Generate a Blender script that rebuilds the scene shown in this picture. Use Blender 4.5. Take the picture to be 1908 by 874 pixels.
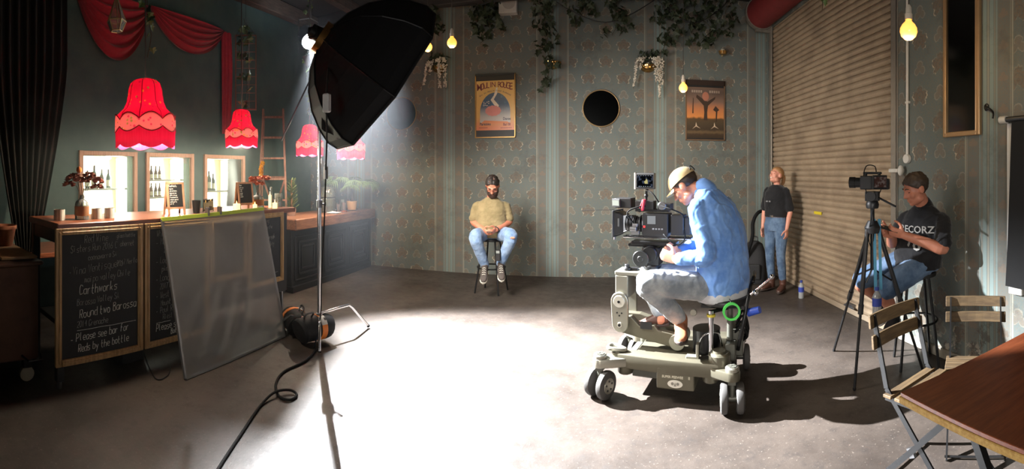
import bpy, bmesh, math, random
from mathutils import Vector, Matrix, noise
random.seed(7)
for _o in list(bpy.data.objects):
    bpy.data.objects.remove(_o)
SC = bpy.context.scene
COL = SC.collection
PI = math.pi
EYE = 1.55
FPX, CX, HZ, X0 = 850.0, 954.0, 325.0, 1113.0      # cylinder radius in px, frame centre, horizon row, column facing the back wall

# ------------------------------------------------------------------ camera (the photograph is a stitched cylindrical panorama)
cam_d = bpy.data.cameras.new('camera')
cam = bpy.data.objects.new('camera', cam_d)
COL.objects.link(cam)
SC.camera = cam
cam.location = (0, 0, EYE)
cam.rotation_euler = (PI / 2, 0, (X0 - CX) / FPX)
cam_d.type = 'PANO'
cam_d.panorama_type = 'CENTRAL_CYLINDRICAL'
cam_d.central_cylindrical_range_u_min = -954 / FPX
cam_d.central_cylindrical_range_u_max = 954 / FPX
cam_d.central_cylindrical_range_v_min = -(874 - HZ) / FPX
cam_d.central_cylindrical_range_v_max = HZ / FPX
cam_d.central_cylindrical_radius = 1.0
cam_d.clip_start = 0.05

# ------------------------------------------------------------------ exposure, world
SC.view_settings.view_transform = 'Standard'
SC.view_settings.look = 'None'
SC.view_settings.gamma = 1.0
SC.view_settings.use_curve_mapping = False
SC.view_settings.exposure = 0.0
SC.cycles.use_denoising = True
SC.cycles.max_bounces = 8
SC.cycles.diffuse_bounces = 4
SC.cycles.glossy_bounces = 4
SC.cycles.transmission_bounces = 6
SC.cycles.transparent_max_bounces = 16
SC.cycles.volume_bounces = 0
SC.cycles.caustics_reflective = False
SC.cycles.caustics_refractive = False
SC.cycles.sample_clamp_indirect = 3.0
world = bpy.data.worlds.new('world')
SC.world = world
world.use_nodes = True
world.node_tree.nodes['Background'].inputs[0].default_value = (0.02, 0.022, 0.025, 1)
world.node_tree.nodes['Background'].inputs[1].default_value = 0.0

def look_rot(d):
    return Vector(d).to_track_quat('-Z', 'Y').to_euler()

def add_light(name, kind, loc, power, color, aim=None, parent=None, **kw):
    d = bpy.data.lights.new(name, kind)
    d.energy = power
    d.color = color
    for k, v in kw.items():
        setattr(d, k, v)
    o = bpy.data.objects.new(name, d)
    COL.objects.link(o)
    o.location = loc
    if aim is not None:
        o.rotation_euler = look_rot(Vector(aim) - Vector(loc))
    if parent:
        o.parent = parent
    return o

# main lights of the set: the hard daylight head in the back corner, the soft box; plus a weak fill light added behind the camera, with no real source there
LAMP = Vector((-3.59, 4.93, 3.34))
HEAD_W, BOX_W, FILL_W = 34000, 125, 38
HEAD_AIM = Vector((-.55, 3.2, 0))
HEAD_F = (HEAD_AIM - LAMP).normalized()
BEAM = LAMP + HEAD_F * .06
add_light('daylight_head_beam', 'SPOT', BEAM, HEAD_W, (.93, .96, 1.0), aim=HEAD_AIM, spot_size=math.radians(56), spot_blend=1.0, shadow_soft_size=.028)
SB_C = Vector((-1.72, 3.185, 2.35))
SB_N = Vector((.59, .60, -.54)).normalized()
add_light('soft_box_glow', 'AREA', SB_C - SB_N * .12, BOX_W, (1.0, .95, .88), aim=SB_C + SB_N, shape='DISK', size=.98, spread=math.radians(106))
add_light('camera_side_fill', 'AREA', (-1.2, -3.2, 1.5), FILL_W, (1.0, .94, .88), aim=(.95, 3.3, .9), shape='RECTANGLE', size=1.6, size_y=1.9, spread=math.radians(75))

# ------------------------------------------------------------------ pixel helpers
def az(px):
    return (px - X0) / FPX
def U(px, py, rho):
    a = az(px)
    return Vector((rho * math.sin(a), rho * math.cos(a), EYE - (py - HZ) / FPX * rho))
def UF(px, py, z=0.0):
    return U(px, py, FPX * (EYE - z) / (py - HZ))
def UY(px, py, Y):
    return U(px, py, Y / math.cos(az(px)))
def UX(px, py, X):
    return U(px, py, X / math.sin(az(px)))

# ------------------------------------------------------------------ materials
def lin(c):
    out = []
    for v in c[:3]:
        v = v / 255.0
        out.append(v / 12.92 if v <= .04045 else ((v + .055) / 1.055) ** 2.4)
    return tuple(out)

class NT:
    """small helper round a material's node tree"""
    def __init__(s, name):
        s.m = bpy.data.materials.new(name)
        s.m.use_nodes = True
        s.nt = s.m.node_tree
        s.nt.nodes.clear()
        s.out = s.nt.nodes.new('ShaderNodeOutputMaterial')
    def n(s, t, **kw):
        nd = s.nt.nodes.new(t)
        for k, v in kw.items():
            setattr(nd, k, v)
        return nd
    def l(s, a, b):
        s.nt.links.new(a, b)
    def setin(s, sock, v):
        if hasattr(v, 'is_output') or isinstance(v, bpy.types.NodeSocket):
            s.l(v, sock)
        elif isinstance(v, (tuple, list)) and len(v) == 3 and sock.type == 'RGBA':
            sock.default_value = (*v, 1)
        else:
            sock.default_value = v
    def m_(s, op, a, b=None, c=None):
        nd = s.n('ShaderNodeMath', operation=op)
        s.setin(nd.inputs[0], a)
        if b is not None:
            s.setin(nd.inputs[1], b)
        if c is not None:
            s.setin(nd.inputs[2], c)
        return nd.outputs[0]
    def step(s, a, lo, hi):
        nd = s.n('ShaderNodeMapRange', interpolation_type='SMOOTHSTEP')
        s.setin(nd.inputs[0], a)
        s.setin(nd.inputs[1], lo)
        s.setin(nd.inputs[2], hi)
        return nd.outputs[0]
    def mix(s, f, a, b):
        nd = s.n('ShaderNodeMix', data_type='RGBA')
        s.setin(nd.inputs[0], f)
        s.setin(nd.inputs[6], a)
        s.setin(nd.inputs[7], b)
        return nd.outputs[2]
    def noise(s, scale, detail=3, rough=.6, vec=None, out=0):
        nd = s.n('ShaderNodeTexNoise')
        nd.inputs['Scale'].default_value = scale
        nd.inputs['Detail'].default_value = detail
        nd.inputs['Roughness'].default_value = rough
        if vec is not None:
            s.l(vec, nd.inputs['Vector'])
        return nd.outputs[out]
    def obj(s):
        return s.n('ShaderNodeTexCoord').outputs['Object']
    def xyz(s):
        nd = s.n('ShaderNodeSeparateXYZ')
        s.l(s.obj(), nd.inputs[0])
        return nd.outputs
    def bsdf(s, color=None, rough=.6, metal=0, spec=.5, **kw):
        b = s.n('ShaderNodeBsdfPrincipled')
        if color is not None:
            s.setin(b.inputs['Base Color'], color)
        s.setin(b.inputs['Roughness'], rough)
        s.setin(b.inputs['Metallic'], metal)
        s.setin(b.inputs['Specular IOR Level'], spec)
        for k, v in kw.items():
            s.setin(b.inputs[k], v)
        s.l(b.outputs[0], s.out.inputs[0])
        return b
    def bump(s, b, h, strength=.3, dist=.01):
        nd = s.n('ShaderNodeBump')
        nd.inputs['Strength'].default_value = strength
        nd.inputs['Distance'].default_value = dist
        s.setin(nd.inputs['Height'], h)
        s.l(nd.outputs[0], b.inputs['Normal'])

_mats = {}
def mat(name, rgb=(128, 128, 128), rough=.6, metal=0, spec=.5, var=.18, scale=9.0, bump=0, **kw):
    """plain procedural surface: colour broken up by noise"""
    if name in _mats:
        return _mats[name]
    t = NT(name)
    c = lin(rgb)
    f = t.noise(scale, 4, .65, t.obj())
    col = t.mix(f, tuple(v * (1 - var) for v in c), tuple(min(1, v * (1 + var)) for v in c))
    b = t.bsdf(col, rough, metal, spec, **kw)
    if bump:
        t.bump(b, t.noise(scale * 6, 3, .6, t.obj()), bump, .004)
    _mats[name] = t.m
    return t.m

def wood(name, a, b, scale=6, rough=.5, axis='X', stretch=10):
    if name in _mats:
        return _mats[name]
    t = NT(name)
    mp = t.n('ShaderNodeMapping')
    t.l(t.obj(), mp.inputs[0])
    sc = [stretch, stretch, stretch]
    sc['XYZ'.index(axis)] = 1
    mp.inputs['Scale'].default_value = sc
    f = t.noise(scale, 5, .65, mp.outputs[0])
    f2 = t.step(f, .3, .7)
    bb = t.bsdf(t.mix(f2, lin(a), lin(b)), rough)
    t.bump(bb, f, .15, .004)
    _mats[name] = t.m
    return t.m

def glass(name, tint=(240, 245, 245), rough=.02, alpha=.18, milk=.06):
    """thin clear glass: mostly transparent with a glossy skin"""
    if name in _mats:
        return _mats[name]
    t = NT(name)
    fr = t.n('ShaderNodeFresnel')
    fr.inputs[0].default_value = 1.45
    g = t.n('ShaderNodeBsdfGlossy')
    g.inputs['Roughness'].default_value = rough
    tr = t.n('ShaderNodeBsdfTransparent')
    t.setin(tr.inputs[0], lin(tint))
    f = t.m_('ADD', fr.outputs[0], alpha * .3)
    mx = t.n('ShaderNodeMixShader')
    t.l(f, mx.inputs[0])
    t.l(tr.outputs[0], mx.inputs[1])
    t.l(g.outputs[0], mx.inputs[2])
    df = t.n('ShaderNodeBsdfDiffuse')
    t.setin(df.inputs[0], (.85, .87, .84))
    m2 = t.n('ShaderNodeMixShader')
    m2.inputs[0].default_value = milk
    t.l(mx.outputs[0], m2.inputs[1])
    t.l(df.outputs[0], m2.inputs[2])
    t.l(m2.outputs[0], t.out.inputs[0])
    _mats[name] = t.m
    return t.m

def emit(name, rgb, strength):
    if name in _mats:
        return _mats[name]
    t = NT(name)
    e = t.n('ShaderNodeEmission')
    e.inputs[0].default_value = (*lin(rgb), 1)
    e.inputs[1].default_value = strength
    t.l(e.outputs[0], t.out.inputs[0])
    _mats[name] = t.m
    return t.m

# ------------------------------------------------------------------ mesh builder
def frame_from(d, up=Vector((0, 0, 1))):
    d = Vector(d).normalized()
    up = Vector(up)
    if abs(d.dot(up)) > .98:
        up = Vector((1, 0, 0)) if abs(d.x) < .9 else Vector((0, 1, 0))
    x = up.cross(d).normalized()
    y = d.cross(x).normalized()
    return x, y, d

def catmull(pts, sub=4, closed=False):
    P = [Vector(p) for p in pts]
    n = len(P)
    if n < 3:
        return P
    out = []
    rng = n if closed else n - 1
    for i in range(rng):
        p0 = P[(i - 1) % n] if closed or i > 0 else P[0] * 2 - P[1]
        p1, p2 = P[i], P[(i + 1) % n]
        p3 = P[(i + 2) % n] if closed or i + 2 < n else P[-1] * 2 - P[-2]
        for k in range(sub):
            t = k / sub
            out.append(.5 * ((2 * p1) + (p2 - p0) * t + (2 * p0 - 5 * p1 + 4 * p2 - p3) * t * t + (3 * p1 - p0 - 3 * p2 + p3) * t ** 3))
    if not closed:
        out.append(P[-1])
    return out

class MB:
    def __init__(s):
        s.v, s.f = [], []
    def add(s, vs, fs, M=None):
        n = len(s.v)
        s.v += [(M @ Vector(p)) if M is not None else Vector(p) for p in vs]
        s.f += [[i + n for i in f] for f in fs]
        return s
    def box(s, c, sz, M=None):
        c = Vector(c)
        h = Vector(sz) / 2
        vs = [c + Vector((a * h.x, b * h.y, d * h.z)) for d in (-1, 1) for a, b in ((-1, -1), (1, -1), (1, 1), (-1, 1))]
        return s.add(vs, [[3, 2, 1, 0], [4, 5, 6, 7], [0, 1, 5, 4], [1, 2, 6, 5], [2, 3, 7, 6], [3, 0, 4, 7]], M)
    def bar(s, p0, p1, w, h, up=(0, 0, 1)):
        """rectangular bar from p0 to p1: w across, h along up"""
        p0, p1 = Vector(p0), Vector(p1)
        x, y, d = frame_from(p1 - p0, up)
        vs = [p + x * (a * w / 2) + y * (b * h / 2) for p in (p0, p1) for a, b in ((-1, -1), (1, -1), (1, 1), (-1, 1))]
        return s.add(vs, [[3, 2, 1, 0], [4, 5, 6, 7], [0, 1, 5, 4], [1, 2, 6, 5], [2, 3, 7, 6], [3, 0, 4, 7]])
    def tube(s, pts, r, n=8, closed=False, flat=1.0, up=(0, 0, 1), dome=False):
        P = [Vector(p) for p in pts]
        R = list(r) if isinstance(r, (list, tuple)) else [r] * len(P)
        if len(R) != len(P):
            R = [R[0] + (R[-1] - R[0]) * i / (len(P) - 1) for i in range(len(P))]
        if dome:
            d0, d1 = (P[0] - P[1]).normalized(), (P[-1] - P[-2]).normalized()
            P = [P[0] + d0 * R[0] * .85, P[0] + d0 * R[0] * .5] + P + [P[-1] + d1 * R[-1] * .5, P[-1] + d1 * R[-1] * .85]
            R = [R[0] * .45, R[0] * .85] + R + [R[-1] * .85, R[-1] * .45]
        m = len(P)
        vs = []
        x = None
        for i in range(m):
            if closed:
                d = P[(i + 1) % m] - P[i - 1]
            else:
                d = P[min(i + 1, m - 1)] - P[max(i - 1, 0)]
            if d.length < 1e-9:
                d = Vector((0, 0, 1))
            d.normalize()
            if x is None:
                x, y, _ = frame_from(d, up)
            else:
                x = (x - d * x.dot(d))
                x = x.normalized() if x.length > 1e-6 else frame_from(d, up)[0]
                y = d.cross(x)
            for k in range(n):
                a = 2 * PI * k / n
                vs.append(P[i] + x * (R[i] * math.cos(a)) + y * (R[i] * flat * math.sin(a)))
        fs = []
        for i in range(m if closed else m - 1):
            j = (i + 1) % m
            for k in range(n):
                k2 = (k + 1) % n
                fs.append([i * n + k, i * n + k2, j * n + k2, j * n + k])
        if not closed:
            fs.append(list(range(n))[::-1])
            fs.append([(m - 1) * n + k for k in range(n)])
        return s.add(vs, fs)
    def cyl(s, p0, p1, r0, r1=None, n=16):
        return s.tube([p0, p1], [r0, r0 if r1 is None else r1], n)
    def lathe(s, prof, c=(0, 0, 0), n=20, M=None, wob=None):
        c = Vector(c)
        vs, fs = [], []
        m = len(prof)
        for i, (r, z) in enumerate(prof):
            for k in range(n):
                a = 2 * PI * k / n
                rr = r * (wob(a, i) if wob else 1)
                vs.append(c + Vector((rr * math.cos(a), rr * math.sin(a), z)))
        for i in range(m - 1):
            for k in range(n):
                k2 = (k + 1) % n
                fs.append([i * n + k, i * n + k2, (i + 1) * n + k2, (i + 1) * n + k])
        if prof[0][0] > 1e-6:
            fs.append(list(range(n))[::-1])
        if prof[-1][0] > 1e-6:
            fs.append([(m - 1) * n + k for k in range(n)])
        return s.add(vs, fs, M)
    def shell(s, prof, t, c=(0, 0, 0), n=20, M=None, wob=None):
        """open lathed shell of wall thickness t"""
        pr = list(prof) + [(max(r - t, 0.0005), z) for r, z in reversed(prof)]
        c = Vector(c)
        vs, fs = [], []
        m = len(pr)
        for i, (r, z) in enumerate(pr):
            for k in range(n):
                a = 2 * PI * k / n
                w = wob(a, i if i < len(prof) else m - 1 - i) if wob else (1, 0)
                vs.append(c + Vector((r * w[0] * math.cos(a), r * w[0] * math.sin(a), z + w[1])))
        for i in range(m):
            j = (i + 1) % m
            for k in range(n):
                k2 = (k + 1) % n
                fs.append([i * n + k, i * n + k2, j * n + k2, j * n + k])
        return s.add(vs, fs, M)
    def ball(s, c, r, n=16, m=10, M=None):
        c = Vector(c)
        r = Vector(r) if hasattr(r, '__len__') else Vector((r, r, r))
        vs = [c + Vector((0, 0, -r.z))]
        for i in range(1, m):
            t = PI * i / m - PI / 2
            for k in range(n):
                a = 2 * PI * k / n
                vs.append(c + Vector((r.x * math.cos(t) * math.cos(a), r.y * math.cos(t) * math.sin(a), r.z * math.sin(t))))
        vs.append(c + Vector((0, 0, r.z)))
        fs = [[0, 1 + (k + 1) % n, 1 + k] for k in range(n)]
        for i in range(m - 2):
            for k in range(n):
                k2 = (k + 1) % n
                fs.append([1 + i * n + k, 1 + i * n + k2, 1 + (i + 1) * n + k2, 1 + (i + 1) * n + k])
        L = len(vs) - 1
        b = 1 + (m - 2) * n
        fs += [[b + k, b + (k + 1) % n, L] for k in range(n)]
        return s.add(vs, fs, M)
    def prism(s, poly, h, M=None):
        n = len(poly)
        vs = [Vector((p[0], p[1], 0)) for p in poly] + [Vector((p[0], p[1], h)) for p in poly]
        fs = [list(range(n))[::-1], [n + i for i in range(n)]] + [[i, (i + 1) % n, n + (i + 1) % n, n + i] for i in range(n)]
        return s.add(vs, fs, M)
    def build(s, name, m, parent=None, smooth=False, bevel=0, seg=1, loc=None):
        me = bpy.data.meshes.new(name)
        me.from_pydata([tuple(p) for p in s.v], [], s.f)
        bm = bmesh.new()
        bm.from_mesh(me)
        bmesh.ops.recalc_face_normals(bm, faces=bm.faces)
        if bevel:
            ed = [e for e in bm.edges if len(e.link_faces) == 2 and e.calc_face_angle(0) > .6]
            bmesh.ops.bevel(bm, geom=ed, offset=bevel, segments=seg, affect='EDGES', profile=.5, clamp_overlap=True)
        bm.to_mesh(me)
        bm.free()
        if smooth:
            me.shade_smooth() if smooth is True else None
            if smooth == 'auto':
                me.shade_smooth()
                me.set_sharp_from_angle(angle=math.radians(38))
        if m is not None:
            me.materials.append(m)
        o = bpy.data.objects.new(name, me)
        COL.objects.link(o)
        if parent is not None:
            o.parent = parent
        if loc is not None:
            o.location = loc
        return o

def rect(a, b):
    return [(a[0], a[1]), (b[0], a[1]), (b[0], b[1]), (a[0], b[1])]
def stadium(p0, p1, r0, r1, n=10):
    """2-D outline round two circles"""
    p0, p1 = Vector(p0), Vector(p1)
    d = p1 - p0
    a0 = math.atan2(d.y, d.x)
    sh = math.acos(max(-1, min(1, (r0 - r1) / d.length)))
    out = []
    for i in range(n + 1):
        a = a0 + sh + (2 * PI - 2 * sh) * i / n
        out.append((p0.x + r0 * math.cos(a), p0.y + r0 * math.sin(a)))
    for i in range(n + 1):
        a = a0 - sh + 2 * sh * i / n
        out.append((p1.x + r1 * math.cos(a), p1.y + r1 * math.sin(a)))
    return out

def tag(o, label=None, cat=None, group=None, kind=None):
    if label:
        o['label'] = label
    if cat:
        o['category'] = cat
    if group:
        o['group'] = group
    if kind:
        o['kind'] = kind
    return o
def thing(name, label, cat, loc=(0, 0, 0), rotz=0, group=None):
    o = bpy.data.objects.new(name, None)
    COL.objects.link(o)
    o.empty_display_size = .1
    o.location = loc
    o.rotation_euler = (0, 0, rotz)
    return tag(o, label, cat, group)
def kids(o):
    return [c for c in bpy.data.objects if c.parent is o]
def dup(o, loc=None, rotz=None, label=None, group=None, parent=None, scale=None):
    c = o.copy()
    COL.objects.link(c)
    if parent is not None:
        c.parent = parent
    if loc is not None:
        c.location = loc
    if rotz is not None:
        c.rotation_euler = (0, 0, rotz)
    if scale is not None:
        c.scale = (scale, scale, scale)
    for ch in kids(o):
        dup(ch, parent=c)
    return tag(c, label, None, group)
def struct(name, mb, m, parent=None, **kw):
    o = mb.build(name, m, parent, **kw)
    if parent is None:
        o['kind'] = 'structure'
    return o
def text_mesh(body, size, m, name, parent, M, depth=.001, bold=0, shear=0, align='CENTER', space=1.0, sx=1.0):
    cu = bpy.data.curves.new('lettering', 'FONT')
    cu.body = body
    cu.size = size
    cu.extrude = depth
    cu.offset = bold
    cu.shear = shear
    cu.align_x = align
    cu.align_y = 'CENTER'
    cu.space_character = space
    cu.resolution_u = 2
    ob = bpy.data.objects.new('lettering', cu)
    COL.objects.link(ob)
    dg = bpy.context.evaluated_depsgraph_get()
    me = bpy.data.meshes.new_from_object(ob.evaluated_get(dg))
    bpy.data.objects.remove(ob)
    S = Matrix.Diagonal((sx, 1, 1, 1))
    me.transform(M @ S)
    me.materials.clear()
    me.materials.append(m)
    o = bpy.data.objects.new(name, me)
    COL.objects.link(o)
    o.parent = parent
    return o
def basis(o, x, y, z):
    """matrix with the given axes and origin"""
    x, y, z, o = Vector(x), Vector(y), Vector(z), Vector(o)
    return Matrix(((x.x, y.x, z.x, o.x), (x.y, y.y, z.y, o.y), (x.z, y.z, z.z, o.z), (0, 0, 0, 1)))

BLACK = mat('black plastic', (22, 22, 24), .45)
BLACKM = mat('black metal', (20, 20, 21), .38, .3)
CHROME = mat('chrome', (205, 205, 208), .16, 1.0, var=.05)
STEEL = mat('grey steel', (120, 120, 122), .35, .9, var=.1)
RUBBER = mat('black rubber', (13, 13, 14), .85, spec=.25)
# ================================================================== the room
XL, XR, YB, YF, ZC = -5.0, 2.66, 6.88, -3.6, 4.3

def wallpaper(name, axis, u0):
    """faded damask paper: fans in half-drop columns between bands of stripes"""
    t = NT(name)
    X, Y, Z = t.xyz()
    u = X if axis == 'X' else Y
    wob = t.noise(3.0, 2, .5, t.obj())
    z = t.m_('ADD', Z, t.m_('MULTIPLY', wob, .012))
    ub = t.m_('FLOORED_MODULO', t.m_('SUBTRACT', u, u0), 1.635)
    inband = t.m_('LESS_THAN', ub, .5)
    cs, vp = .267, .50
    q = t.m_('DIVIDE', t.m_('SUBTRACT', ub, .3935), cs)
    ci = t.m_('FLOOR', q)
    fu = t.m_('MULTIPLY', t.m_('SUBTRACT', t.m_('FRACT', q), .5), cs)
    vq = t.m_('ADD', t.m_('DIVIDE', z, vp), t.m_('MULTIPLY', t.m_('FLOORED_MODULO', ci, 2.0), .5))
    fv = t.m_('MULTIPLY', t.m_('SUBTRACT', t.m_('FRACT', vq), .5), vp)
    def fan(fu, fv, R0, amp, lobes):
        r = t.m_('SQRT', t.m_('ADD', t.m_('MULTIPLY', fu, fu), t.m_('MULTIPLY', fv, fv)))
        th = t.m_('ARCTAN2', fu, fv)
        sc_ = t.m_('POWER', t.m_('ABSOLUTE', t.m_('COSINE', t.m_('MULTIPLY', th, lobes / 2))), .6)
        R = t.m_('ADD', R0 - amp, t.m_('MULTIPLY', sc_, amp * 2.0))
        down = t.step(t.m_('ABSOLUTE', th), 2.3, 3.1)
        R = t.m_('MULTIPLY', R, t.m_('SUBTRACT', 1.0, t.m_('MULTIPLY', down, .55)))
        return r, th, R
    nd_ = t.n('ShaderNodeTexNoise')
    nd_.inputs['Scale'].default_value = 34
    t.l(t.obj(), nd_.inputs['Vector'])
    fu = t.m_('ADD', fu, t.m_('MULTIPLY', t.m_('SUBTRACT', nd_.outputs[0], .5), .030))
    r, th, R = fan(fu, fv, .084, .019, 5.0)
    R = t.m_('ADD', R, t.m_('MULTIPLY', t.m_('COSINE', t.m_('MULTIPLY', th, 17.0)), .005))
    body = t.step(t.m_('SUBTRACT', R, r), 0.0, .012)
    edge = t.m_('SUBTRACT', 1.0, t.step(t.m_('ABSOLUTE', t.m_('SUBTRACT', R, r)), .002, .011))
    side = t.m_('MULTIPLY', t.step(t.m_('ABSOLUTE', th), .8, 1.3), t.m_('SUBTRACT', 1.0, t.step(t.m_('ABSOLUTE', th), 2.2, 2.7)))
    edge = t.m_('MULTIPLY', edge, t.m_('ADD', .22, t.m_('MULTIPLY', side, .95)))
    fv2 = t.m_('SUBTRACT', t.m_('FLOORED_MODULO', t.m_('ADD', fv, .5), .5), .25)
    r2, th2, R2 = fan(fu, fv2, .052, .020, 3.0)
    body2 = t.step(t.m_('SUBTRACT', R2, r2), 0.0, .012)
    edge2 = t.m_('SUBTRACT', 1.0, t.step(t.m_('ABSOLUTE', t.m_('SUBTRACT', R2, r2)), .002, .009))
    vein = t.step(t.m_('SINE', t.m_('MULTIPLY', r, 170.0)), .2, .9)
    n1 = t.noise(42, 3, .6, t.obj())
    n2 = t.noise(1.3, 4, .6, t.obj())
    blotch = t.step(t.noise(70, 4, .7, t.obj()), .40, .62)
    ground = t.mix(n2, lin((80, 98, 103)), lin((104, 108, 100)))
    ground = t.mix(t.m_('MULTIPLY', blotch, .40), ground, lin((118, 104, 86)))
    fine = t.step(t.noise(150, 3, .6, t.obj()), .45, .75)
    ground = t.mix(t.m_('MULTIPLY', fine, .35), ground, lin((60, 72, 76)))
    motif = t.mix(t.m_('MULTIPLY', vein, .5), lin((112, 90, 70)), lin((78, 68, 58)))
    brk = t.step(t.noise(26, 2, .5, t.obj()), .38, .58)
    col = t.mix(t.m_('MULTIPLY', body2, .35), ground, lin((126, 104, 84)))
    col = t.mix(t.m_('MULTIPLY', edge2, .30), col, lin((172, 160, 140)))
    col = t.mix(t.m_('MULTIPLY', body, t.m_('ADD', .35, t.m_('MULTIPLY', blotch, .4))), col, motif)
    col = t.mix(t.m_('MULTIPLY', t.m_('MULTIPLY', edge, brk), .75), col, lin((178, 166, 144)))
    # the bands
    bc = t.mix(t.m_('MULTIPLY', blotch, .5), lin((98, 102, 98)), lin((112, 98, 84)))
    bv = t.m_('SUBTRACT', t.m_('FLOORED_MODULO', z, .24), .12)
    for cx in (.10, .41):
        rr, tt, RR = fan(t.m_('SUBTRACT', ub, cx), bv, .040, .012, 4.0)
        bc = t.mix(t.m_('MULTIPLY', t.step(t.m_('SUBTRACT', RR, rr), 0, .01), .55), bc, lin((120, 102, 86)))
    for c0, w, k in ((.012, .008, .75), (.032, .004, .5), (.165, .010, .6), (.185, .004, .5), (.215, .022, .7), (.25, .008, .6), (.285, .022, .7), (.315, .004, .5), (.335, .010, .6), (.475, .004, .5), (.492, .008, .75)):
        ln = t.m_('SUBTRACT', 1.0, t.step(t.m_('ABSOLUTE', t.m_('SUBTRACT', ub, c0)), w * .6, w * 1.15))
        tone = lin((120, 140, 138)) if w > .008 else lin((146, 146, 132))
        bc = t.mix(t.m_('MULTIPLY', ln, k), bc, tone)
    col = t.mix(inband, col, bc)
    # age: grime higher up and rubbed patches close to the floor
    gr = t.noise(2.4, 6, .7, t.obj())
    col = t.mix(t.m_('MULTIPLY', t.step(gr, .50, .74), .45), col, lin((62, 62, 58)))
    low = t.m_('SUBTRACT', 1.0, t.step(Z, .1, .9))
    wear = t.m_('MULTIPLY', low, t.step(t.noise(7, 5, .7, t.obj()), .54, .62))
    if axis == 'Y':
        col = t.mix(t.m_('MULTIPLY', wear, .8), col, lin((74, 66, 58)))
        dmg = t.m_('MULTIPLY', t.m_('SUBTRACT', 1.0, t.step(Z, .05, .3)), t.step(t.noise(11, 5, .7, t.obj()), .56, .60))
        col = t.mix(dmg, col, lin((178, 170, 156)))
    b = t.bsdf(col, .62, 0, .35)
    t.bump(b, n1, .08, .003)
    return t.m

# ---- floor: dark sealed concrete, blotched and speckled
t = NT('dark sealed concrete')
n1 = t.noise(.9, 6, .65, t.obj())
n2 = t.noise(9, 5, .7, t.obj())
n3 = t.noise(55, 3, .6, t.obj())
fcol = t.mix(t.step(n1, .32, .68), lin((47, 41, 37)), lin((74, 66, 60)))
fcol = t.mix(t.m_('MULTIPLY', t.step(n2, .5, .7), .5), fcol, lin((40, 36, 34)))
fcol = t.mix(t.m_('MULTIPLY', t.step(n3, .62, .70), .35), fcol, lin((128, 118, 108)))
vo = t.n('ShaderNodeTexVoronoi')
vo.inputs['Scale'].default_value = 26
t.l(t.obj(), vo.inputs['Vector'])
chip = t.m_('SUBTRACT', 1.0, t.step(vo.outputs['Distance'], .05, .10))
fcol = t.mix(t.m_('MULTIPLY', chip, .7), fcol, lin((36, 32, 30)))
b = t.bsdf(fcol, t.m_('ADD', .30, t.m_('MULTIPLY', n2, .35)), 0, .38)
t.bump(b, t.m_('ADD', n2, t.m_('MULTIPLY', n3, .4)), .25, .006)
struct('floor', MB().box(((XL + XR) / 2, (YB + YF) / 2, -.05), (XR - XL + .6, YB - YF + .6, .1)), t.m)

# ---- ceiling: black painted boards with exposed joists
DARKC = mat('blackened ceiling boards', (44, 40, 38), .85, scale=3, var=.4)
JOIST = wood('old dark timber', (52, 42, 36), (84, 70, 60), axis='Y', rough=.8)
struct('ceiling', MB().box(((XL + XR) / 2, (YB + YF) / 2, ZC + .05), (XR - XL + .6, YB - YF + .6, .1)), DARKC)
m = MB()
m.box((-4.62, 3.2, 4.16), (.14, 7.2, .22))
struct('trim_1', m, JOIST, bevel=.01)
struct('trim_2', MB().box((-3.72, 3.2, 4.19), (.12, 7.2, .18)), JOIST, bevel=.01)
struct('trim_3', MB().box((-1.9, 6.55, 4.20), (6.0, .14, .18)), mat('soot dark beam', (48, 44, 42), .8), bevel=.01)

# ---- walls
WB = wallpaper('faded damask wallpaper back', 'X', -.932)
WR = wallpaper('faded damask wallpaper side', 'Y', .42)
struct('wall_back', MB().box(((XL + XR) / 2, YB + .08, ZC / 2), (XR - XL + .32, .16, ZC)), WB)
DOOR0, DOOR1, DOORZ = 3.47, 6.66, 3.84
m = MB()
m.box((XR + .08, (YF + DOOR0) / 2, ZC / 2), (.16, DOOR0 - YF, ZC))
m.box((XR + .08, (DOOR1 + YB) / 2, ZC / 2), (.16, YB - DOOR1, ZC))
m.box((XR + .08, (DOOR0 + DOOR1) / 2, (DOORZ + ZC) / 2), (.16, DOOR1 - DOOR0, ZC - DOORZ))
struct('wall_right', m, WR)
struct('wall_front', MB().box(((XL + XR) / 2, YF - .08, ZC / 2), (XR - XL + .32, .16, ZC)), mat('dark back plaster', (64, 60, 58), .9))

# left wall with three lit bottle windows
t = NT('dark teal painted wall')
tn = t.noise(2.2, 5, .65, t.obj())
tcol = t.mix(t.step(tn, .3, .7), lin((66, 92, 92)), lin((82, 106, 102)))
b = t.bsdf(tcol, .55, 0, .4)
t.bump(b, t.noise(30, 4, .6, t.obj()), .12, .004)
WALLT = t.m
WIN = [(2.36, 3.09), (3.32, 4.03), (4.32, 5.06)]
WZ0, WZ1 = .98, 1.78
m = MB()
ys = [YF] + [v for w in WIN for v in w] + [YB]
for i in range(0, len(ys), 2):
    m.box((XL - .08, (ys[i] + ys[i + 1]) / 2, (WZ0 + WZ1) / 2), (.16, ys[i + 1] - ys[i], WZ1 - WZ0))
m.box((XL - .08, (YF + YB) / 2, WZ0 / 2), (.16, YB - YF, WZ0))
m.box((XL - .08, (YF + YB) / 2, (WZ1 + ZC) / 2), (.16, YB - YF, ZC - WZ1))
struct('wall_left', m, WALLT)
CREAM = mat('cream painted niche', (236, 226, 196), .7, var=.04)
PINKW = wood('pale raw timber', (196, 146, 120), (220, 176, 148), axis='Z', rough=.6)
LED = emit('cold room strip light', (255, 248, 226), 7)
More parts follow.
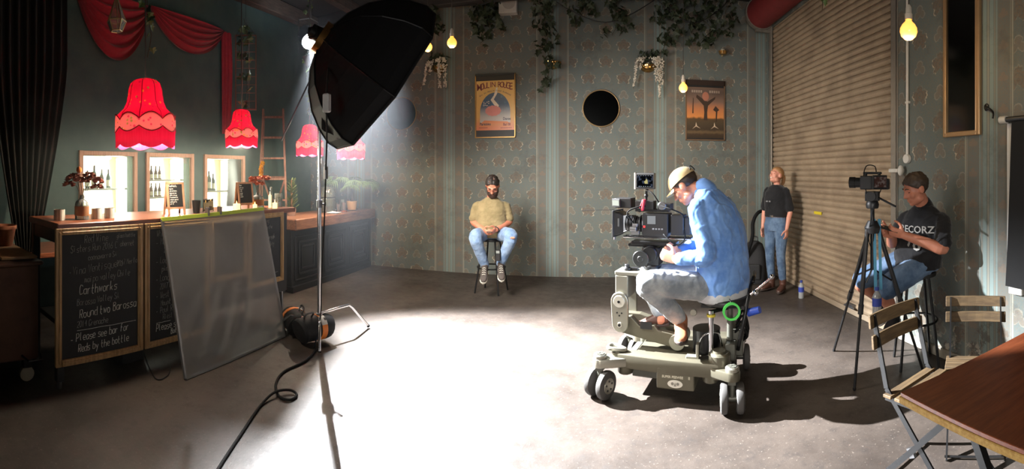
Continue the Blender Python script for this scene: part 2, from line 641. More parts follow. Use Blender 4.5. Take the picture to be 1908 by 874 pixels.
for k, (y0, y1) in enumerate(WIN):
    yc, w = (y0 + y1) / 2, y1 - y0
    wn = bpy.data.objects.new('window_%d' % (k + 1), None)
    COL.objects.link(wn)
    wn.location = (XL, yc, WZ0)
    wn['kind'] = 'structure'
    h = WZ1 - WZ0
    D = .62
    n_ = MB()
    n_.box((-D, 0, h / 2), (.03, w + .2, h + .3))
    n_.box((-D / 2 - .09, -w / 2 - .085, h / 2), (D - .17, .03, h + .3))
    n_.box((-D / 2 - .09, w / 2 + .085, h / 2), (D - .17, .03, h + .3))
    n_.box((-D / 2 - .09, 0, -.06), (D - .17, w + .2, .03))
    n_.box((-D / 2 - .09, 0, h + .1), (D - .17, w + .2, .03))
    n_.build('niche_lining', CREAM, wn)
    f = MB()
    for s in (-1, 1):
        f.box((.012, s * (w / 2 + .02), h / 2), (.045, .055, h + .12))
    for zz in (-.03, h + .03):
        f.box((.0125, 0, zz), (.044, w - .01, .055))
    f.build('window_frame', PINKW, wn, bevel=.004)
    MB().box((-.02, 0, h / 2), (.006, w, h)).build('pane', glass('clear fridge glass'), wn)
    MB().box((-.36, w / 2 + .055, h / 2), (.34, .02, h * .98)).build('strip_light', LED, wn)
    add_light('niche_glow', 'AREA', (-.30, w / 2 - .02, h * .62), 130, (1, .95, .80), aim=(-.40, -w, h * .45), parent=wn, shape='RECTANGLE', size=.24, size_y=.7)

# baseboard strip of broken skirting by the right wall
struct('baseboard_right', MB().box((XR - .012, 1.2, .04), (.024, 4.4, .08)), mat('chipped white skirting', (150, 144, 132), .7, var=.5, scale=14), bevel=.004)

# ---- roller shutter in the right wall
t = NT('beige enamelled shutter')
X, Y, Z = t.xyz()
c1 = t.mix(t.step(t.noise(2.5, 5, .6, t.obj()), .35, .7), lin((160, 141, 118)), lin((132, 115, 96)))
b = t.bsdf(c1, .42, .1, .45)
SHUT = t.m
dr = bpy.data.objects.new('door_1', None)
COL.objects.link(dr)
dr.location = (XR + .03, (DOOR0 + DOOR1) / 2, 0)
dr['kind'] = 'structure'
prof, pitch = [], .074
for i in range(int(3.86 / pitch)):
    z0 = .05 + i * pitch
    for q, xx in ((0.0, .013), (.06, .016), (.10, .004), (.30, -.006), (.55, -.011), (.80, -.006), (.93, .004)):
        prof.append((xx, z0 + q * pitch))
w = DOOR1 - DOOR0
vs, fs = [], []
for i, (xx, zz) in enumerate(prof):
    vs += [(xx, -w / 2, zz), (xx, w / 2, zz), (xx + .02, -w / 2, zz), (xx + .02, w / 2, zz)]
for i in range(len(prof) - 1):
    a, c = i * 4, i * 4 + 4
    fs += [[a, a + 1, c + 1, c], [a + 3, a + 2, c + 2, c + 3]]
MB().add(vs, fs).build('slat_curtain', SHUT, dr)
MB().box((0, 0, .03), (.05, w, .06)).build('bottom_rail', mat('shutter rail', (150, 134, 114), .5, .2), dr, bevel=.006)
RAIL = mat('galvanised guide rail', (150, 142, 132), .45, .6)
for s in (-1, 1):
    g = MB()
    g.box((-.035, s * (w / 2 - .012), 1.94), (.02, .10, 3.86))
    g.box((-.01, s * (w / 2 + .03), 1.94), (.07, .02, 3.86))
    g.build('guide_rail', RAIL, dr, bevel=.003)
dm = MB()
dm.tube([(-.20, -w / 2 - .05, 4.05), (-.20, w / 2 - .02, 4.05)], .235, 28)
dm.build('roller_drum', mat('oxide red drum', (112, 34, 36), .6, var=.3), dr, smooth='auto')
bk = MB()
bk.box((-.13, w / 2 + .01, 4.0), (.30, .05, .46))
bk.tube([(-.20, w / 2 - .04, 4.05), (-.20, w / 2 + .03, 4.05)], .255, 28)
bk.build('drum_bracket', mat('rough galvanised bracket', (128, 122, 112), .6, .5, var=.4, scale=20), dr, smooth='auto')
p = UX(1523, 397, XR)
MB().box((-.024, p.y - dr.location.y, p.z), (.012, .19, .035)).build('yellow_sticker', mat('yellow sticker', (196, 176, 40), .5), dr)
lt = MB()
p = UX(1585, 580, XR)
lt.box((-.03, p.y - dr.location.y, .10), (.05, .14, .04)).tube([(-.05, p.y - dr.location.y - .1, .09), (-.05, p.y - dr.location.y + .1, .09)], .012, 8)
lt.build('lock_bolt', STEEL, dr, bevel=.004)
lt = MB()
lt.box((-.06, -w / 2 - .05, UX(1674, 318, XR).z), (.07, .16, .035)).ball((-.08, -w / 2 - .14, UX(1674, 318, XR).z), (.03, .03, .05))
lt.build('catch', mat('white catch', (190, 186, 178), .5), dr, bevel=.004)

# ---- haze of the smoke machine drifting through the room
t = NT('stage haze')
vs_ = t.n('ShaderNodeVolumeScatter')
vs_.inputs['Color'].default_value = (.88, .93, 1.0, 1)
vs_.inputs['Density'].default_value = .0052
vs_.inputs['Anisotropy'].default_value = .45
t.l(vs_.outputs[0], t.out.inputs['Volume'])
o = MB().box((-3.5, 3.9, 2.0), (2.94, 5.8, 4.5)).build('haze', t.m)
tag(o, 'thin smoke haze hanging over the bar and around the lamps', 'haze', None, 'stuff')
t = NT('bar haze')
vs_ = t.n('ShaderNodeVolumeScatter')
vs_.inputs['Color'].default_value = (.84, .95, .88, 1)
vs_.inputs['Density'].default_value = .035
vs_.inputs['Anisotropy'].default_value = .2
t.l(vs_.outputs[0], t.out.inputs['Volume'])
o = MB().box((-4.24, 2.75, 1.72), (1.44, 3.1, 1.02)).build('haze', t.m)
tag(o, 'denser smoke haze between the lit bottle windows and the pendant lamps', 'haze', None, 'stuff')
# ================================================================== chalk handwriting
GL = {
 'a': '47 17 06 04 13 33 45 47 43', 'b': '0a 03 33 44 46 37 07', 'c': '46 37 17 06 04 13 33 44', 'd': '4a 43 13 04 06 17 47',
 'e': '05 45 46 37 17 06 04 13 43', 'f': '3a 2a 19 13;07 37', 'g': '47 17 06 04 13 43;47 41 30 00', 'h': '0a 03;06 17 37 46 43',
 'i': '17 13;19 18', 'j': '27 21 10;29 28', 'k': '0a 03;36 04;15 33', 'l': '1a 14 23', 'm': '07 03;06 17 26 23;26 37 46 43',
 'n': '07 03;06 17 37 46 43', 'o': '17 06 04 13 33 44 46 37 17', 'p': '07 00;07 37 46 44 33 03', 'q': '47 17 06 04 13 43;47 40',
 'r': '07 03;05 17 37', 's': '47 17 06 15 35 44 33 03', 't': '1a 14 23 33;07 37', 'u': '07 04 13 33 43;47 43', 'v': '07 23 47',
 'w': '07 13 26 33 47', 'x': '07 43;47 03', 'y': '07 24;47 10', 'z': '07 47 03 43',
 'A': '03 2a 43;15 35', 'B': '03 0a 3a 49 38 07;07 37 45 44 33 03', 'C': '49 3a 1a 08 05 13 33 44', 'D': '03 0a 2a 48 45 23 03',
 'E': '4a 0a 03 43;07 37', 'G': '49 3a 1a 08 05 13 33 45 25', 'I': '2a 23', 'K': '0a 03;4a 06 43', 'L': '0a 03 43', 'M': '03 0a 26 4a 43',
 'N': '03 0a 43 4a', 'O': '1a 08 05 13 33 45 48 3a 1a', 'P': '03 0a 3a 49 47 36 06', 'R': '03 0a 3a 49 47 36 06;26 43', 'S': '49 3a 1a 08 17 36 45 44 33 13 04',
 'T': '0a 4a;2a 23', 'V': '0a 23 4a', 'W': '0a 13 27 33 4a', '0': '1a 08 05 13 33 45 48 3a 1a', '1': '18 2a 23', '2': '09 1a 3a 49 48 03 43',
 '4': '3a 06 46;3a 33', '5': '4a 0a 07 37 45 33 03', '6': '3a 06 04 13 33 44 46 06', '7': '0a 4a 13', '-': '05 35', "'": '2a 28', '=': '06 36;04 34', '_': '03 83 f3',
}
def chalk(mb, txt, x, y, h, M, r=.0022, slope=0.0, slant=.12, rnd=None):
    rnd = rnd or random
    k = h / 7.0
    kx = k * .60
    cx = x
    for ch in txt:
        if ch == ' ':
            cx += 3.4 * kx
            continue
        dy = rnd.uniform(-.4, .4) * k
        for st in GL.get(ch, '').split(';'):
            pts = []
            for pt in st.split():
                px, py = int(pt[0], 16), int(pt[1], 16) - 3
                X = cx + (px + py * slant + rnd.uniform(-.2, .2)) * kx
                Y = y + dy + (py + rnd.uniform(-.2, .2)) * k + (cx - x) * slope
                pts.append(M @ Vector((X, Y, 0)))
            if len(pts) > 1:
                mb.tube(pts, r, 4)
        cx += (5.4 + rnd.uniform(-.3, .5)) * kx
    return cx
def chalk_line(mb, x0, x1, y, M, r=.002):
    mb.tube([M @ Vector((x0 + (x1 - x0) * i / 5, y + random.uniform(-.003, .003), 0)) for i in range(6)], r, 4)

CHALK = mat('white chalk', (214, 214, 208), .95, var=.35, scale=40)
CHALKD = mat('faint chalk', (150, 150, 146), .95, var=.4, scale=40)
SLATE = mat('blackboard slate', (30, 31, 32), .8, var=.4, scale=4)
GOLDW = wood('old gilt timber', (150, 116, 68), (198, 160, 106), axis='Z', rough=.5)
REDW = wood('oiled red timber', (104, 56, 36), (150, 88, 58), axis='Y', rough=.35)
DARKP = mat('black painted timber', (24, 25, 27), .5, var=.25)

# ================================================================== high bar
BX = -3.02
bar = thing('bar_counter', 'high bar with a red timber top, black front and four chalkboards hung along it', 'bar', (BX, 2.5, 0))
def L(p):                                   # room point -> bar space
    return Vector(p) - Vector((BX, 2.5, 0))
MB().box((-.29, .03, 1.175), (.64, 2.62, .05)).build('counter_top', REDW, bar, bevel=.006)
m = MB()
m.box((-.03, .02, .74), (.05, 2.44, .82))
m.box((-.30, 1.235, .72), (.52, .05, .86))
m.box((-.04, -1.235, .60), (.05, .06, 1.10))
m.box((-.55, -1.235, .60), (.05, .06, 1.10))
m.box((-.30, -1.235, 1.10), (.5, .05, .1))
m.build('front_panel', DARKP, bar, bevel=.004)
MB().box((-.32, -.35, .42), (.46, 1.7, .04)).build('lower_shelf', DARKP, bar, bevel=.004)
for yy in (-1.235, 1.19):
    for xx in (-.04, -.54):
        MB().tube([(xx, yy, 0), (xx, yy, .36)], .018, 10).build('leg', STEEL, bar, smooth='auto')
MB().box((-.30, -.53, .20), (.26, .22, .40)).build('pedestal', DARKP, bar, bevel=.01)

def board(y0, y1, z0, z1, label, lines, seed, tilt=0):
    yc = (y0 + y1) / 2
    w, h = y1 - y0, z1 - z0
    b = thing('chalkboard', label, 'chalkboard', (BX + .012, yc, z0), 0, 'chalkboards on the bar front')
    f = MB()
    fw = .048
    for s in (-1, 1):
        f.box((.012, s * (w / 2 - fw / 2), h / 2), (.026, fw, h))
        f.box((.018, s * (w / 2 - fw / 2 - .006), h / 2), (.028, .014, h - .05))
        zz = h - fw / 2 if s > 0 else fw / 2
        f.box((.0121, 0, zz), (.026, w - 2 * fw, fw))
        f.box((.0181, 0, zz - s * .006), (.028, w - 2 * fw, .014))
    f.build('frame', GOLDW, b, bevel=.004)
    MB().box((.006, 0, h / 2), (.010, w - .06, h - .06)).build('slate_panel', SLATE, b)
    M = basis((.0125, -w / 2 + .06, 0), (0, 1, 0), (0, 0, 1), (1, 0, 0))
    rnd = random.Random(seed)
    hi, lo = MB(), MB()
    for (tx, x, y, sz, bright, sl) in lines:
        if tx.startswith('~'):
            chalk_line(hi if bright else lo, x, x + sz, y * h, M)
        else:
            chalk(hi if bright else lo, tx, x, y * h, sz, M, .0028 if bright else .0021, sl, rnd=rnd)
    if hi.v:
        hi.build('chalk_lettering', CHALK, b)
    if lo.v:
        lo.build('chalk_lettering', CHALKD, b)
    return b
board(1.205, 1.938, .18, 1.165, 'chalkboard nearest the rusty cart, red wines and ending with reds by the bottle', [
    ('Red Wine', .17, .885, .056, 0, .02), ('glass bottle', .44, .905, .03, 0, 0), ('Sisters Run 2016 C', .06, .82, .048, 0, .02), ('abernet', .47, .836, .040, 0, .02), ('coonawarra SA', .20, .755, .040, 0, .04),
    ('-', .052, .665, .03, 0, 0), ('Vina Ventisquero', .075, .655, .058, 0, .08), ('2017 Merlot', .44, .69, .04, 0, .06), ('maipo valley Chile', .17, .59, .048, 0, .05), ('Carthworks', .13, .505, .066, 1, .03),
    ('Barossa Valley SA', .11, .425, .046, 0, .04), ('Round two Barossa', .13, .335, .062, 1, .05), ('2014 Grenache', .11, .265, .044, 0, .02), ('~', .11, .245, .50, 1, 0),
    ('- Please see bar for', .06, .165, .056, 1, .03), ('Reds by the bottle', .12, .085, .054, 1, .03)], 3)
board(1.952, 2.62, .18, 1.165, 'chalkboard beside the red wine board and partly behind the scrim, listing white wines', [
    ('White Wine', .06, .885, .05, 0, 0), ('- Mumm', .055, .815, .054, 0, .02), ('2015', .13, .75, .042, 0, .02), ("- Lou'=", .055, .665, .052, 0, .02), ('pinot', .11, .60, .044, 0, .03),
    ('- Longview', .055, .52, .050, 0, .03), ('2017 Ries', .09, .455, .044, 0, .03), ('- West Cape', .055, .38, .050, 0, .02), ('Mount B', .10, .32, .044, 0, .02), ('- Paul R', .055, .26, .048, 0, .02), ('Riesl 17', .12, .205, .042, 0, .02),
    ('~', .055, .185, .14, 1, 0), ('Please see bar', .055, .12, .056, 1, .02), ('Bottle', .20, .07, .044, 1, .02)], 5)
board(2.632, 3.098, .60, 1.165, 'short chalkboard wholly behind the grey scrim, with a gap of black panel below it', [
    ('on tap', .10, .82, .040, 0, 0), ('ale', .12, .62, .036, 0, 0), ('cider', .12, .42, .036, 0, 0), ('stout', .12, .22, .036, 0, 0)], 8)
board(3.112, 3.64, .46, 1.165, 'chalkboard at the ladder end of the bar, past the grey scrim', [
    ('- Sparkling', .05, .86, .040, 0, .02), ('by the', .20, .78, .036, 0, .04), ('- Daybreak', .13, .62, .046, 0, .06), ('Valley', .2, .53, .046, 0, .06), ('glass', .2, .45, .036, 0, .05), ('- rose', .2, .33, .036, 0, .04), ('by', .22, .25, .04, 0, .04), ('~', .2, .14, .18, 0, 0)], 9)

# ------------------------------------------------------------------ low counter with the thick plank top
CXF = -3.66
low = thing('service_counter', 'low black panelled counter with a thick brown timber top against the back wall', 'counter', (CXF, 5.72, 0))
BROWNW = wood('thick brown plank', (96, 60, 42), (136, 92, 66), axis='Y', rough=.45)
m = MB()
m.box((-.27, 0, .895), (.66, 2.18, .15))
m.build('counter_top', BROWNW, low, bevel=.012)
m = MB()
m.box((-.31, 0, .41), (.54, 2.10, .82))
m.build('carcass', DARKP, low, bevel=.006)
m = MB()
for k in range(3):
    y0 = -1.03 + k * .70
    for ins, xx, th in ((.05, -.035, .02), (.13, -.028, .02), (.19, -.032, .02)):
        a, bb, c, d = y0 + ins, y0 + .66 - ins, .10 + ins, .78 - ins
        for yy in (a, bb):
            m.box((xx, yy, (c + d) / 2), (th, .022, d - c))
        for zz in (c, d):
            m.box((xx, (a + bb) / 2, zz), (th, bb - a, .022))
m.build('panel_moulding', mat('black gloss moulding', (30, 31, 34), .35), low, bevel=.004)
MB().box((-.06, 0, .04), (.10, 2.12, .08)).build('kickboard', DARKP, low)

# back work table under the windows
wt = thing('work_table', 'dark work table along the teal wall behind the high bar', 'table', (-4.5, 2.98, 0))
MB().box((0, 0, .76), (.70, 3.2, .05)).build('table_top', REDW, wt, bevel=.006)
for sx in (-.28, .28):
    for sy in (-1.5, 1.5):
        MB().box((sx, sy, .367), (.06, .06, .735)).build('leg', DARKP, wt, bevel=.004)

# ================================================================== bottles in the lit windows
GREENG = mat('dark green bottle glass', (34, 52, 40), .12, var=.1, **{'Transmission Weight': .25})
BROWNG = mat('amber bottle glass', (70, 40, 18), .12, var=.1, **{'Transmission Weight': .3})
PAPER = mat('cream paper label', (214, 206, 184), .8, var=.06)
FOIL = mat('dark foil cap', (40, 30, 30), .35, .3)
def wine_bottle(label, loc, h=.31, g=GREENG, group=None, prt=True):
    b = thing('wine_bottle', label, 'bottle', loc, 0, group)
    r = .038
    MB().lathe([(0, 0), (r * .9, 0), (r, .008), (r, h * .58), (r * .93, h * .64), (r * .5, h * .75), (r * .36, h * .80), (r * .36, h * .985), (r * .40, h * .985), (r * .40, h), (0, h)], n=18).build('glass_body', g, b, smooth='auto')
    MB().shell([(r + .001, h * .16), (r + .001, h * .46)], .0008, n=18).build('paper_label', PAPER, b, smooth='auto')
    MB().shell([(r * .38, h * .80), (r * .395, h * .99)], .001, n=14).build('foil', FOIL, b, smooth='auto')
    return b
SHELF = mat('white wire shelf', (150, 146, 132), .5)
def shelf(win, z, label):
    y0, y1 = WIN[win]
    s = thing('bottle_shelf', label, 'shelf', (XL - .34, (y0 + y1) / 2, z), 0, None)
    w = y1 - y0 + .12
    MB().box((0, 0, 0), (.26, w, .012)).build('board', SHELF, s)
    MB().box((.128, 0, .012), (.006, w, .02)).build('front_lip', SHELF, s)
    return s
shelf(0, 1.35, 'upper bottle shelf in the nearest lit window')
shelf(0, 1.00, 'lower bottle shelf in the nearest lit window')
shelf(1, 1.46, 'upper shelf of small bottles in the middle lit window')
shelf(1, 1.22, 'lower shelf of small bottles in the middle lit window')
shelf(2, 1.28, 'bottle shelf in the lit window beside the ladder')
wb = wine_bottle('green wine bottle at the curtain end of the upper shelf in the nearest window', (XL - .30, 2.40, 1.356), .29, group='wine bottles in the nearest lit window')
ord1 = ['second green wine bottle from the curtain side on the upper shelf of the nearest window', 'stout green bottle third from the curtain side on the upper shelf of the nearest window', 'tall wine bottle with a big cream label in the middle of the nearest window', 'green bottle fifth from the curtain side in the nearest window', 'green bottle nearest the strip light in the nearest window']
for k, (yy, sc) in enumerate(((2.48, 1.0), (2.58, .86), (2.68, 1.08), (2.79, .92), (2.89, .9))):
    dup(wb, (XL - .30, yy, 1.356), 0, ord1[k], scale=sc)
wb3 = dup(wb, (XL - .30, 4.40, 1.286), 0, 'green wine bottle farthest from the ladder in the lit window beside the ladder', 'wine bottles in the lit window beside the ladder')
for k, yy in enumerate((4.48, 4.56, 4.645, 4.73)):
    dup(wb3, (XL - .30, yy, 1.286), 0, '%s green wine bottle, from far to near, in the lit window beside the ladder' % ('second', 'third', 'fourth', 'fifth')[k], scale=(1.05, .98, 1.1, .96)[k])
sb = thing('beer_bottle', 'small brown bottle at the curtain end of the upper shelf in the middle window', 'bottle', (XL - .29, 3.355, 1.466), 0, 'small bottles in the middle lit window')
MB().lathe([(0, 0), (.026, 0), (.029, .006), (.029, .10), (.024, .125), (.012, .155), (.0115, .195), (.014, .197), (.014, .206), (0, .206)], n=14).build('glass_body', BROWNG, sb, smooth='auto')
MB().shell([(.0298, .03), (.0298, .085)], .0008, n=14).build('paper_label', PAPER, sb, smooth='auto')
nth = ['first', 'second', 'third', 'fourth', 'fifth', 'sixth']
for k in range(6):
    for lv, zz in (('upper', 1.466), ('lower', 1.226)):
        if k == 0 and lv == 'upper':
            continue
        dup(sb, (XL - .29 - .01 * (k % 2), 3.355 + k * .072, zz), 0, '%s small brown bottle from the curtain side on the %s shelf of the middle window' % (nth[k], lv))
gj = thing('juice_bottle', 'squat bottle of yellow juice on the lower shelf of the nearest window', 'bottle', (XL - .30, 2.44, 1.006))
MB().lathe([(0, 0), (.04, 0), (.042, .01), (.042, .13), (.02, .18), (.018, .21), (0, .21)], n=16).build('glass_body', mat('yellow juice', (220, 180, 40), .2), gj, smooth='auto')
MB().lathe([(.021, .205), (.021, .23), (0, .23)], n=14).build('cap', mat('white cap', (220, 220, 214), .5), gj)

# ================================================================== things on the high bar
BT = 1.201
TERRA = mat('brown paper wrap', (150, 104, 66), .8)
CLEAR = glass('clear bottle glass', (240, 245, 242), milk=.16)
STEM = mat('dry stems', (96, 66, 40), .8)
def dried_vase(label, loc, R, H, flow, group):
    v = thing('flower_vase', label, 'vase', loc, 0, group)
    MB().shell([(R * .2, 0), (R, 0), (R, H * .62), (R * .85, H * .74), (R * .36, H * .84), (R * .30, H * .96), (R * .36, H)], .003, n=24).build('glass_body', CLEAR, v, smooth='auto')
    MB().shell([(R + .002, H * .16), (R + .002, H * .55)], .001, n=24).build('paper_wrap', TERRA, v, smooth='auto')
    st = MB()
    rnd = random.Random(int(loc[1] * 100))
    for (dx, dy, hz, kind) in flow:
        st.tube(catmull([(0, 0, H * .1), (dx * .1, dy * .1, H * .8), (dx * .4, dy * .4, H + (hz - H) * .45), (dx, dy, hz)], 4), [.003, .0015], 5)
    st.build('stems', STEM, v)
    return v, rnd
v1, rnd = dried_vase('clear bottle vase of rusty dried flowers with a brown wrap, near end of the bar', (-3.20, 1.51, BT), .055, .19,
    [(.03, -.10, .30, 0), (.0, -.06, .33, 0), (.02, -.02, .31, 0), (0, .03, .30, 0), (.02, .09, .32, 0), (.0, .14, .29, 0), (-.03, -.01, .38, 1), (.02, .05, .34, 0)], 'vases of dried flowers on the bar')
def petals(mb, c, r, n, rnd, flat=.6):
    for i in range(n):
        a, e = rnd.uniform(0, 2 * PI), rnd.uniform(-.4, 1.2)
        d = Vector((math.cos(a) * math.cos(e), math.sin(a) * math.cos(e), math.sin(e) * flat))
        s = d.orthogonal().normalized() * r * .22
        p0, p1, p2 = Vector(c) + d * r * .2, Vector(c) + d * r * .7, Vector(c) + d * r * 1.1
        nn = d.cross(s).normalized() * r * .05
        n0 = len(mb.v)
        mb.add([p0, p1 + s, p2, p1 - s, p1 + nn * 2], [[0, 1, 4], [1, 2, 4], [2, 3, 4], [3, 0, 4], [0, 3, 2, 1]])
m = MB()
for c in ((.03, -.10, .31), (0, -.06, .33), (.02, -.02, .30), (.01, .03, .30), (.02, .09, .32), (0, .14, .29), (.02, .05, .34), (.03, -.12, .27), (.02, .12, .25)):
    petals(m, c, .055, 34, rnd)
m.build('dried_flowers', mat('rust dried petals', (122, 62, 44), .85, var=.4, scale=60), v1)
MB().ball((-.03, -.01, .385), (.022, .022, .026), 12, 8).build('seed_head', mat('orange seed head', (206, 120, 50), .8), v1, smooth=True)
v2, rnd = dried_vase('bottle vase of orange and yellow dried flowers at the far bar end', (-3.24, 3.52, BT), .062, .16,
    [(.02, .03, .42, 0), (0, -.08, .30, 0), (.02, -.03, .33, 0), (.03, .05, .33, 0), (.02, .11, .32, 0), (.04, -.12, .31, 0)], 'vases of dried flowers on the bar')
m = MB()
for k in range(9):
    petals(m, (.02 + .006 * math.sin(k), .015 + k * .004, .34 + k * .016), .026, 16, rnd, 1)
m.build('yellow_spike', mat('yellow dried blooms', (222, 168, 50), .8, var=.3, scale=60), v2)
m = MB()
for c in ((0, -.07, .27), (.02, -.03, .30), (.03, .05, .30), (.02, .10, .31), (.04, -.11, .30), (.01, .02, .25)):
    petals(m, c, .055, 34, rnd)
m.build('dried_flowers', mat('salmon dried petals', (176, 92, 62), .85, var=.4, scale=60), v2)

# candle holders
PERF = NT('punched white tin')
vo = PERF.n('ShaderNodeTexVoronoi', distance='CHEBYCHEV')
vo.inputs['Scale'].default_value = 110
vo.inputs['Randomness'].default_value = 0
PERF.l(PERF.obj(), vo.inputs['Vector'])
pc = PERF.mix(PERF.step(vo.outputs['Distance'], .25, .35), lin((120, 112, 96)), lin((242, 238, 226)))
PERF.bsdf(pc, .5)
def holder(label, loc, r=.043, h=.082):
    c = thing('candle_holder', label, 'candle', loc, 0, 'punched tin candle holders on the bar')
    MB().shell([(r * .1, 0), (r, 0), (r, h)], .002, n=20).build('tin_cup', PERF.m, c, smooth='auto')
    MB().lathe([(0, .004), (.018, .004), (.018, .02), (0, .02)], n=14).build('tea_light', mat('wax', (235, 225, 200), .5), c, smooth='auto')
    return c
h0 = holder('punched white candle holder on the very end of the bar, before the bottle vase', (-3.22, 1.33, BT))
dup(h0, (-3.20, 1.64, BT), 0, 'white punched tin candle holder just beyond the bottle vase at the near end')
dup(h0, (-3.21, 1.76, BT), 0, 'white punched tin candle holder before the nearest lit window, second beyond the vase')
# lit candles
WAX = NT('glowing wax')
WAX.bsdf(lin((250, 236, 200)), .5, **{'Emission Color': (*lin((255, 214, 150)), 1), 'Emission Strength': 1.6})
def candle(label, loc, r, h, name='pillar_candle'):
    c = thing(name, label, 'candle', loc, 0, 'lit candles on the bar')
    MB().lathe([(0, 0), (r, 0), (r, h), (r * .8, h + .002), (r * .5, h - .006), (0, h - .008)], n=18).build('wax_body', WAX.m, c, smooth='auto')
    MB().lathe([(0, h - .008), (.004, h), (.005, h + .008), (.002, h + .022), (0, h + .03)], n=8).build('flame', emit('candle flame', (255, 190, 90), 14), c, smooth=True)
    return c
def onbar(px, X=-3.2):
    a = az(px)
    return Vector((X, X / math.tan(a), BT))
candle('thick lit white candle in front of the far small blackboard on the bar', onbar(441, -3.12), .034, .065)
candle('small lit candle just before the far dried flower vase', onbar(475, -3.14), .022, .045)
candle('lit candle in the middle of the jars at the far end of the bar', onbar(512, -3.05), .026, .055)
candle('tall thin lit candle beside the far dried flower vase', onbar(503, -3.15), .016, .13)
rd = thing('red_dish', 'small red dish under the candles before the far flower vase', 'dish', onbar(475, -3.06))
MB().shell([(.005, 0), (.03, 0), (.038, .014)], .003, n=18).build('bowl', mat('red glaze', (150, 40, 36), .3), rd, smooth='auto')
gl = thing('glass_jar', 'clear glass jar with greenery at the far end of the bar', 'jar', onbar(519, -3.16))
MB().shell([(.01, 0), (.042, 0), (.044, .13), (.040, .145)], .003, n=20).build('glass_body', CLEAR, gl, smooth='auto')
m = MB()
petals(m, (0, 0, .07), .045, 40, random.Random(4), 1)
m.build('greenery', mat('jar greenery', (66, 92, 60), .7), gl)
tb = thing('glass_bottle', 'slim clear bottle beside the far flower vase on the bar', 'bottle', onbar(505, -3.24))
MB().shell([(.01, 0), (.026, 0), (.026, .10), (.012, .15), (.011, .21), (.014, .215)], .002, n=16).build('glass_body', CLEAR, tb, smooth='auto')
# scattered small glasses by the vase
bt = thing('tea_light_glass', 'low clear tea light glass beneath the far flower vase', 'glass', onbar(487, -3.05), 0)
MB().shell([(.01, 0), (.024, 0), (.028, .035)], .002, n=16).build('glass_cup', CLEAR, bt, smooth='auto')
MB().lathe([(0, .003), (.019, .003), (.019, .016), (0, .016)], n=12).build('tea_light', mat('wax', (235, 225, 200), .5), bt)

def a_frame(label, px, X, h, w, head, lines, seed):
    p = onbar(px, X)
    s = thing('tabletop_blackboard', label, 'sign', p, -.15, 'folding blackboards on the bar')
    sp = h * .34
    PW = wood('pink raw pine', (176, 124, 94), (206, 160, 126), axis='Z', rough=.6)
    for nm, sx in (('front_leaf', 1), ('rear_leaf', -1)):
        top, bot = Vector((sx * .006, 0, h)), Vector((sx * sp / 2, 0, 0))
        d = (bot - top)
        f = MB()
        for yy in (-w / 2 + .009, w / 2 - .009):
            f.bar(top + Vector((0, yy, 0)), bot + Vector((0, yy, 0)), .012, .018, (0, 1, 0))
        for q in (.03, .80):
            c = top + d * q
            f.bar(c + Vector((0, -w / 2, 0)), c + Vector((0, w / 2, 0)), .018, .012, (d.z, 0, -d.x))
        fr = f.build(nm, PW, s)
        x0 = top + d * .04
        x1 = top + d * .80
        MB().bar(x0, x1, w - .03, .006, Vector((1, 0, 0))).build('slate_panel', SLATE, fr)
        if sx == 1:
            up = -d.normalized()
            nrm = Vector((0, 1, 0)).cross(up)
            M = basis(x1 + nrm * .0045 + Vector((0, -w / 2 + .022, 0)), (0, 1, 0), up, nrm)
            mb = MB()
            rnd = random.Random(seed)
            ph = (x1 - x0).length
            chalk(mb, head, 0, ph * .86, .018, M, .0012, rnd=rnd)
            for i, ln in enumerate(lines):
                chalk(mb, ln, .004, ph * (.76 - i * .088), .0125, M, .0009, rnd=rnd)
            mb.build('chalk_lettering', CHALK, fr)
    return s
a_frame('small folding blackboard headed cocktails, standing mid-bar before the middle window', 325, -3.20, .28, .17, 'COCKTAILS'.title(), ['mojito', 'gin and tonic', 'espresso mar', 'dark n stormy', 'french martini', 'a house special', 'and a spritz', 'all 15'], 2)
a_frame('small folding blackboard by the far lit window, beside the orange dried flowers', 455, -3.22, .27, .19, 'Beer', ['pale ale 8', 'lager 7', 'cider 8', 'ginger', 'stout 9', 'soda 4'], 6)
cup = thing('black_tumbler', 'black tumbler beside the cocktail blackboard on the bar', 'cup', onbar(366, -3.17))
MB().shell([(.008, 0), (.030, 0), (.042, .115)], .003, n=20).build('tumbler_body', BLACK, cup, smooth='auto')
fs = thing('menu_stand', 'clear acrylic menu stand with a dark frame beside the black tumbler', 'sign', onbar(388, -3.22), .3)
m = MB()
m.tube([(0, -.09, 0), (0, -.085, .12), (0, .085, .12), (0, .09, 0)], .004, 6)
m.build('frame', BLACK, fs)
MB().box((0, 0, .062), (.003, .165, .105)).build('acrylic_sheet', glass('cloudy acrylic', (226, 220, 196)), fs)

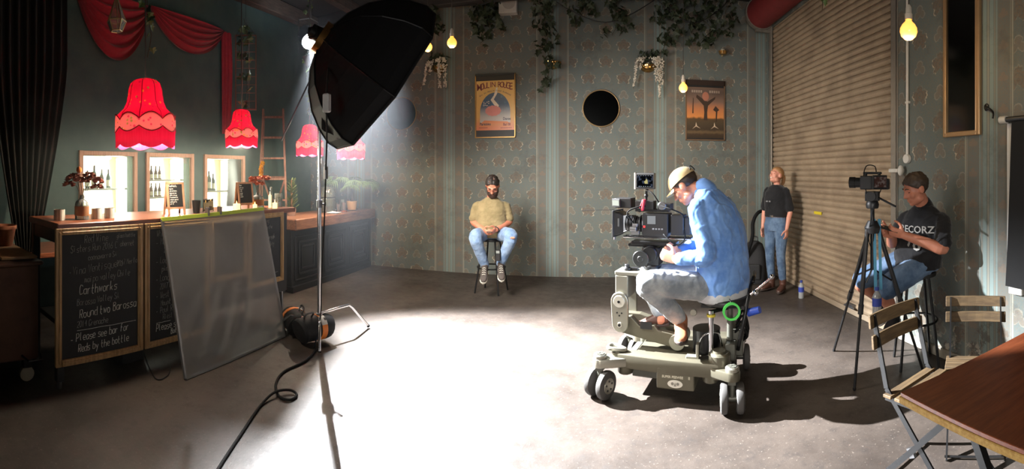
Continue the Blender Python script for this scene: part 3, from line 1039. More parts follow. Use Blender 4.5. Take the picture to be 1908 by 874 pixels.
# ================================================================== things on the low counter
LT = .971
def onlow(px, X):
    a = az(px)
    return Vector((X, X / math.tan(a), LT))
jr = thing('drink_dispenser', 'big clear glass jar with a dark band on the low counter, behind the chrome pole', 'jar', onlow(610, -3.90))
MB().shell([(.01, 0), (.12, 0), (.125, .03), (.125, .30), (.10, .36), (.09, .38), (.095, .39)], .004, n=26).build('glass_body', glass('jar glass', (222, 226, 214)), jr, smooth='auto')
MB().shell([(.126, .22), (.126, .235)], .002, n=26).build('band', BLACKM, jr)
MB().lathe([(0, .006), (.115, .006), (.115, .10), (0, .10)], n=24).build('filling', mat('dark cordial', (52, 46, 44), .2), jr, smooth='auto')
MB().cyl((.12, 0, .05), (.17, 0, .05), .012, .012, 8).build('tap', CHROME, jr)
for k, (px, X, lab) in enumerate(((630, -3.80, 'upturned clear glass beside the big jar on the low counter'), (638, -3.95, 'tall clear glass in the middle of the low counter'), (641, -3.74, 'copper footed glass just before the palm pot'), (650, -4.02, 'clear glass at the back of the low counter by the palm pot'), (634, -4.10, 'clear glass against the dark wallpaper near the palm pot'))):
    g = thing('drinking_glass', lab, 'glass', onlow(px, X), 0, 'glasses on the low counter')
    hh = (.12, .17, .14, .16, .15)[k]
    MB().shell([(.008, 0), (.034, 0), (.038, hh)], .002, n=16).build('glass_cup', glass('pinkish glass', (244, 214, 200)) if k != 1 else CLEAR, g, smooth='auto')
    if k == 2:
        MB().lathe([(0, -.0005), (.05, -.0005), (.05, .02), (0, .02)], n=18).build('copper_base', mat('copper', (200, 110, 70), .3, .9), g, smooth='auto')
nk = thing('bar_towel', 'crumpled white bar towel lying by the big jar', 'towel', onlow(623, -3.70))
m = MB()
N = 10
vs = [(x / N * .16 - .08, y / N * .2 - .1, .012 + .03 * abs(noise.noise(Vector((x * .5, y * .5, 3)))) * (1 if 0 < x < N and 0 < y < N else .2)) for x in range(N + 1) for y in range(N + 1)]
fs_ = [[x * (N + 1) + y, (x + 1) * (N + 1) + y, (x + 1) * (N + 1) + y + 1, x * (N + 1) + y + 1] for x in range(N) for y in range(N)]
m.add(vs, fs_)
m.add([(a, b_, .0) for a, b_, c in vs], [f[::-1] for f in fs_])
m.build('cloth', mat('white cotton', (206, 200, 192), .9), nk, smooth=True)

LEAFM = mat('green leaf', (64, 96, 46), .5, var=.4, scale=30)
def blade(mb, p0, p1, p2, w, n=4):
    """narrow arching leaf"""
    P = []
    for i in range(n + 1):
        t_ = i / n
        P.append(Vector(p0) * (1 - t_) ** 2 + Vector(p1) * 2 * t_ * (1 - t_) + Vector(p2) * t_ * t_)
    vs, fs = [], []
    for i in range(n + 1):
        d = (P[min(i + 1, n)] - P[max(i - 1, 0)]).normalized()
        s = d.cross(Vector((0, 0, 1)))
        s = s.normalized() if s.length > 1e-4 else Vector((1, 0, 0))
        ww = w * math.sin(PI * (.12 + .86 * i / n)) 
        up = s.cross(d) * ww * .35
        vs += [P[i] - s * ww, P[i] + up * -1, P[i] + s * ww]
    for i in range(n):
        a, b_ = i * 3, i * 3 + 3
        fs += [[a, a + 1, b_ + 1, b_], [a + 1, a + 2, b_ + 2, b_ + 1]]
    mb.add(vs, fs)
pl = thing('potted_palm', 'potted fan palm in a tan pot at the far end of the low counter', 'plant', (-3.76, 6.30, LT))
MB().shell([(.01, 0), (.068, 0), (.085, .13), (.088, .15)], .006, n=24).build('pot', mat('tan pot', (176, 134, 84), .7), pl, smooth='auto')
MB().lathe([(0, .10), (.08, .10), (.08, .125), (0, .13)], n=20).build('soil', mat('potting soil', (34, 26, 20), .95), pl)
MB().lathe([(0, .0005), (.08, .0005), (.085, .012), (0, .012)], n=20).build('saucer', BLACK, pl)
m = MB()
m.tube(catmull([(0, 0, .12), (.01, .005, .22), (0, 0, .36)], 4), [.026, .018], 8)
m.build('trunk', mat('palm trunk', (58, 48, 38), .9, bump=.5), pl, smooth=True)
m = MB()
rnd = random.Random(3)
for k in range(15):
    a = 2 * PI * k / 15 + rnd.uniform(-.2, .2)
    Ln = rnd.uniform(.30, .44)
    e = rnd.uniform(.25, 1.0)
    st = Vector((0, 0, .36))
    tip = st + Vector((math.cos(a) * Ln * .7, math.sin(a) * Ln * .7, Ln * .5 * e))
    mid = st + (tip - st) * .5 + Vector((0, 0, .06))
    pts = catmull([st, mid, tip], 4)
    m.tube(pts, [.004, .002], 4)
    for j in range(14):
        f_ = -1.15 + 2.3 * j / 13
        d = Vector((math.cos(a + f_), math.sin(a + f_), .30 - .1 * abs(f_)))
        e2 = tip + d * .19 + Vector((0, 0, -.11 - .05 * abs(f_)))
        blade(m, tip, tip + d * .13, e2, .0075)
m.build('fronds', mat('pale palm frond', (118, 140, 92), .45, var=.35, scale=20), pl)
ct = thing('potted_cactus', 'bushy green succulent in a silver pot at the near end of the low counter', 'plant', (-3.98, 5.02, LT))
MB().shell([(.01, 0), (.058, 0), (.07, .11)], .003, n=22).build('pot', CHROME, ct, smooth='auto')
m = MB()
rnd = random.Random(11)
for k in range(90):
    a, z_ = rnd.uniform(0, 2 * PI), rnd.uniform(.08, .50)
    r_ = .07 * (1 - .5 * z_ / .5)
    p0 = Vector((math.cos(a) * .02, math.sin(a) * .02, z_))
    d = Vector((math.cos(a), math.sin(a), .6))
    blade(m, p0, p0 + d * r_ * .7, p0 + d * r_ * 1.5 + Vector((0, 0, .01)), .011, 3)
m.build('leaves', mat('olive succulent', (92, 108, 62), .55, var=.4, scale=24), ct)
MB().tube([(0, 0, .05), (0, 0, .5)], [.02, .008], 7).build('stalk', STEM, ct)
# ================================================================== red fringed lamps over the bar
def shade_cloth(name, dense):
    """red flowered cloth: lets lamp light through"""
    t = NT(name)
    ob = t.obj()
    v = t.n('ShaderNodeTexVoronoi')
    v.inputs['Scale'].default_value = 40
    t.l(ob, v.inputs['Vector'])
    petal = t.m_('SUBTRACT', 1.0, t.step(v.outputs['Distance'], .30, .48))
    sel = t.n('ShaderNodeSeparateColor')
    t.l(v.outputs['Color'], sel.inputs[0])
    on = t.m_('GREATER_THAN', sel.outputs[0], .52 if dense else .72)
    hue = t.n('ShaderNodeValToRGB')
    t.l(sel.outputs[1], hue.inputs[0])
    cr = hue.color_ramp
    cr.interpolation = 'CONSTANT'
    cr.elements[0].color = (*lin((206, 60, 120)), 1)
    cr.elements[1].position = .45
    cr.elements[1].color = (*lin((232, 190, 90)), 1)
    e = cr.elements.new(.72)
    e.color = (*lin((120, 130, 60)), 1)
    base = lin((252, 184, 184)) if dense else lin((240, 78, 128))
    col = t.mix(t.m_('MULTIPLY', petal, t.m_('MULTIPLY', on, .85)), base, hue.outputs[0])
    d = t.n('ShaderNodeBsdfDiffuse')
    tr = t.n('ShaderNodeBsdfTranslucent')
    t.l(col, d.inputs[0])
    t.l(col, tr.inputs[0])
    mx = t.n('ShaderNodeMixShader')
    mx.inputs[0].default_value = .72
    t.l(d.outputs[0], mx.inputs[1])
    t.l(tr.outputs[0], mx.inputs[2])
    t.l(mx.outputs[0], t.out.inputs[0])
    return t.m
CLOTH_A = shade_cloth('red flowered shade cloth', False)
CLOTH_B = shade_cloth('flowered medallion cloth', True)
t = NT('crimson fringe')
mp = t.n('ShaderNodeMapping')
t.l(t.obj(), mp.inputs[0])
mp.inputs['Scale'].default_value = (160, 160, 4)
fc = t.mix(t.noise(1, 2, .5, mp.outputs[0]), lin((214, 36, 96)), lin((246, 96, 148)))
d_, tr_, mx_ = t.n('ShaderNodeBsdfDiffuse'), t.n('ShaderNodeBsdfTranslucent'), t.n('ShaderNodeMixShader')
t.l(fc, d_.inputs[0])
t.l(fc, tr_.inputs[0])
mx_.inputs[0].default_value = .6
t.l(d_.outputs[0], mx_.inputs[1])
t.l(tr_.outputs[0], mx_.inputs[2])
t.l(mx_.outputs[0], t.out.inputs[0])
FRINGE = t.m
PIPE = mat('dark red piping', (176, 26, 44), .7)
CORD = mat('dark lamp cord', (60, 52, 46), .7)
BULBW = emit('warm opal bulb', (255, 226, 176), 95)

def bell_lamp(label, loc, s, watts):
    """loc: middle of the shade's lower rim"""
    L_ = thing('pendant_lamp', label, 'lamp', loc, 0, 'red fringed pendant lamps over the bar')
    R = .24 * s
    def lobe(a):
        return abs(math.sin(4 * a))
    prof = [(.985, .176), (.89, .236), (.72, .275), (.62, .33), (.58, .39), (.56, .43), (.50, .475), (.38, .50), (.16, .515)]
    sh = MB()
    sh.shell([(R * r, z * s) for r, z in prof], .003, n=64, wob=lambda a, i: (1 - .03 * (1 - lobe(a)), .040 * s * lobe(a) if i == 0 else 0))
    so = sh.build('shade', CLOTH_A, L_, smooth=True)
    band = MB()
    band.shell([(R * 1.0, .125 * s), (R * 1.01, .135 * s), (R * 1.005, .165 * s), (R * .985, .175 * s)], .003, n=64,
               wob=lambda a, i: (1 - .02 * (1 - lobe(a)), (.050 * lobe(a) * s if i == 3 else (.028 * lobe(a) * s if i == 2 else (-.022 * lobe(a) * s if i == 1 else -.040 * lobe(a) * s)))))
    band.build('medallion_band', CLOTH_B, L_, smooth=True)
    fr = MB()
    fr.shell([(R * .985, -.012 * s), (R * .99, .03 * s), (R * .998, .126 * s)], .002, n=64, wob=lambda a, i: (1 - .02 * (1 - lobe(a)), (-.028 * s * lobe(a) if i == 0 else (-.036 * s * lobe(a) if i == 2 else 0))))
    fr.build('fringe', FRINGE, L_, smooth=True)
    pp = MB()
    for zz, amp, rr in ((.178, .050, .995), (.124, -.040, 1.01)):
        pp.tube([(R * (rr - .02 * (1 - lobe(a))) * math.cos(a), R * (rr - .02 * (1 - lobe(a))) * math.sin(a), s * zz + amp * s * lobe(a)) for a in [2 * PI * k / 64 for k in range(64)]], .004 * s, 5, closed=True)
    pp.build('piping', PIPE, L_, smooth=True)
    rb = MB()
    for k in range(8):
        a = PI / 4 * k
        rb.tube([(R * r * .968 * math.cos(a), R * r * .968 * math.sin(a), z * s) for r, z in prof], .003 * s, 4)
    rb.build('wire_rib', PIPE, L_)
    MB().lathe([(0, .0), (.03, .01 * s), (.045, .05 * s), (.035, .10 * s), (.018, .14 * s), (.018, .17 * s), (0, .17 * s)], n=16).build('bulb', BULBW, L_, smooth='auto')
    MB().tube([(0, 0, .17 * s), (0, 0, ZC - loc[2])], .006, 6).build('cord', CORD, L_)
    MB().lathe([(0, ZC - loc[2] - .05), (.04, ZC - loc[2] - .03), (.05, ZC - loc[2]), (0, ZC - loc[2])], n=14).build('ceiling_rose', BLACK, L_)
    add_light('lamp_glow', 'POINT', (0, 0, .235 * s), watts, (1.0, .88, .74), parent=L_, shadow_soft_size=.05)
    add_light('lamp_glow', 'POINT', (0, 0, -.045), watts * .70, (1.0, .86, .64), parent=L_, shadow_soft_size=.04)
    return L_
def lamp_at(label, px, ybot, rho, ht, watts):
    p = U(px, ybot, rho)
    return bell_lamp(label, p, ht / .53, watts)
LW = 62
lamp_at('biggest red fringed pendant lamp, nearest of the four over the bar', 271, 268, 3.62, .53, LW)
lamp_at('red fringed pendant lamp above the far small blackboard, beside the leafy trellis', 450, 270, 5.0, .40, LW)
lamp_at('red fringed pendant lamp between the ladder and the chrome stand', 577, 287, 6.0, .40, LW)
lamp_at('red fringed pendant lamp half hidden behind the black soft box', 654, 293, 6.1, .42, LW)

# ================================================================== red swags on the left wall
t = NT('crimson velvet')
vn = t.noise(14, 4, .6, t.obj())
t.bsdf(t.mix(vn, lin((160, 26, 46)), lin((206, 52, 72))), .85, 0, .2, **{'Sheen Weight': .5})
VELVET = t.m
SWX = XL + .008
def swag(label, A, B, drop0, drop1, folds, name='drape_swag'):
    A, B = Vector(A), Vector(B)
    root = A
    m = MB()
    NU, NV = 36, 40
    top, bot = [], []
    for j in range(NV + 1):
        v = j / NV
        for i in range(NU + 1):
            u = i / NU
            sag = drop0 + (drop1 - drop0) * v
            base = A + (B - A) * u + Vector((0, 0, -sag * (4 * u * (1 - u)) ** .8))
            pinch = .35 + .65 * math.sin(PI * u) ** .5
            out = .05 * math.sin(2 * PI * folds * v + 1.2 * u) * pinch + .05 * pinch + .05 * math.sin(PI * v) * pinch
            top.append(base - root + Vector((out, 0, 0)))
    fs = [[j * (NU + 1) + i, j * (NU + 1) + i + 1, (j + 1) * (NU + 1) + i + 1, (j + 1) * (NU + 1) + i] for j in range(NV) for i in range(NU)]
    m.add(top, fs)
    m.add([p - Vector((.006, 0, 0)) for p in top], [f[::-1] for f in fs])
    o = m.build(name, VELVET, None, smooth=True)
    o.location = root
    return tag(o, label, 'drape', 'crimson drapes on the left wall')
A1, B1 = UX(138, -28, SWX), UX(277, 14, SWX)
swag('deep crimson swag behind the hanging brass lantern', A1, B1, .02, .82, 5)
B2 = UX(414, 58, SWX)
swag('crimson swag sloping down to the hanging tail', UX(279, 12, SWX), B2, .0, .50, 5)
tl0, tl1 = UX(411, 58, SWX + .01), UX(429, 60, SWX + .01)
zb = UX(420, 250, SWX).z
m = MB()
vs, fs = [], []
N = 24
for j in range(17):
    v = j / 16
    for i in range(N + 1):
        u = i / N
        y = tl0.y + (tl1.y - tl0.y) * u * (1 + .1 * math.sin(5 * v))
        vs.append((.025 * math.sin(u * 6 * PI + v) + .03, y - tl0.y, (zb - tl0.z) * v))
fs = [[j * (N + 1) + i, j * (N + 1) + i + 1, (j + 1) * (N + 1) + i + 1, (j + 1) * (N + 1) + i] for j in range(16) for i in range(N)]
m.add(vs, fs)
m.add([(a - .006, b_, c) for a, b_, c in vs], [f[::-1] for f in fs])
o = m.build('drape_tail', VELVET, None, smooth=True)
o.location = (SWX, tl0.y, tl0.z)
tag(o, 'long narrow crimson drape tail hanging beside the copper wire trellis', 'drape', 'crimson drapes on the left wall')

# black drape at the far left
bcm = mat('black stage cloth', (46, 44, 41), .95, var=.3, scale=5)
def stage_drape(label, pxl, pxr, pxl2, pxr2, y2, X, ztop=ZC - .02):
    m = MB()
    N, K = 60, 26
    z2 = UX((pxl2 + pxr2) / 2, y2, X).z
    vs = []
    for j in range(K + 1):
        v = j / K
        z = ztop + (z2 - ztop) * v
        w_ = max(0, (v - .45) / .55) ** 1.3
        ya = X / math.tan(az(pxl + (pxl2 - pxl) * w_))
        yb = X / math.tan(az(pxr + (pxr2 - pxr) * w_))
        for i in range(N + 1):
            u = i / N
            vs.append((X + .05 * math.sin(u * 9 * 2 * PI + .6 * math.sin(3 * v)) * (1 - .4 * v), ya + (yb - ya) * u, z))
    fs = [[j * (N + 1) + i, j * (N + 1) + i + 1, (j + 1) * (N + 1) + i + 1, (j + 1) * (N + 1) + i] for j in range(K) for i in range(N)]
    m.add(vs, fs)
    m.add([(a - .008, b_, c) for a, b_, c in vs], [f[::-1] for f in fs])
    return tag(m.build('stage_drape', bcm, None, smooth=True), label, 'drape')
stage_drape('tall black drape gathered to a point above the rusty cart', -20, 124, 34, 66, 486, -4.25)

# ================================================================== brass lantern
BRASS = mat('aged brass', (196, 170, 116), .42, .5, var=.2)
lp = U(217, 58, 3.9)
ln = thing('glass_lantern', 'brass and glass teardrop lantern hanging in front of the deep red swag', 'lantern', lp)
ring = [Vector((.085 * math.cos(a), .085 * math.sin(a), .085)) for a in [PI / 5 * 2 * k for k in range(5)]]
base = [Vector((.05 * math.cos(a), .05 * math.sin(a), 0)) for a in [PI / 5 * 2 * k for k in range(5)]]
apex = Vector((0, 0, .31))
m = MB()
for k in range(5):
    k2 = (k + 1) % 5
    for a, b_ in ((ring[k], apex), (ring[k], ring[k2]), (ring[k], base[k]), (base[k], base[k2])):
        m.tube([a, b_], .0045, 5)
m.build('brass_edges', BRASS, ln)
m = MB()
for k in range(5):
    k2 = (k + 1) % 5
    if k != 3:
        m.add([ring[k], ring[k2], apex], [[0, 1, 2]])
    m.add([base[k], base[k2], ring[k2], ring[k]], [[0, 1, 2, 3]])
m.add(base, [[4, 3, 2, 1, 0]])
m.build('glass_pane', glass('lantern glass', (238, 232, 206), milk=.22), ln)
MB().tube([(0, 0, .31), (0, 0, ZC - lp.z)], .002, 4).build('hanging_wire', BRASS, ln)

# ================================================================== ivy
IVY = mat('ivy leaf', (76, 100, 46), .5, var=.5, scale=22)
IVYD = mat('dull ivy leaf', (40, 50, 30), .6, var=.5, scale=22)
VINE = mat('vine stem', (70, 62, 42), .85)
LOBES = [(0, -.02), (.28, -.18), (.52, -.02), (.36, .22), (.62, .42), (.30, .52), (0, 1.0), (-.30, .52), (-.62, .42), (-.36, .22), (-.52, -.02), (-.28, -.18)]
def ivy_leaf(mb, c, s, rnd, droop=.6):
    a = rnd.uniform(0, 2 * PI)
    d = Vector((math.cos(a), math.sin(a), -droop - rnd.random())).normalized()
    n_ = Vector((rnd.uniform(-1, 1), rnd.uniform(-1, 1), rnd.uniform(-.2, 1)))
    x = d.cross(n_)
    x = x.normalized() if x.length > .01 else Vector((1, 0, 0))
    nn = x.cross(d)
    P = [Vector(c) + x * (u * s) + d * (v * s) + nn * (-.25 * s * abs(u)) for u, v in LOBES]
    mb.add(P + [Vector(c) + d * .3 * s + nn * .06 * s], [[i, (i + 1) % 12, 12] for i in range(12)])
def hang_vine(label, top, length, n, s, rnd, mtl=None, spread=.05, name='hanging_vine', group='hanging vines', sway=.06, cat='vine'):
    top = Vector(top)
    v = thing(name, label, cat, top, 0, group)
    pts = [Vector((sway * math.sin(k * 1.3 + rnd.random()) * k / 8, sway * math.cos(k * 1.7) * k / 8, -length * k / 8)) for k in range(9)]
    P = catmull(pts, 4)
    MB().tube(P, .004, 5).build('stem', VINE, v)
    m = MB()
    for i in range(n):
        q = P[int(rnd.random() ** .9 * (len(P) - 1))]
        ivy_leaf(m, q + Vector((rnd.uniform(-spread, spread), rnd.uniform(-spread, spread), rnd.uniform(-.03, .03))), s * rnd.uniform(.6, 1.15), rnd)
    m.build('leaves', mtl or IVY, v)
    return v
rnd = random.Random(21)
a = U(276, 8, 4.3)
hang_vine('sparse ivy hanging where the two red swags meet', (a.x, a.y, ZC), ZC - U(266, 104, 4.3).z, 26, .075, rnd, IVY, .06)
# wire trellis with ivy
tp = U(458, 66, 5.3)
tw, th = .235, .86
tr = thing('wire_trellis', 'narrow copper wire trellis hung above the second red lamp', 'trellis', (tp.x, tp.y, tp.z - th), -az(458))
COP = mat('copper bar', (158, 112, 92), .4, .6)
m = MB()
for s in (-1, 1):
    m.box((s * tw / 2, 0, th / 2), (.014, .014, th))
for zz in (0, th):
    m.box((0, 0, zz), (tw + .014, .014, .014))
m.build('frame', COP, tr)
m = MB()
for k in range(1, 9):
    m.tube([(-tw / 2, 0, th * k / 9), (tw / 2, 0, th * k / 9)], .0022, 4)
for k in range(1, 3):
    m.tube([(-tw / 2 + tw * k / 3, 0, 0), (-tw / 2 + tw * k / 3, 0, th)], .0022, 4)
m.build('wire_grid', COP, tr)
m = MB()
for s in (-1, 1):
    m.tube([(s * tw / 2, 0, th), (0, 0, th + .14)], .002, 4)
m.tube([(0, 0, th + .14), (0, 0, ZC - tp.z + th)], .002, 4)
m.build('hanging_wire', BLACK, tr)
v = thing('trellis_ivy', 'big leaved ivy climbing through the copper trellis', 'vine', (tp.x, tp.y, tp.z - th), -az(458), 'hanging vines')
MB().tube(catmull([(-.02, .012, th + .2), (.03, .014, th * .85), (-.03, -.012, th * .6), (.02, .014, th * .35), (0, -.014, .1)], 6), .004, 5).build('stem', VINE, v)
m = MB()
for k in range(30):
    zz = rnd.choice([.95, .9, .78, .72, .48, .42, .30, .27, .1, 1.08])
    ivy_leaf(m, (rnd.uniform(-.08, .08), rnd.choice((-.03, .03)), th * zz + rnd.uniform(-.03, .03)), .085 * rnd.uniform(.7, 1.2), rnd, .2)
m.build('leaves', IVY, v)
a = U(577, 88, 6.3)
hang_vine('thin ivy hanging beneath the bright lamp in the corner', (a.x, a.y, ZC), ZC - U(577, 212, 6.3).z, 60, .065, rnd, IVY, .05)

# ================================================================== ladder
OLDW = wood('worn ladder timber', (120, 84, 70), (164, 122, 102), axis='Z', rough=.7)
lb = Vector((-4.645, 5.40, 0))
ld = thing('step_ladder', 'tall worn wooden step ladder standing open by the teal wall behind the bar', 'ladder', lb, .62)
H = 2.57
m0, m1 = MB(), MB()
for s in (-1, 1):
    m0.bar((s * .25, -.20, 0), (s * .155, 0, H), .07, .03, (1, 0, 0))
    m1.bar((s * .235, .25, 0), (s * .15, .03, H - .06), .05, .025, (1, 0, 0))
m0.build('front_rail', OLDW, ld, bevel=.003)
m1.build('rear_rail', OLDW, ld, bevel=.003)
for k in range(8):
    q = (k + .6) / 8
    w_ = .25 - .095 * q
    MB().box((0, -.20 * (1 - q), H * q), (2 * w_ - .02, .09, .028)).build('tread', OLDW, ld, bevel=.003)
m = MB()
m.box((0, .215, .4), (.44, .03, .04))
m.box((0, .12, 1.5), (.36, .03, .04))
m.bar((-.2, .215, .35), (.18, .125, 1.5), .03, .012, (0, 1, 0))
m.bar((.2, .215, .35), (-.18, .125, 1.5), .03, .012, (0, 1, 0))
m.build('rear_brace', OLDW, ld, bevel=.002)

# ================================================================== grey diffusion scrim leaning on the bar
t = NT('grey diffusion cloth')
sn = t.noise(3.5, 5, .65, t.obj())
sc_ = t.mix(sn, lin((196, 196, 196)), lin((224, 224, 222)))
d_, tr_, cl_ = t.n('ShaderNodeBsdfDiffuse'), t.n('ShaderNodeBsdfTranslucent'), t.n('ShaderNodeBsdfTransparent')
t.l(sc_, d_.inputs[0])
t.l(sc_, tr_.inputs[0])
m1_, m2_ = t.n('ShaderNodeMixShader'), t.n('ShaderNodeMixShader')
m1_.inputs[0].default_value = .4
t.l(d_.outputs[0], m1_.inputs[1])
t.l(tr_.outputs[0], m1_.inputs[2])
m2_.inputs[0].default_value = .50
t.l(m1_.outputs[0], m2_.inputs[1])
t.l(cl_.outputs[0], m2_.inputs[2])
t.l(m2_.outputs[0], t.out.inputs[0])
SCRIM = t.m
BLq, BRq = Vector((-2.70, 2.13, .012)), Vector((-2.76, 3.38, .012))
TLq, TRq = Vector((-2.962, 2.10, 1.19)), Vector((-2.962, 3.28, 1.215))
sc = thing('diffusion_scrim', 'big grey translucent scrim leaning against the chalkboards of the bar', 'scrim', BLq)
o_ = BLq
m = MB()
cor = [BLq - o_, BRq - o_, TRq - o_, TLq - o_]
nrm = (cor[1] - cor[0]).cross(cor[3] - cor[0]).normalized()
for i in range(4):
    m.bar(cor[i], cor[(i + 1) % 4], .022, .022, nrm)
m.build('alloy_frame', mat('dull alloy', (150, 150, 150), .4, .7), sc, bevel=.002)
m = MB()
N = 70
vs = []
for j in range(N + 1):
    for i in range(N + 1):
        u, v = i / N, j / N
        p = (cor[0] * (1 - u) + cor[1] * u) * (1 - v) + (cor[3] * (1 - u) + cor[2] * u) * v
        fold = .022 * abs(math.sin((u * 1.25 - v * .75) * 13 + 1.5 * noise.noise(Vector((u * 2, v * 2, 1))))) ** 3 * max(0, 1 - v / .5) ** .7 * math.sin(PI * min(1, max(0, u))) * math.sin(PI * min(1, v * 3 + .02) / 2) 
        vs.append(p + nrm * (.012 + fold + .004 * noise.noise(Vector((u * 4, v * 4, 7)))))
fs = [[j * (N + 1) + i, j * (N + 1) + i + 1, (j + 1) * (N + 1) + i + 1, (j + 1) * (N + 1) + i] for j in range(N) for i in range(N)]
m.add(vs, fs)
m.build('diffusion_cloth', SCRIM, sc, smooth=True)
m = MB()
e = (cor[2] - cor[3]).normalized()
m.bar(cor[3] + nrm * .006 - e * .01, cor[2] + nrm * .006 + e * .005, .032, .026, nrm)
m.build('yellow_tape', mat('fluoro yellow tape', (186, 206, 66), .5), sc, bevel=.002)
for q in (.40, .52):
    c = cor[3] + (cor[2] - cor[3]) * q
    MB().box(c + Vector((.006, 0, .03)), (.05, .016, .07)).build('clip', STEEL, sc, bevel=.003)

# ================================================================== rusty cart, far left
cart = thing('cart', 'rusty brown steel cart on castors beside the black drape', 'cart', (-3.62, .72, 0))
RUST = mat('rusted brown steel', (92, 66, 52), .8, .1, var=.5, scale=6)
m = MB()
m.box((0, 0, .53), (.86, .86, .70))
m.box((0, 0, .895), (.92, .92, .03))
m.build('body', RUST, cart, bevel=.01)
MB().box((.1, .3, .925), (.55, .28, .02)).build('chopping_board', mat('pale board', (196, 158, 116), .6), cart, bevel=.003)
MB().tube([(.43, .30, .22), (.50, .33, .20), (.50, .43, .20), (.43, .44, .22)], .008, 6).build('push_bar', BLACKM, cart)
for sx, sy in ((.36, .36), (.36, -.36), (-.36, .36), (-.36, -.36)):
    f = MB().box((sx, sy, .145), (.05, .07, .09)).build('caster', BLACKM, cart, bevel=.006)
    MB().cyl((sx - .016, sy, .055), (sx + .016, sy, .055), .055, n=20).build('wheel', mat('cream caster tyre', (170, 160, 138), .6), f, smooth='auto')
tc = thing('terracotta_pot', 'terracotta pot standing at the back of the rusty cart', 'pot', (-3.82, 1.06, .9105))
MB().shell([(.01, 0), (.07, 0), (.10, .17), (.11, .17), (.11, .20)], .008, n=22).build('pot_body', mat('terracotta', (150, 92, 64), .8), tc, smooth='auto')

# thin lead on the floor below the bar
o = MB().tube(catmull([UF(265, 642, .006), UF(272, 668, .006), UF(290, 705, .006), UF(312, 700, .006), UF(318, 684, .006)], 6), .005, 6).build('power_lead', BLACK, None, smooth=True)
tag(o, 'thin black lead on the floor beneath the chalkboards', 'cable')

# ================================================================== chrome light stand
SP = Vector((-2.40, 3.44, 0))
st = thing('light_stand', 'tall chrome stand with a bent leg base, carrying the black soft box', 'light stand', SP)
TOPZ = U(602, 98, SP.length).z
MB().tube([(0, 0, .20), (0, 0, 1.30)], .020, 14).build('column', CHROME, st, smooth='auto')
MB().tube([(0, 0, 1.24), (0, 0, 2.1)], .016, 14).build('riser', CHROME, st, smooth='auto')
MB().tube([(0, 0, 2.0), (.012, 0, TOPZ)], .013, 12).build('riser', CHROME, st, smooth='auto')
for zz, r_ in ((1.28, .027), (2.06, .023), (.24, .03)):
    c = MB().cyl((0, 0, zz - .035), (0, 0, zz + .035), r_, n=14).build('clamp_collar', STEEL, st, smooth='auto')
    MB().tube([(r_, 0, zz), (r_ + .05, -.02, zz)], [.006, .012], 8).build('knob', BLACK, c)
def c_leg(a, L1, L2, hz):
    d = Vector((math.cos(a), math.sin(a), 0))
    P = [d * .02 + Vector((0, 0, hz)), d * (L1 * .6) + Vector((0, 0, hz + .012)), d * L1 + Vector((0, 0, hz + .015)), d * (L1 + .045) + Vector((0, 0, hz - .02)), d * (L1 + L2) + Vector((0, 0, .02))]
    lg = MB().tube(P, .0125, 10).build('leg', CHROME, st, smooth='auto')
    MB().tube([P[-2] * .06 + P[-1] * .94, P[-1]], .016, 10).build('rubber_foot', RUBBER, lg, smooth='auto')
c_leg(math.radians(72), .36, .26, .27)
c_leg(math.radians(-55), .16, .12, .235)
c_leg(math.radians(190), .30, .22, .20)
# two shot bags draped on the legs
def shot_bag(label, loc, rz, tilt):
    b_ = thing('sandbag', label, 'sandbag', loc, rz, 'black shot bags with orange bands on the stand base')
    b_.rotation_euler = (0, tilt, rz)
    m = MB()
    m.tube(catmull([(-.17, 0, 0), (-.12, 0, .01), (0, 0, .015), (.12, 0, .01), (.17, 0, 0)], 4), [.08, .115, .12, .125, .12, .118, .12, .122, .12, .118, .12, .125, .12, .118, .112, .11, .08][:17], 16, flat=.92)
    m.build('bag_body', mat('black bag nylon', (11, 11, 12), .7, spec=.25, var=.4, scale=30, bump=.3), b_, smooth='auto')
    MB().tube([(.02, 0, .014), (.075, 0, .012)], .1245, 20, flat=.92).build('orange_band', mat('orange webbing', (216, 120, 40), .6), b_, smooth='auto')
    n_ = 8
    m = MB()
    vs = []
    for x in (.018, .077):
        for i in range(n_):
            a = 1.9 + .8 * i / (n_ - 1)
            vs.append((x, .1262 * math.cos(a), .013 + .116 * math.sin(a)))
    m.add(vs, [[i, i + 1, n_ + i + 1, n_ + i] for i in range(n_ - 1)])
    m.build('reflective_patch', mat('silver reflective tape', (196, 192, 186), .3), b_)
    MB().tube(catmull([(-.12, -.02, .09), (-.12, -.05, .16), (-.04, -.05, .17), (-.04, -.02, .12)], 4), .009, 6).build('carry_handle', BLACK, b_)
    return b_
p = UF(545, 622)
shot_bag('shot bag with an orange band lying behind the stand base, next to the scrim', (p.x + .02, p.y + .02, .113), 2.5, .0)
p = UF(576, 648)
shot_bag('shot bag with an orange band slumped in front of the stand base', (p.x - .02, p.y + .10, .135), 1.2, -.0)
# cable on the floor
P = [UF(590, 650, .011), UF(570, 672, .011), UF(530, 692, .011), UF(514, 715, .011), UF(520, 738, .011), UF(540, 745, .011), UF(553, 736, .011), UF(540, 727, .022), UF(512, 731, .030), UF(485, 756, .011), UF(455, 800, .011), UF(425, 845, .011), UF(400, 885, .011), UF(360, 960, .011)]
o = MB().tube(catmull(P, 8), .009, 8).build('floor_cable', RUBBER, None, smooth=True)
tag(o, 'thick black cable with one loop running from the stand across the floor', 'cable')
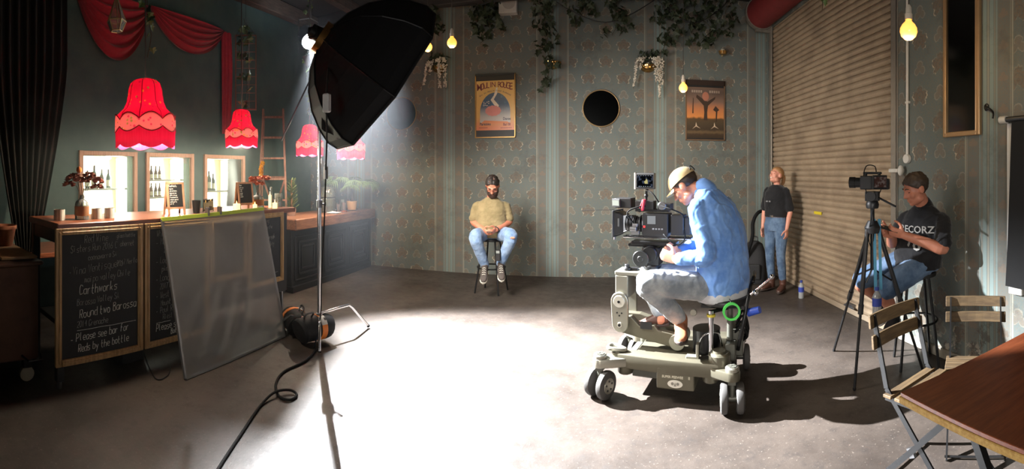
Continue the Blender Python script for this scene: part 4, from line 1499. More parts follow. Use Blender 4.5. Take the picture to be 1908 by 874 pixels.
# cable down the pole with two inline boxes
st2 = thing('lamp_cable', 'black cable with a white inline switch hanging beside the chrome pole', 'cable', SP)
q = SP.length
P = [U(612, 128, 3.22) - SP, U(610, 150, 3.08) - SP, U(608, 185, 3.05) - SP, U(609, 250, 3.12) - SP, U(607, 320, 3.34) - SP, U(604, 420, 3.70) - SP, U(599, 520, 3.92) - SP, U(597, 590, 4.05) - SP, Vector((.05, -.15, .011))]
MB().tube(catmull(P, 5), .006, 6).build('cable_run', RUBBER, st2, smooth=True)
c = U(609, 192, 3.05) - SP
MB().box(c, (.048, .045, .125)).build('inline_switch', mat('white switch box', (170, 170, 168), .5), st2, bevel=.008)
c = U(607, 322, 3.34) - SP
MB().tube([c - Vector((0, 0, .045)), c + Vector((0, 0, .045))], .017, 10).build('plug', STEEL, st2, smooth='auto')
# gobo arm
p0, p1 = U(604, 94, SP.length), U(524, 262, SP.length + .35)
ga = thing('grip_arm', 'thin black grip arm slanting down towards the ladder from the top of the stand', 'grip arm', p0)
MB().tube([Vector((0, 0, 0)) + (p0 - p1).normalized() * .05, p1 - p0], .008, 8).build('rod', BLACKM, ga)
MB().cyl((-.012, -.03, 0), (-.012, .03, 0), .03, n=14).build('grip_head', STEEL, ga, smooth='auto')

# ================================================================== black soft box
BXM = mat('black soft box nylon', (7, 7, 8), .8, spec=.2, var=.3, scale=6, bump=.2)
t = NT('silver lining')
t.bsdf(lin((196, 190, 178)), .35, .6)
SILV = t.m
sbx = thing('soft_box', 'huge black octagonal soft box tilted down towards the stage', 'soft box', SB_C)
zz = SB_N
xx = zz.cross(Vector((0, 0, 1))).normalized()
yy = xx.cross(zz).normalized()
Mx = basis((0, 0, 0), xx, yy, zz)
def oct_ring(r, z, n=8, ph=PI / 8):
    return [Vector((r * math.cos(2 * PI * k / n + ph), r * math.sin(2 * PI * k / n + ph), z)) for k in range(n)]
R0 = .66
prof = [(.10, -.46), (.25, -.415), (.40, -.33), (.52, -.215), (.61, -.08), (R0, .04), (R0 * .995, .13)]
m, ml = MB(), MB()
for mm, off in ((m, 0), (ml, -.008)):
    vs, fs = [], []
    for r, z in prof:
        vs += oct_ring(r + off, z + (0 if off == 0 else .004))
    for i in range(len(prof) - 1):
        for k in range(8):
            k2 = (k + 1) % 8
            f = [i * 8 + k, i * 8 + k2, (i + 1) * 8 + k2, (i + 1) * 8 + k]
            fs.append(f if off == 0 else f[::-1])
    mm.add(vs, fs, Mx)
m.build('shell', BXM, sbx, bevel=0)
ml.build('silver_lining', SILV, sbx)
m = MB()
rg = [Mx @ p for p in oct_ring(R0 * .995, .13)]
m.tube(rg, .012, 6, closed=True)
m.build('rim', BXM, sbx)
m = MB()
for k in range(8):
    m.tube([Mx @ oct_ring(r + .006, z)[k] for r, z in prof], .006, 5)
m.build('rib', BLACKM, sbx)
m = MB()
m.tube([Mx @ Vector((0, 0, -.50)), Mx @ Vector((0, 0, -.43))], .13, 20)
m.build('speed_ring', mat('gold speed ring', (150, 110, 60), .3, .9), sbx, smooth='auto')
m = MB()
m.tube([Mx @ Vector((0, 0, -.58)), Mx @ Vector((0, 0, -.45))], .055, 18)
m.box(Mx @ Vector((0, 0, -.53)), (.09, .09, .09))
m.build('lamp_head', BLACKM, sbx, smooth='auto', bevel=.004)
m = MB()
hd = Mx @ Vector((0, 0, -.50))
tp_ = Vector((SP.x + .012, SP.y, TOPZ)) - SB_C
m.tube([tp_, tp_ * .5 + hd * .5 + Vector((0, 0, -.02)), hd], .014, 8)
m.build('yoke', BLACKM, sbx)
MB().lathe([(0, 0), (.02, 0), (.045, .03), (.045, .07), (0, .10)], n=16, M=Mx @ Matrix.Translation((0, 0, -.45))).build('lamp_globe', emit('soft box globe', (255, 226, 180), 40), sbx, smooth=True)
# hanging black skirt flap
m = MB()
a0, a1 = U(594, 140, 4.15) - SB_C, U(634, 262, 4.1) - SB_C
vs = []
for j in range(9):
    for i in range(7):
        u, v = i / 6, j / 8
        p = U(596 + 36 * u, 128 + (108 + 26 * u) * v, 3.52 - .08 * u) - SB_C
        vs.append(p + Vector((.015 * math.sin(u * 9 + v * 2), -.015 * math.sin(u * 7), 0)))
fs = [[j * 7 + i, j * 7 + i + 1, (j + 1) * 7 + i + 1, (j + 1) * 7 + i] for j in range(8) for i in range(6)]
m.add(vs, fs)
m.add([p + Vector((.005, .006, 0)) for p in vs], [f[::-1] for f in fs])
m.build('skirt_flap', BXM, sbx, smooth=True)

# ================================================================== hard daylight head in the corner
hl = thing('spotlight', 'bright bare daylight lamp head fixed high in the corner behind the soft box', 'spotlight', LAMP)
aim = HEAD_F
x_, y_, _ = frame_from(aim)
Mh = basis((0, 0, 0), x_, y_, aim)
m = MB()
m.shell([(.06, -.26), (.11, -.22), (.125, -.10), (.125, .02)], .006, n=24, M=Mh)
m.build('housing', BLACKM, hl, smooth='auto')
MB().lathe([(0, -.05), (.085, -.05), (.112, -.02), (.115, -.01), (.07, .015), (0, .024)], n=24, M=Mh).build('lens', emit('daylight lamp face', (236, 244, 255), 220), hl, smooth=True)
m = MB()
for k in range(4):
    a = PI / 2 * k
    d = Vector((math.cos(a), math.sin(a), 0))
    p = Vector((-d.y, d.x, 0))
    c0, c1 = d * .125 + Vector((0, 0, .05)), d * .20 + Vector((0, 0, .16))
    if k in ():
        m.add([c0, c1], [])
for q in ([(-1.30, 1.75), (-2.10, 3.70), (-3.40, 3.9), (-2.9, 1.2)], [(-3.6, 4.15), (-1.85, 4.95), (-.1, 5.55), (1.8, 5.75), (1.2, 7.6), (-1.6, 6.6), (-3.2, 5.6)]):
    pts = []
    for x, y in q:
        v_ = Vector((x, y, 0)) - BEAM
        pts.append(BEAM + v_ * (.30 / v_.dot(HEAD_F)) - LAMP)
    n_ = len(pts)
    m.add(pts + [v_ + HEAD_F * .004 for v_ in pts], [list(range(n_)), list(range(n_, 2 * n_))[::-1]] + [[i, (i + 1) % n_, n_ + (i + 1) % n_, n_ + i] for i in range(n_)])
    c_ = sum(pts, Vector()) / n_
    m.tube([c_, c_.normalized() * .10 + HEAD_F * .02], .005, 5)
m.build('barn_door', BLACKM, hl)
m = MB()
m.tube([Mh @ Vector((.14, 0, -.08)), Mh @ Vector((.14, 0, -.08)) + Vector((0, 0, .22)), Vector((0, 0, .30)), Mh @ Vector((-.14, 0, -.08)) + Vector((0, 0, .22)), Mh @ Vector((-.14, 0, -.08))], .010, 8)
m.tube([(0, 0, .30), (0, 0, ZC - LAMP.z)], .016, 8)
m.build('yoke', STEEL, hl)
# ================================================================== on the back wall
YW = YB - .001
MIRR = mat('old mirror', (104, 108, 108), .10, 1.0, var=.08, scale=3)
GILT = mat('dull gilt frame', (150, 124, 88), .4, .7)
def round_mirror(label, px, py, r):
    p = UY(px, py, YW)
    m_ = thing('round_mirror', label, 'mirror', p, 0, 'round mirrors on the patterned wall')
    MB().tube([(0, -.004, 0), (0, -.016, 0)], r, 48).build('mirror_glass', MIRR, m_, smooth='auto')
    MB().tube([(r * math.cos(a), -.012, r * math.sin(a)) for a in [2 * PI * k / 48 for k in range(48)]], .010, 8, closed=True).build('rim', GILT, m_, smooth=True)
round_mirror('round mirror between the two posters, with a thin gilt rim', 1120, 202, .275)
round_mirror('round mirror half hidden by haze beside the black soft box', 748, 212, .27)

# ---- posters
def flat(pts, y, t_=.0012):
    """thin printed shape in the poster plane (x right, z up)"""
    mb = MB()
    M = Matrix(((1, 0, 0, 0), (0, 0, -1, y), (0, 1, 0, 0), (0, 0, 0, 1)))
    mb.prism(pts, t_, M)
    return mb
def ellipse(cx, cz, rx, rz, a0=0, a1=2 * PI, n=28):
    return [(cx + rx * math.cos(a0 + (a1 - a0) * k / n), cz + rz * math.sin(a0 + (a1 - a0) * k / n)) for k in range(n + (0 if abs(a1 - a0 - 2 * PI) < .01 else 1))]
pL, pR = UY(886, 256, YW), UY(961, 256, YW)
pw, ph = pR.x - pL.x, UY(924, 138, YW).z - UY(924, 257, YW).z
po = thing('framed_poster', 'framed yellow cabaret poster with a blue arched sky, above the seated bearded person', 'poster', ((pL.x + pR.x) / 2, YW, UY(924, 257, YW).z), 0, 'framed posters on the back wall')
m = MB()
m.box((0, -.012, ph / 2), (pw, .022, ph))
m.build('backing', mat('black mount board', (20, 18, 17), .5), po)
m = MB()
for s in (-1, 1):
    m.box((s * (pw / 2 - .008), -.016, ph / 2), (.018, .03, ph))
m.box((0, -.016, .008), (pw, .03, .018))
m.build('frame', mat('thin gilt frame', (150, 116, 66), .35, .6), po, bevel=.002)
m = MB()
m.box((0, -.016, ph - .012), (pw, .03, .024))
m.build('top_rail', DARKP, po, bevel=.002)
t = NT('yellow poster paper')
X, Y, Z = t.xyz()
t.bsdf(t.mix(t.step(Z, ph * .12, ph * .38), lin((206, 116, 70)), lin((214, 168, 92))), .35, 0, .5)
pz0, pz1, px_ = .118, ph - .105, pw / 2 - .020
MB().box((0, -.0245, (pz0 + pz1) / 2), (px_ * 2, .002, pz1 - pz0)).build('printed_sheet', t.m, po)
H_ = pz1 - pz0
t = NT('arched sky print')
X, Y, Z = t.xyz()
cl = t.mix(t.step(t.noise(16, 3, .6, t.obj()), .5, .65), lin((26, 72, 108)), lin((52, 100, 130)))
t.bsdf(t.mix(t.step(Z, pz0 + H_ * .22, pz0 + H_ * .55), lin((186, 178, 170)), cl), .35)
R_ = px_ * .80
zc_ = pz0 + H_ * .36
arch = [(-R_, pz0 + H_ * .15), (R_, pz0 + H_ * .15)] + ellipse(0, zc_, R_, H_ * .40, 0, PI, 24)
flat(arch, -.0258).build('sky_panel', t.m, po)
PINKP = mat('pink ink', (206, 130, 122), .4)
WHP = mat('cream ink', (216, 204, 186), .4)
REDP = mat('maroon ink', (112, 30, 40), .4)
NAVP = mat('navy ink', (40, 46, 66), .4)
m = flat([(.02, pz0 + H_ * .86), (.04, pz0 + H_ * .86), (.035, pz0 + H_ * .74), (-.02, pz0 + H_ * .62), (.06, pz0 + H_ * .50), (.05, pz0 + H_ * .44), (-.01, pz0 + H_ * .50), (-.07, pz0 + H_ * .61), (-.02, pz0 + H_ * .70)], -.0272)
m.build('dancer_print', WHP, po)
m = MB()
for k in range(11):
    a = 2 * PI * k / 11
    q = flat(ellipse(-.03 + .085 * math.cos(a), pz0 + H_ * .39 + .05 * math.sin(a), .042, .034, 0, 2 * PI, 12), -.0286 - .0002 * k)
    m.add(q.v, q.f)
q = flat(ellipse(-.03, pz0 + H_ * .39, .075, .045), -.0310)
m.add(q.v, q.f)
m.build('skirt_print', PINKP, po)
m = MB()
for k in range(4):
    q = flat([(x, z) for x, z in ((-R_, pz0 + H_ * (.13 - .0 * k)), (-R_ * .7, pz0 + H_ * .20), (R_ * (.2 + .2 * k), pz0 + H_ * .17), (R_, pz0 + H_ * .13))], -.0262 - .0003 * k)
    m.add(q.v, q.f)
m.build('ground_print', mat('orange ink', (214, 130, 80), .4), po)
Mp = lambda x, z, y=-.0275, rot=0: Matrix.Translation((x, y, z)) @ Matrix.Rotation(PI / 2, 4, 'X') @ Matrix.Rotation(rot, 4, 'Z')
word = 'MOULIN ROUGE'
tot = MB()
lett = bpy.data.meshes.new('title')
bmj = bmesh.new()
for i, ch in enumerate(word):
    if ch == ' ':
        continue
    f_ = (i - 5.5) / 5.5
    sz = .082 + .030 * abs(f_)
    o = text_mesh(ch, sz * 1.34, REDP, 'l', po, Mp(f_ * px_ * .83, pz0 + H_ * (.915 - .05 * f_ * f_), -.0275 - .0005 * (i % 2)) @ Matrix.Diagonal((.80, 1.0, 1, 1)), .0012, .0009)
    bmj.from_mesh(o.data)
    bpy.data.objects.remove(o)
bmj.to_mesh(lett)
bmj.free()
lett.materials.append(REDP)
o = bpy.data.objects.new('title_lettering', lett)
COL.objects.link(o)
o.parent = po
bmj = bmesh.new()
sm = 'BAL DU MOULIN PLACE BLANCHE'
for i, ch in enumerate(sm):
    if ch == ' ':
        continue
    f_ = (i - 13) / 13
    o = text_mesh(ch, .030, NAVP, 'l', po, Mp(f_ * px_ * .80, pz0 + H_ * (.795 - .10 * f_ * f_), rot=-f_ * .5), .001, 0)
    bmj.from_mesh(o.data)
    bpy.data.objects.remove(o)
lett = bpy.data.meshes.new('arch_line')
bmj.to_mesh(lett)
bmj.free()
lett.materials.append(NAVP)
o = bpy.data.objects.new('arch_lettering', lett)
COL.objects.link(o)
o.parent = po
text_mesh('Paresseu', .062, NAVP, 'corner_lettering', po, Mp(-px_ * .52, pz0 + H_ * .125), .001, .001, sx=.8)
text_mesh('Danse', .060, NAVP, 'corner_lettering', po, Mp(px_ * .62, pz0 + H_ * .225), .001, .001, sx=.8)
text_mesh('Bal 08', .058, REDP, 'corner_lettering', po, Mp(px_ * .62, pz0 + H_ * .11), .001, .001, sx=.8)
m = MB()
for k in range(7):
    q = flat(rect((-px_ * .85 + k * .02, pz0 + H_ * .045), (-px_ * .85 + k * .02 + .014, pz0 + H_ * .058)), -.0262)
    m.add(q.v, q.f)
    q = flat(rect((px_ * .30 + k * .025, pz0 + H_ * .035), (px_ * .30 + k * .025 + .018, pz0 + H_ * .048)), -.0262)
    m.add(q.v, q.f)
m.build('small_print', REDP, po)
m = MB()
for k in range(9):
    q = flat(ellipse(-R_ * (.75 - .11 * (k % 4)), pz0 + H_ * (.50 + .035 * (k // 3) + .01 * (k % 2)), .014, .005, .4, 2 * PI + .4, 10), -.0268)
    m.add(q.v, q.f)
m.build('bird_print', WHP, po)

# second poster: murky sunset landscape (a plain stand-in picture)
pL, pR = UY(1277, 260, YW), UY(1350, 260, YW)
pw2, ph2 = pR.x - pL.x, UY(1313, 150, YW).z - UY(1313, 262, YW).z
p2 = thing('framed_poster', 'framed dark sunset picture behind the small hanging bulb', 'poster', ((pL.x + pR.x) / 2, YW, UY(1313, 262, YW).z), 0, 'framed posters on the back wall')
MB().box((0, -.012, ph2 / 2), (pw2, .022, ph2)).build('backing', mat('black mount board', (20, 18, 17), .5), p2)
m = MB()
for s in (-1, 1):
    m.box((s * (pw2 / 2 - .008), -.016, ph2 / 2), (.018, .03, ph2))
m.box((0, -.016, .008), (pw2, .03, .018))
m.build('frame', mat('brown frame', (112, 88, 66), .4, .3), p2, bevel=.002)
MB().box((0, -.016, ph2 - .04), (pw2, .03, .08)).build('top_rail', mat('dark walnut', (44, 32, 26), .4), p2, bevel=.002)
t = NT('sunset print')
X, Y, Z = t.xyz()
zz = t.m_('ADD', t.m_('DIVIDE', Z, ph2), t.m_('MULTIPLY', t.m_('SUBTRACT', t.noise(7, 5, .7, t.obj()), .5), .10))
rp = t.n('ShaderNodeValToRGB')
t.l(zz, rp.inputs[0])
cr = rp.color_ramp
cr.elements[0].color = (*lin((40, 34, 28)), 1)
cr.elements[1].color = (*lin((120, 92, 74)), 1)
for pos, c in ((.10, (60, 46, 32)), (.14, (96, 78, 54)), (.18, (58, 46, 34)), (.30, (72, 60, 44)), (.36, (82, 62, 40)), (.39, (198, 126, 66)), (.52, (176, 112, 72)), (.64, (122, 96, 82)), (.80, (92, 78, 70))):
    e = cr.elements.new(pos)
    e.color = (*lin(c), 1)
t.bsdf(rp.outputs[0], .35)
MB().box((0, -.0245, ph2 * .46), (pw2 - .04, .002, ph2 * .84)).build('printed_sheet', t.m, p2)
DKI = mat('umber ink', (58, 44, 34), .4)
m = MB()
for pts in ([(-.03, .30), (.03, .30), (.025, .42), (.04, .52), (.15, .62), (.16, .66), (.03, .58), (-.01, .60), (-.14, .68), (-.15, .64), (-.03, .52), (-.02, .42)],
            [(-.21, .40), (-.19, .40), (-.19, .62), (-.20, .64)], [(.16, .28), (.18, .28), (.19, .44), (.22, .46), (.16, .52), (.12, .46), (.165, .43)]):
    q = flat([(x, z * ph2 / .9) for x, z in pts], -.0262)
    m.add(q.v, q.f)
m.build('tree_print', DKI, p2)
m = MB()
m.add(*[(lambda q: (q.v, q.f))(flat(ellipse(.0, ph2 * .73, .052, .07), -.0268))][0])
m.build('oval_print', mat('rose ink', (160, 104, 84), .4), p2)
m = MB()
for cx, cz in ((-.15, .24), (.14, .24)):
    q = flat([(cx - .06, cz * ph2 - .05), (cx - .01, cz * ph2), (cx, cz * ph2 + .06), (cx + .015, cz * ph2), (cx + .07, cz * ph2 - .04), (cx, cz * ph2 - .01)], -.0272)
    m.add(q.v, q.f)
m.build('figure_print', mat('bone ink', (186, 164, 140), .4), p2)
m = MB()
for cx in (-.14, .14):
    for k in range(5):
        q = flat(rect((cx - .08 + k * .035, ph2 * .79), (cx - .055 + k * .035, ph2 * .83)), -.0264)
        m.add(q.v, q.f)
m.build('title_print', mat('grey ink', (150, 134, 120), .4), p2)

# ---- sconces with trailing plants
DOME = mat('polished brass dome', (196, 156, 96), .18, 1.0, var=.1)
def sconce(label, px, py, r=.13):
    p = UY(px, py, YW)
    s = thing('wall_sconce', label, 'wall light', p, 0, 'brass half bowl sconces on the back wall')
    m = MB()
    vs, fs = [], []
    n, k = 18, 8
    for off in (0, .006):
        for j in range(k + 1):
            t_ = PI / 2 * j / k
            for i in range(n + 1):
                a = PI + PI * i / n
                vs.append(((r - off) * math.cos(t_) * math.cos(a), (r - off) * math.cos(t_) * math.sin(a) * .9 - .002, -(r - off) * math.sin(t_) * .85))
    N1 = (k + 1) * (n + 1)
    for j in range(k):
        for i in range(n):
            q = [j * (n + 1) + i, j * (n + 1) + i + 1, (j + 1) * (n + 1) + i + 1, (j + 1) * (n + 1) + i]
            fs.append(q)
            fs.append([x + N1 for x in q][::-1])
    for i in range(n):
        fs.append([i, i + 1, N1 + i + 1, N1 + i])
    m.add(vs, fs)
    m.build('bowl', DOME, s, smooth='auto')
    MB().box((0, -.008, -.03), (.07, .016, .09)).build('wall_plate', BRASS, s, bevel=.004)
    MB().lathe([(0, -.03), (.02, -.02), (.028, .01), (.018, .035), (0, .04)], c=(0, -.055, 0), n=12).build('bulb', mat('unlit frosted bulb', (190, 180, 160), .3), s, smooth=True)
    return p
s1 = sconce('brass half bowl sconce with dark ivy, between the cabaret poster and the middle mirror', 1030, 116)
s2 = sconce('brass half bowl sconce under white wisteria, between the middle mirror and sunset picture', 1207, 122)
s0 = sconce('brass half bowl sconce under white wisteria, beside the amber bulb', 820, 124)
BLOS = mat('white wisteria', (206, 198, 184), .8, var=.12, scale=50)
def wisteria(label, p, strands, rnd):
    w = thing('wisteria_spray', label, 'flowers', p, 0, 'white wisteria on the wall sconces')
    sm_ = MB()
    for (dx, dz, ln_, r0, lean) in strands:
        b_ = MB()
        top = Vector((dx * .35, -.12, .02))
        knee = Vector((dx, -.16, dz))
        pts = catmull([top, (top + knee) / 2 + Vector((0, -.02, .05)), knee, knee + Vector((lean * .5, .02, -ln_ * .5)), knee + Vector((lean, .03, -ln_))], 6)
        sm_.tube(pts, .003, 4)
        for i in range(int(ln_ * 330)):
            f_ = .25 + .75 * rnd.random()
            q = pts[min(len(pts) - 1, int(f_ * (len(pts) - 1)))]
            rr = r0 * (1.15 - .8 * f_)
            a = rnd.uniform(0, 2 * PI)
            c = q + Vector((rr * math.cos(a) * rnd.random(), rr * math.sin(a) * rnd.random(), rnd.uniform(-.02, .02)))
            s_ = rnd.uniform(.010, .018)
            d = Vector((rnd.uniform(-1, 1), rnd.uniform(-1, .3), rnd.uniform(-1, .4))).normalized()
            x = d.orthogonal().normalized()
            y = d.cross(x)
            b_.add([c + x * s_ + y * s_ * .3, c + y * s_ - d * s_ * .5, c - x * s_, c - y * s_ - d * s_ * .5, c + d * s_ * .6], [[0, 1, 4], [1, 2, 4], [2, 3, 4], [3, 0, 4], [0, 3, 2, 1]])
        b_.build('blossom_strand', BLOS, w)
    sm_.build('stems', VINE, w)
    m = MB()
    for i in range(46):
        ivy_leaf(m, (rnd.uniform(-.16, .16), rnd.uniform(-.16, -.03), rnd.uniform(.0, .20)), .07 * rnd.uniform(.6, 1.2), rnd, .3)
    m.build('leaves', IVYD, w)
rnd = random.Random(5)
wisteria('white wisteria trailing from the sconce beside the amber bulb', s0, [(-.17, -.02, .30, .045, -.07), (-.10, .0, .14, .05, -.03), (.05, .02, .40, .055, -.01), (.13, .04, .42, .06, .0), (.02, .02, .2, .05, 0)], rnd)
wisteria('white wisteria trailing from the sconce between middle mirror and sunset picture', s2, [(-.18, .0, .38, .04, -.05), (-.10, .03, .12, .05, -.03), (.10, .03, .30, .075, .02), (.18, .03, .34, .065, .02), (.13, .0, .52, .05, .04)], rnd)
p = UY(1344, 98, YW)
ws = thing('wall_sconce', 'small brass sconce glinting above the dark sunset picture', 'wall light', p, 0, 'brass half bowl sconces on the back wall')
MB().lathe([(.0, -.06), (.05, -.05), (.07, .0), (.064, .0), (.045, -.044), (0, -.052)], c=(0, -.08, 0), n=18).build('bowl', DOME, ws, smooth='auto')
MB().tube([(0, -.08, -.05), (0, -.04, -.07), (0, -.004, 0), ], .008, 6).build('bracket', BRASS, ws)
MB().ball((0, -.08, .01), .035, 14, 8).build('bulb', mat('unlit frosted bulb', (190, 180, 160), .3), ws, smooth=True)

# ---- white wall speaker
p = UY(949, 12, YW)
ws = thing('wall_speaker', 'white square wall speaker high on the back wall, half hidden by ivy', 'speaker', p)
MB().box((0, -.07, 0), (.28, .138, .29)).build('cabinet', mat('off white cabinet', (176, 172, 166), .6), ws, bevel=.012, seg=2)
MB().tube([(.02, -.139, .01), (.02, -.147, .01)], .10, 30).build('grille', mat('grey grille', (150, 146, 140), .7), ws, smooth='auto')
# ---- ivy clumps along the top of the wall
clumps = [(905, 78, 70, .22, 'ivy clump overlapping the white wall speaker on the poster side'), (1012, 92, 60, .16, 'ivy clump between the white wall speaker and the middle mirror'), (1078, 42, 46, .22, 'short ivy clump above the middle mirror'),
          (1152, 64, 52, .18, 'ivy clump hanging between the middle mirror and the wisteria sconce'), (1266, 70, 60, .16, 'leafy ivy clump above the small hanging bulb'), (1314, 84, 84, .20, 'longest ivy clump, above the dark sunset picture'),
          (1236, 104, 56, .14, 'dim ivy falling onto the wisteria sconce by the sunset picture'), (1358, 60, 40, .16, 'ivy clump beside the red shutter drum'), (800, 70, 60, .18, 'ivy clump behind the edge of the soft box'), (1018, 168, 40, .09, 'dark ivy dangling around the sconce between poster and middle mirror')]
for px, py, n, spr, lab in clumps:
    q = UY(px, py, YB - .20)
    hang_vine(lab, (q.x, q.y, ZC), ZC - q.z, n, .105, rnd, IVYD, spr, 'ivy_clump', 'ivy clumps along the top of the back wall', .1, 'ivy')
q = UX(1538, 18, 2.2)
hang_vine('single ivy sprig dangling in front of the roller shutter', (q.x, q.y, ZC), ZC - q.z, 14, .07, rnd, IVY, .04, 'ivy_sprig', None, .03, 'ivy')
# string cable slung under the ceiling
for lab, A_, M_, B_ in (('slack black cable slung between the ivy clumps above the middle mirror', (1028, 2), (1128, 42), (1222, -2)), ('black cable running from the soft box to the ivy at the wall top', (790, 14), (860, 11), (910, 4)), ('black cable slung between the last ivy clumps over the sunset picture', (1225, 22), (1290, 43), (1350, 20))):
    pts = [UY(x, y, YB - .28) for x, y in (A_, M_, B_)]
    pts[0].z, pts[2].z = max(pts[0].z, 4.1), max(pts[2].z, 4.1)
    P = catmull([Vector((pts[0].x, pts[0].y, ZC)), pts[0], pts[1], pts[2], Vector((pts[2].x, pts[2].y, ZC))], 6)
    tag(MB().tube(P, .008, 5).build('slung_cable', BLACK, None, smooth=True), lab, 'cable', 'slack cables under the ceiling')

# ---- bare filament bulbs
AMB = NT('amber bulb glass')
AMB.bsdf(lin((255, 220, 160)), .1, **{'Emission Color': (*lin((255, 168, 64)), 1), 'Emission Strength': 1.9})
def bulb(label, p, watts, s=1.0, rose=True):
    b_ = thing('hanging_bulb', label, 'light bulb', p, 0, 'bare filament bulbs on cords')
    MB().lathe([(0, -.062), (.026, -.057), (.050, -.036), (.0605, -.006), (.058, .018), (.044, .044), (.026, .062), (.019, .076), (.019, .085), (0, .085)], n=22, c=(0, 0, 0)).build('glass_globe', AMB.m, b_, smooth='auto')
    f = MB()
    for k in range(4):
        a = PI / 2 * k
        f.tube([(.016 * math.cos(a), .016 * math.sin(a), -.03), (.016 * math.cos(a), .016 * math.sin(a), .04)], .004, 5)
    f.build('filament', emit('white hot filament', (255, 214, 140), 40), b_)
    MB().lathe([(0, .078), (.026, .078), (.027, .115), (.022, .12), (.020, .16), (.010, .178), (0, .18)], n=16).build('lamp_holder', mat('white lamp holder', (200, 188, 170), .5), b_, smooth='auto')
    MB().tube([(0, 0, .17), (0, 0, ZC - p[2])], .004, 6).build('cord', CORD, b_)
    add_light('bulb_glow', 'POINT', (0, 0, -.10), watts, (1.0, .70, .36), parent=b_, shadow_soft_size=.06)
bulb('lit amber bulb on a cord between the soft box and the wall, near the wisteria', U(842, 80, 5.6), 9)
bulb('lit amber bulb peeping from behind the soft box edge', U(797, 88, 6.0), 3)
bulb('small lit bulb hanging in front of the dark sunset picture', U(1273, 164, 6.2), 6)
bulb('large lit bulb in front of the tall mirror wall by the roller shutter', U(1693, 58, 3.1), 9)

# ================================================================== on the right wall
XW = XR - .001
q0, q1 = UX(1693, 292, XW), UX(1695, 0, XW)
cd = thing('electrical_conduit', 'white conduit pipe running down to a round box beside the roller shutter', 'conduit', q0)
WHT = mat('white conduit', (196, 192, 184), .5)
MB().tube([(-.016, 0, 0), (-.016, 0, ZC - q0.z)], .013, 12).build('pipe', WHT, cd, smooth='auto')
MB().tube([(-.001, 0, -.02), (-.038, 0, -.02)], .042, 20).build('junction_box', WHT, cd, smooth='auto', bevel=.004)
MB().box((-.012, 0, .5), (.024, .05, .02)).build('saddle_clip', WHT, cd)
# tall mirror
yb, ya = UX(1762, 255, XW).y, UX(1830, 255, XW).y
zb = UX(1796, 254, XW).z
mh, mw = ZC - .05 - zb, yb - ya
tm = thing('tall_mirror', 'tall narrow gilt framed mirror high on the shutter wall', 'mirror', (XW, (ya + yb) / 2, zb))
MB().box((-.014, 0, mh / 2), (.02, mw - .05, mh - .05)).build('mirror_glass', MIRR, tm)
m = MB()
for s in (-1, 1):
    m.box((-.018, s * (mw / 2 - .02), mh / 2), (.035, .04, mh))
    m.box((-.026, s * (mw / 2 - .035), mh / 2), (.036, .012, mh - .05))
for zz in (.02, mh - .02):
    m.box((-.0181, 0, zz), (.035, mw - .07, .04))
m.build('frame', mat('worn gilt frame', (176, 142, 104), .35, .6), tm, bevel=.005)
# wall hook
q = UX(1849, 206, XW)
hk = thing('wall_hook', 'small black iron hook on the shutter wall beside the tall mirror', 'hook', q)
MB().tube(catmull([(-.004, .06, .03), (-.03, .03, .02), (-.03, -.01, .0), (-.05, -.05, -.03), (-.06, -.055, -.07)], 4), [.012, .014, .012, .008], 8).build('iron_hook', BLACKM, hk, smooth=True)
m = MB().ball((-.006, .055, .03), (.006, .025, .03), 10, 8)
m.build('plate', BLACKM, hk, smooth=True)
# black blind at the right edge
q = UX(1886, 222, XW - .06)
bl = thing('roller_blind', 'black blind hanging from a pole at the camera end of the shutter wall', 'blind', q)
wl = 1.15
MB().tube([(0, .05, 0), (0, -wl, 0)], .020, 14).build('pole', BLACK, bl, smooth='auto')
MB().tube([(0, .05, 0), (0, .11, 0)], .028, 14).build('white_end_cap', WHT, bl, smooth='auto')
zl = UX(1880, 536, XW - .06).z - q.z
m = MB()
N = 14
vs = []
for j in range(N + 1):
    for i in range(N + 1):
        u, v = i / N, j / N
        vs.append((.012 * math.sin(9 * u + 3 * v) * v, -.0 + .06 * v * (1 - u) - wl * u, zl * v + .01))
fs = [[j * (N + 1) + i, j * (N + 1) + i + 1, (j + 1) * (N + 1) + i + 1, (j + 1) * (N + 1) + i] for j in range(N) for i in range(N)]
m.add(vs, fs)
m.add([(a - .006, b_, c) for a, b_, c in vs], [f[::-1] for f in fs])
m.build('black_cloth', mat('black molton', (14, 14, 15), .95), bl, smooth=True)
MB().box((.03, .045, zl * .48), (.004, .05, -zl * .92)).build('white_lining', mat('white lining', (206, 206, 204), .7), bl)
MB().box((.02, -.02, zl - .02), (.03, .12, .05)).build('white_foot', WHT, bl, bevel=.004)
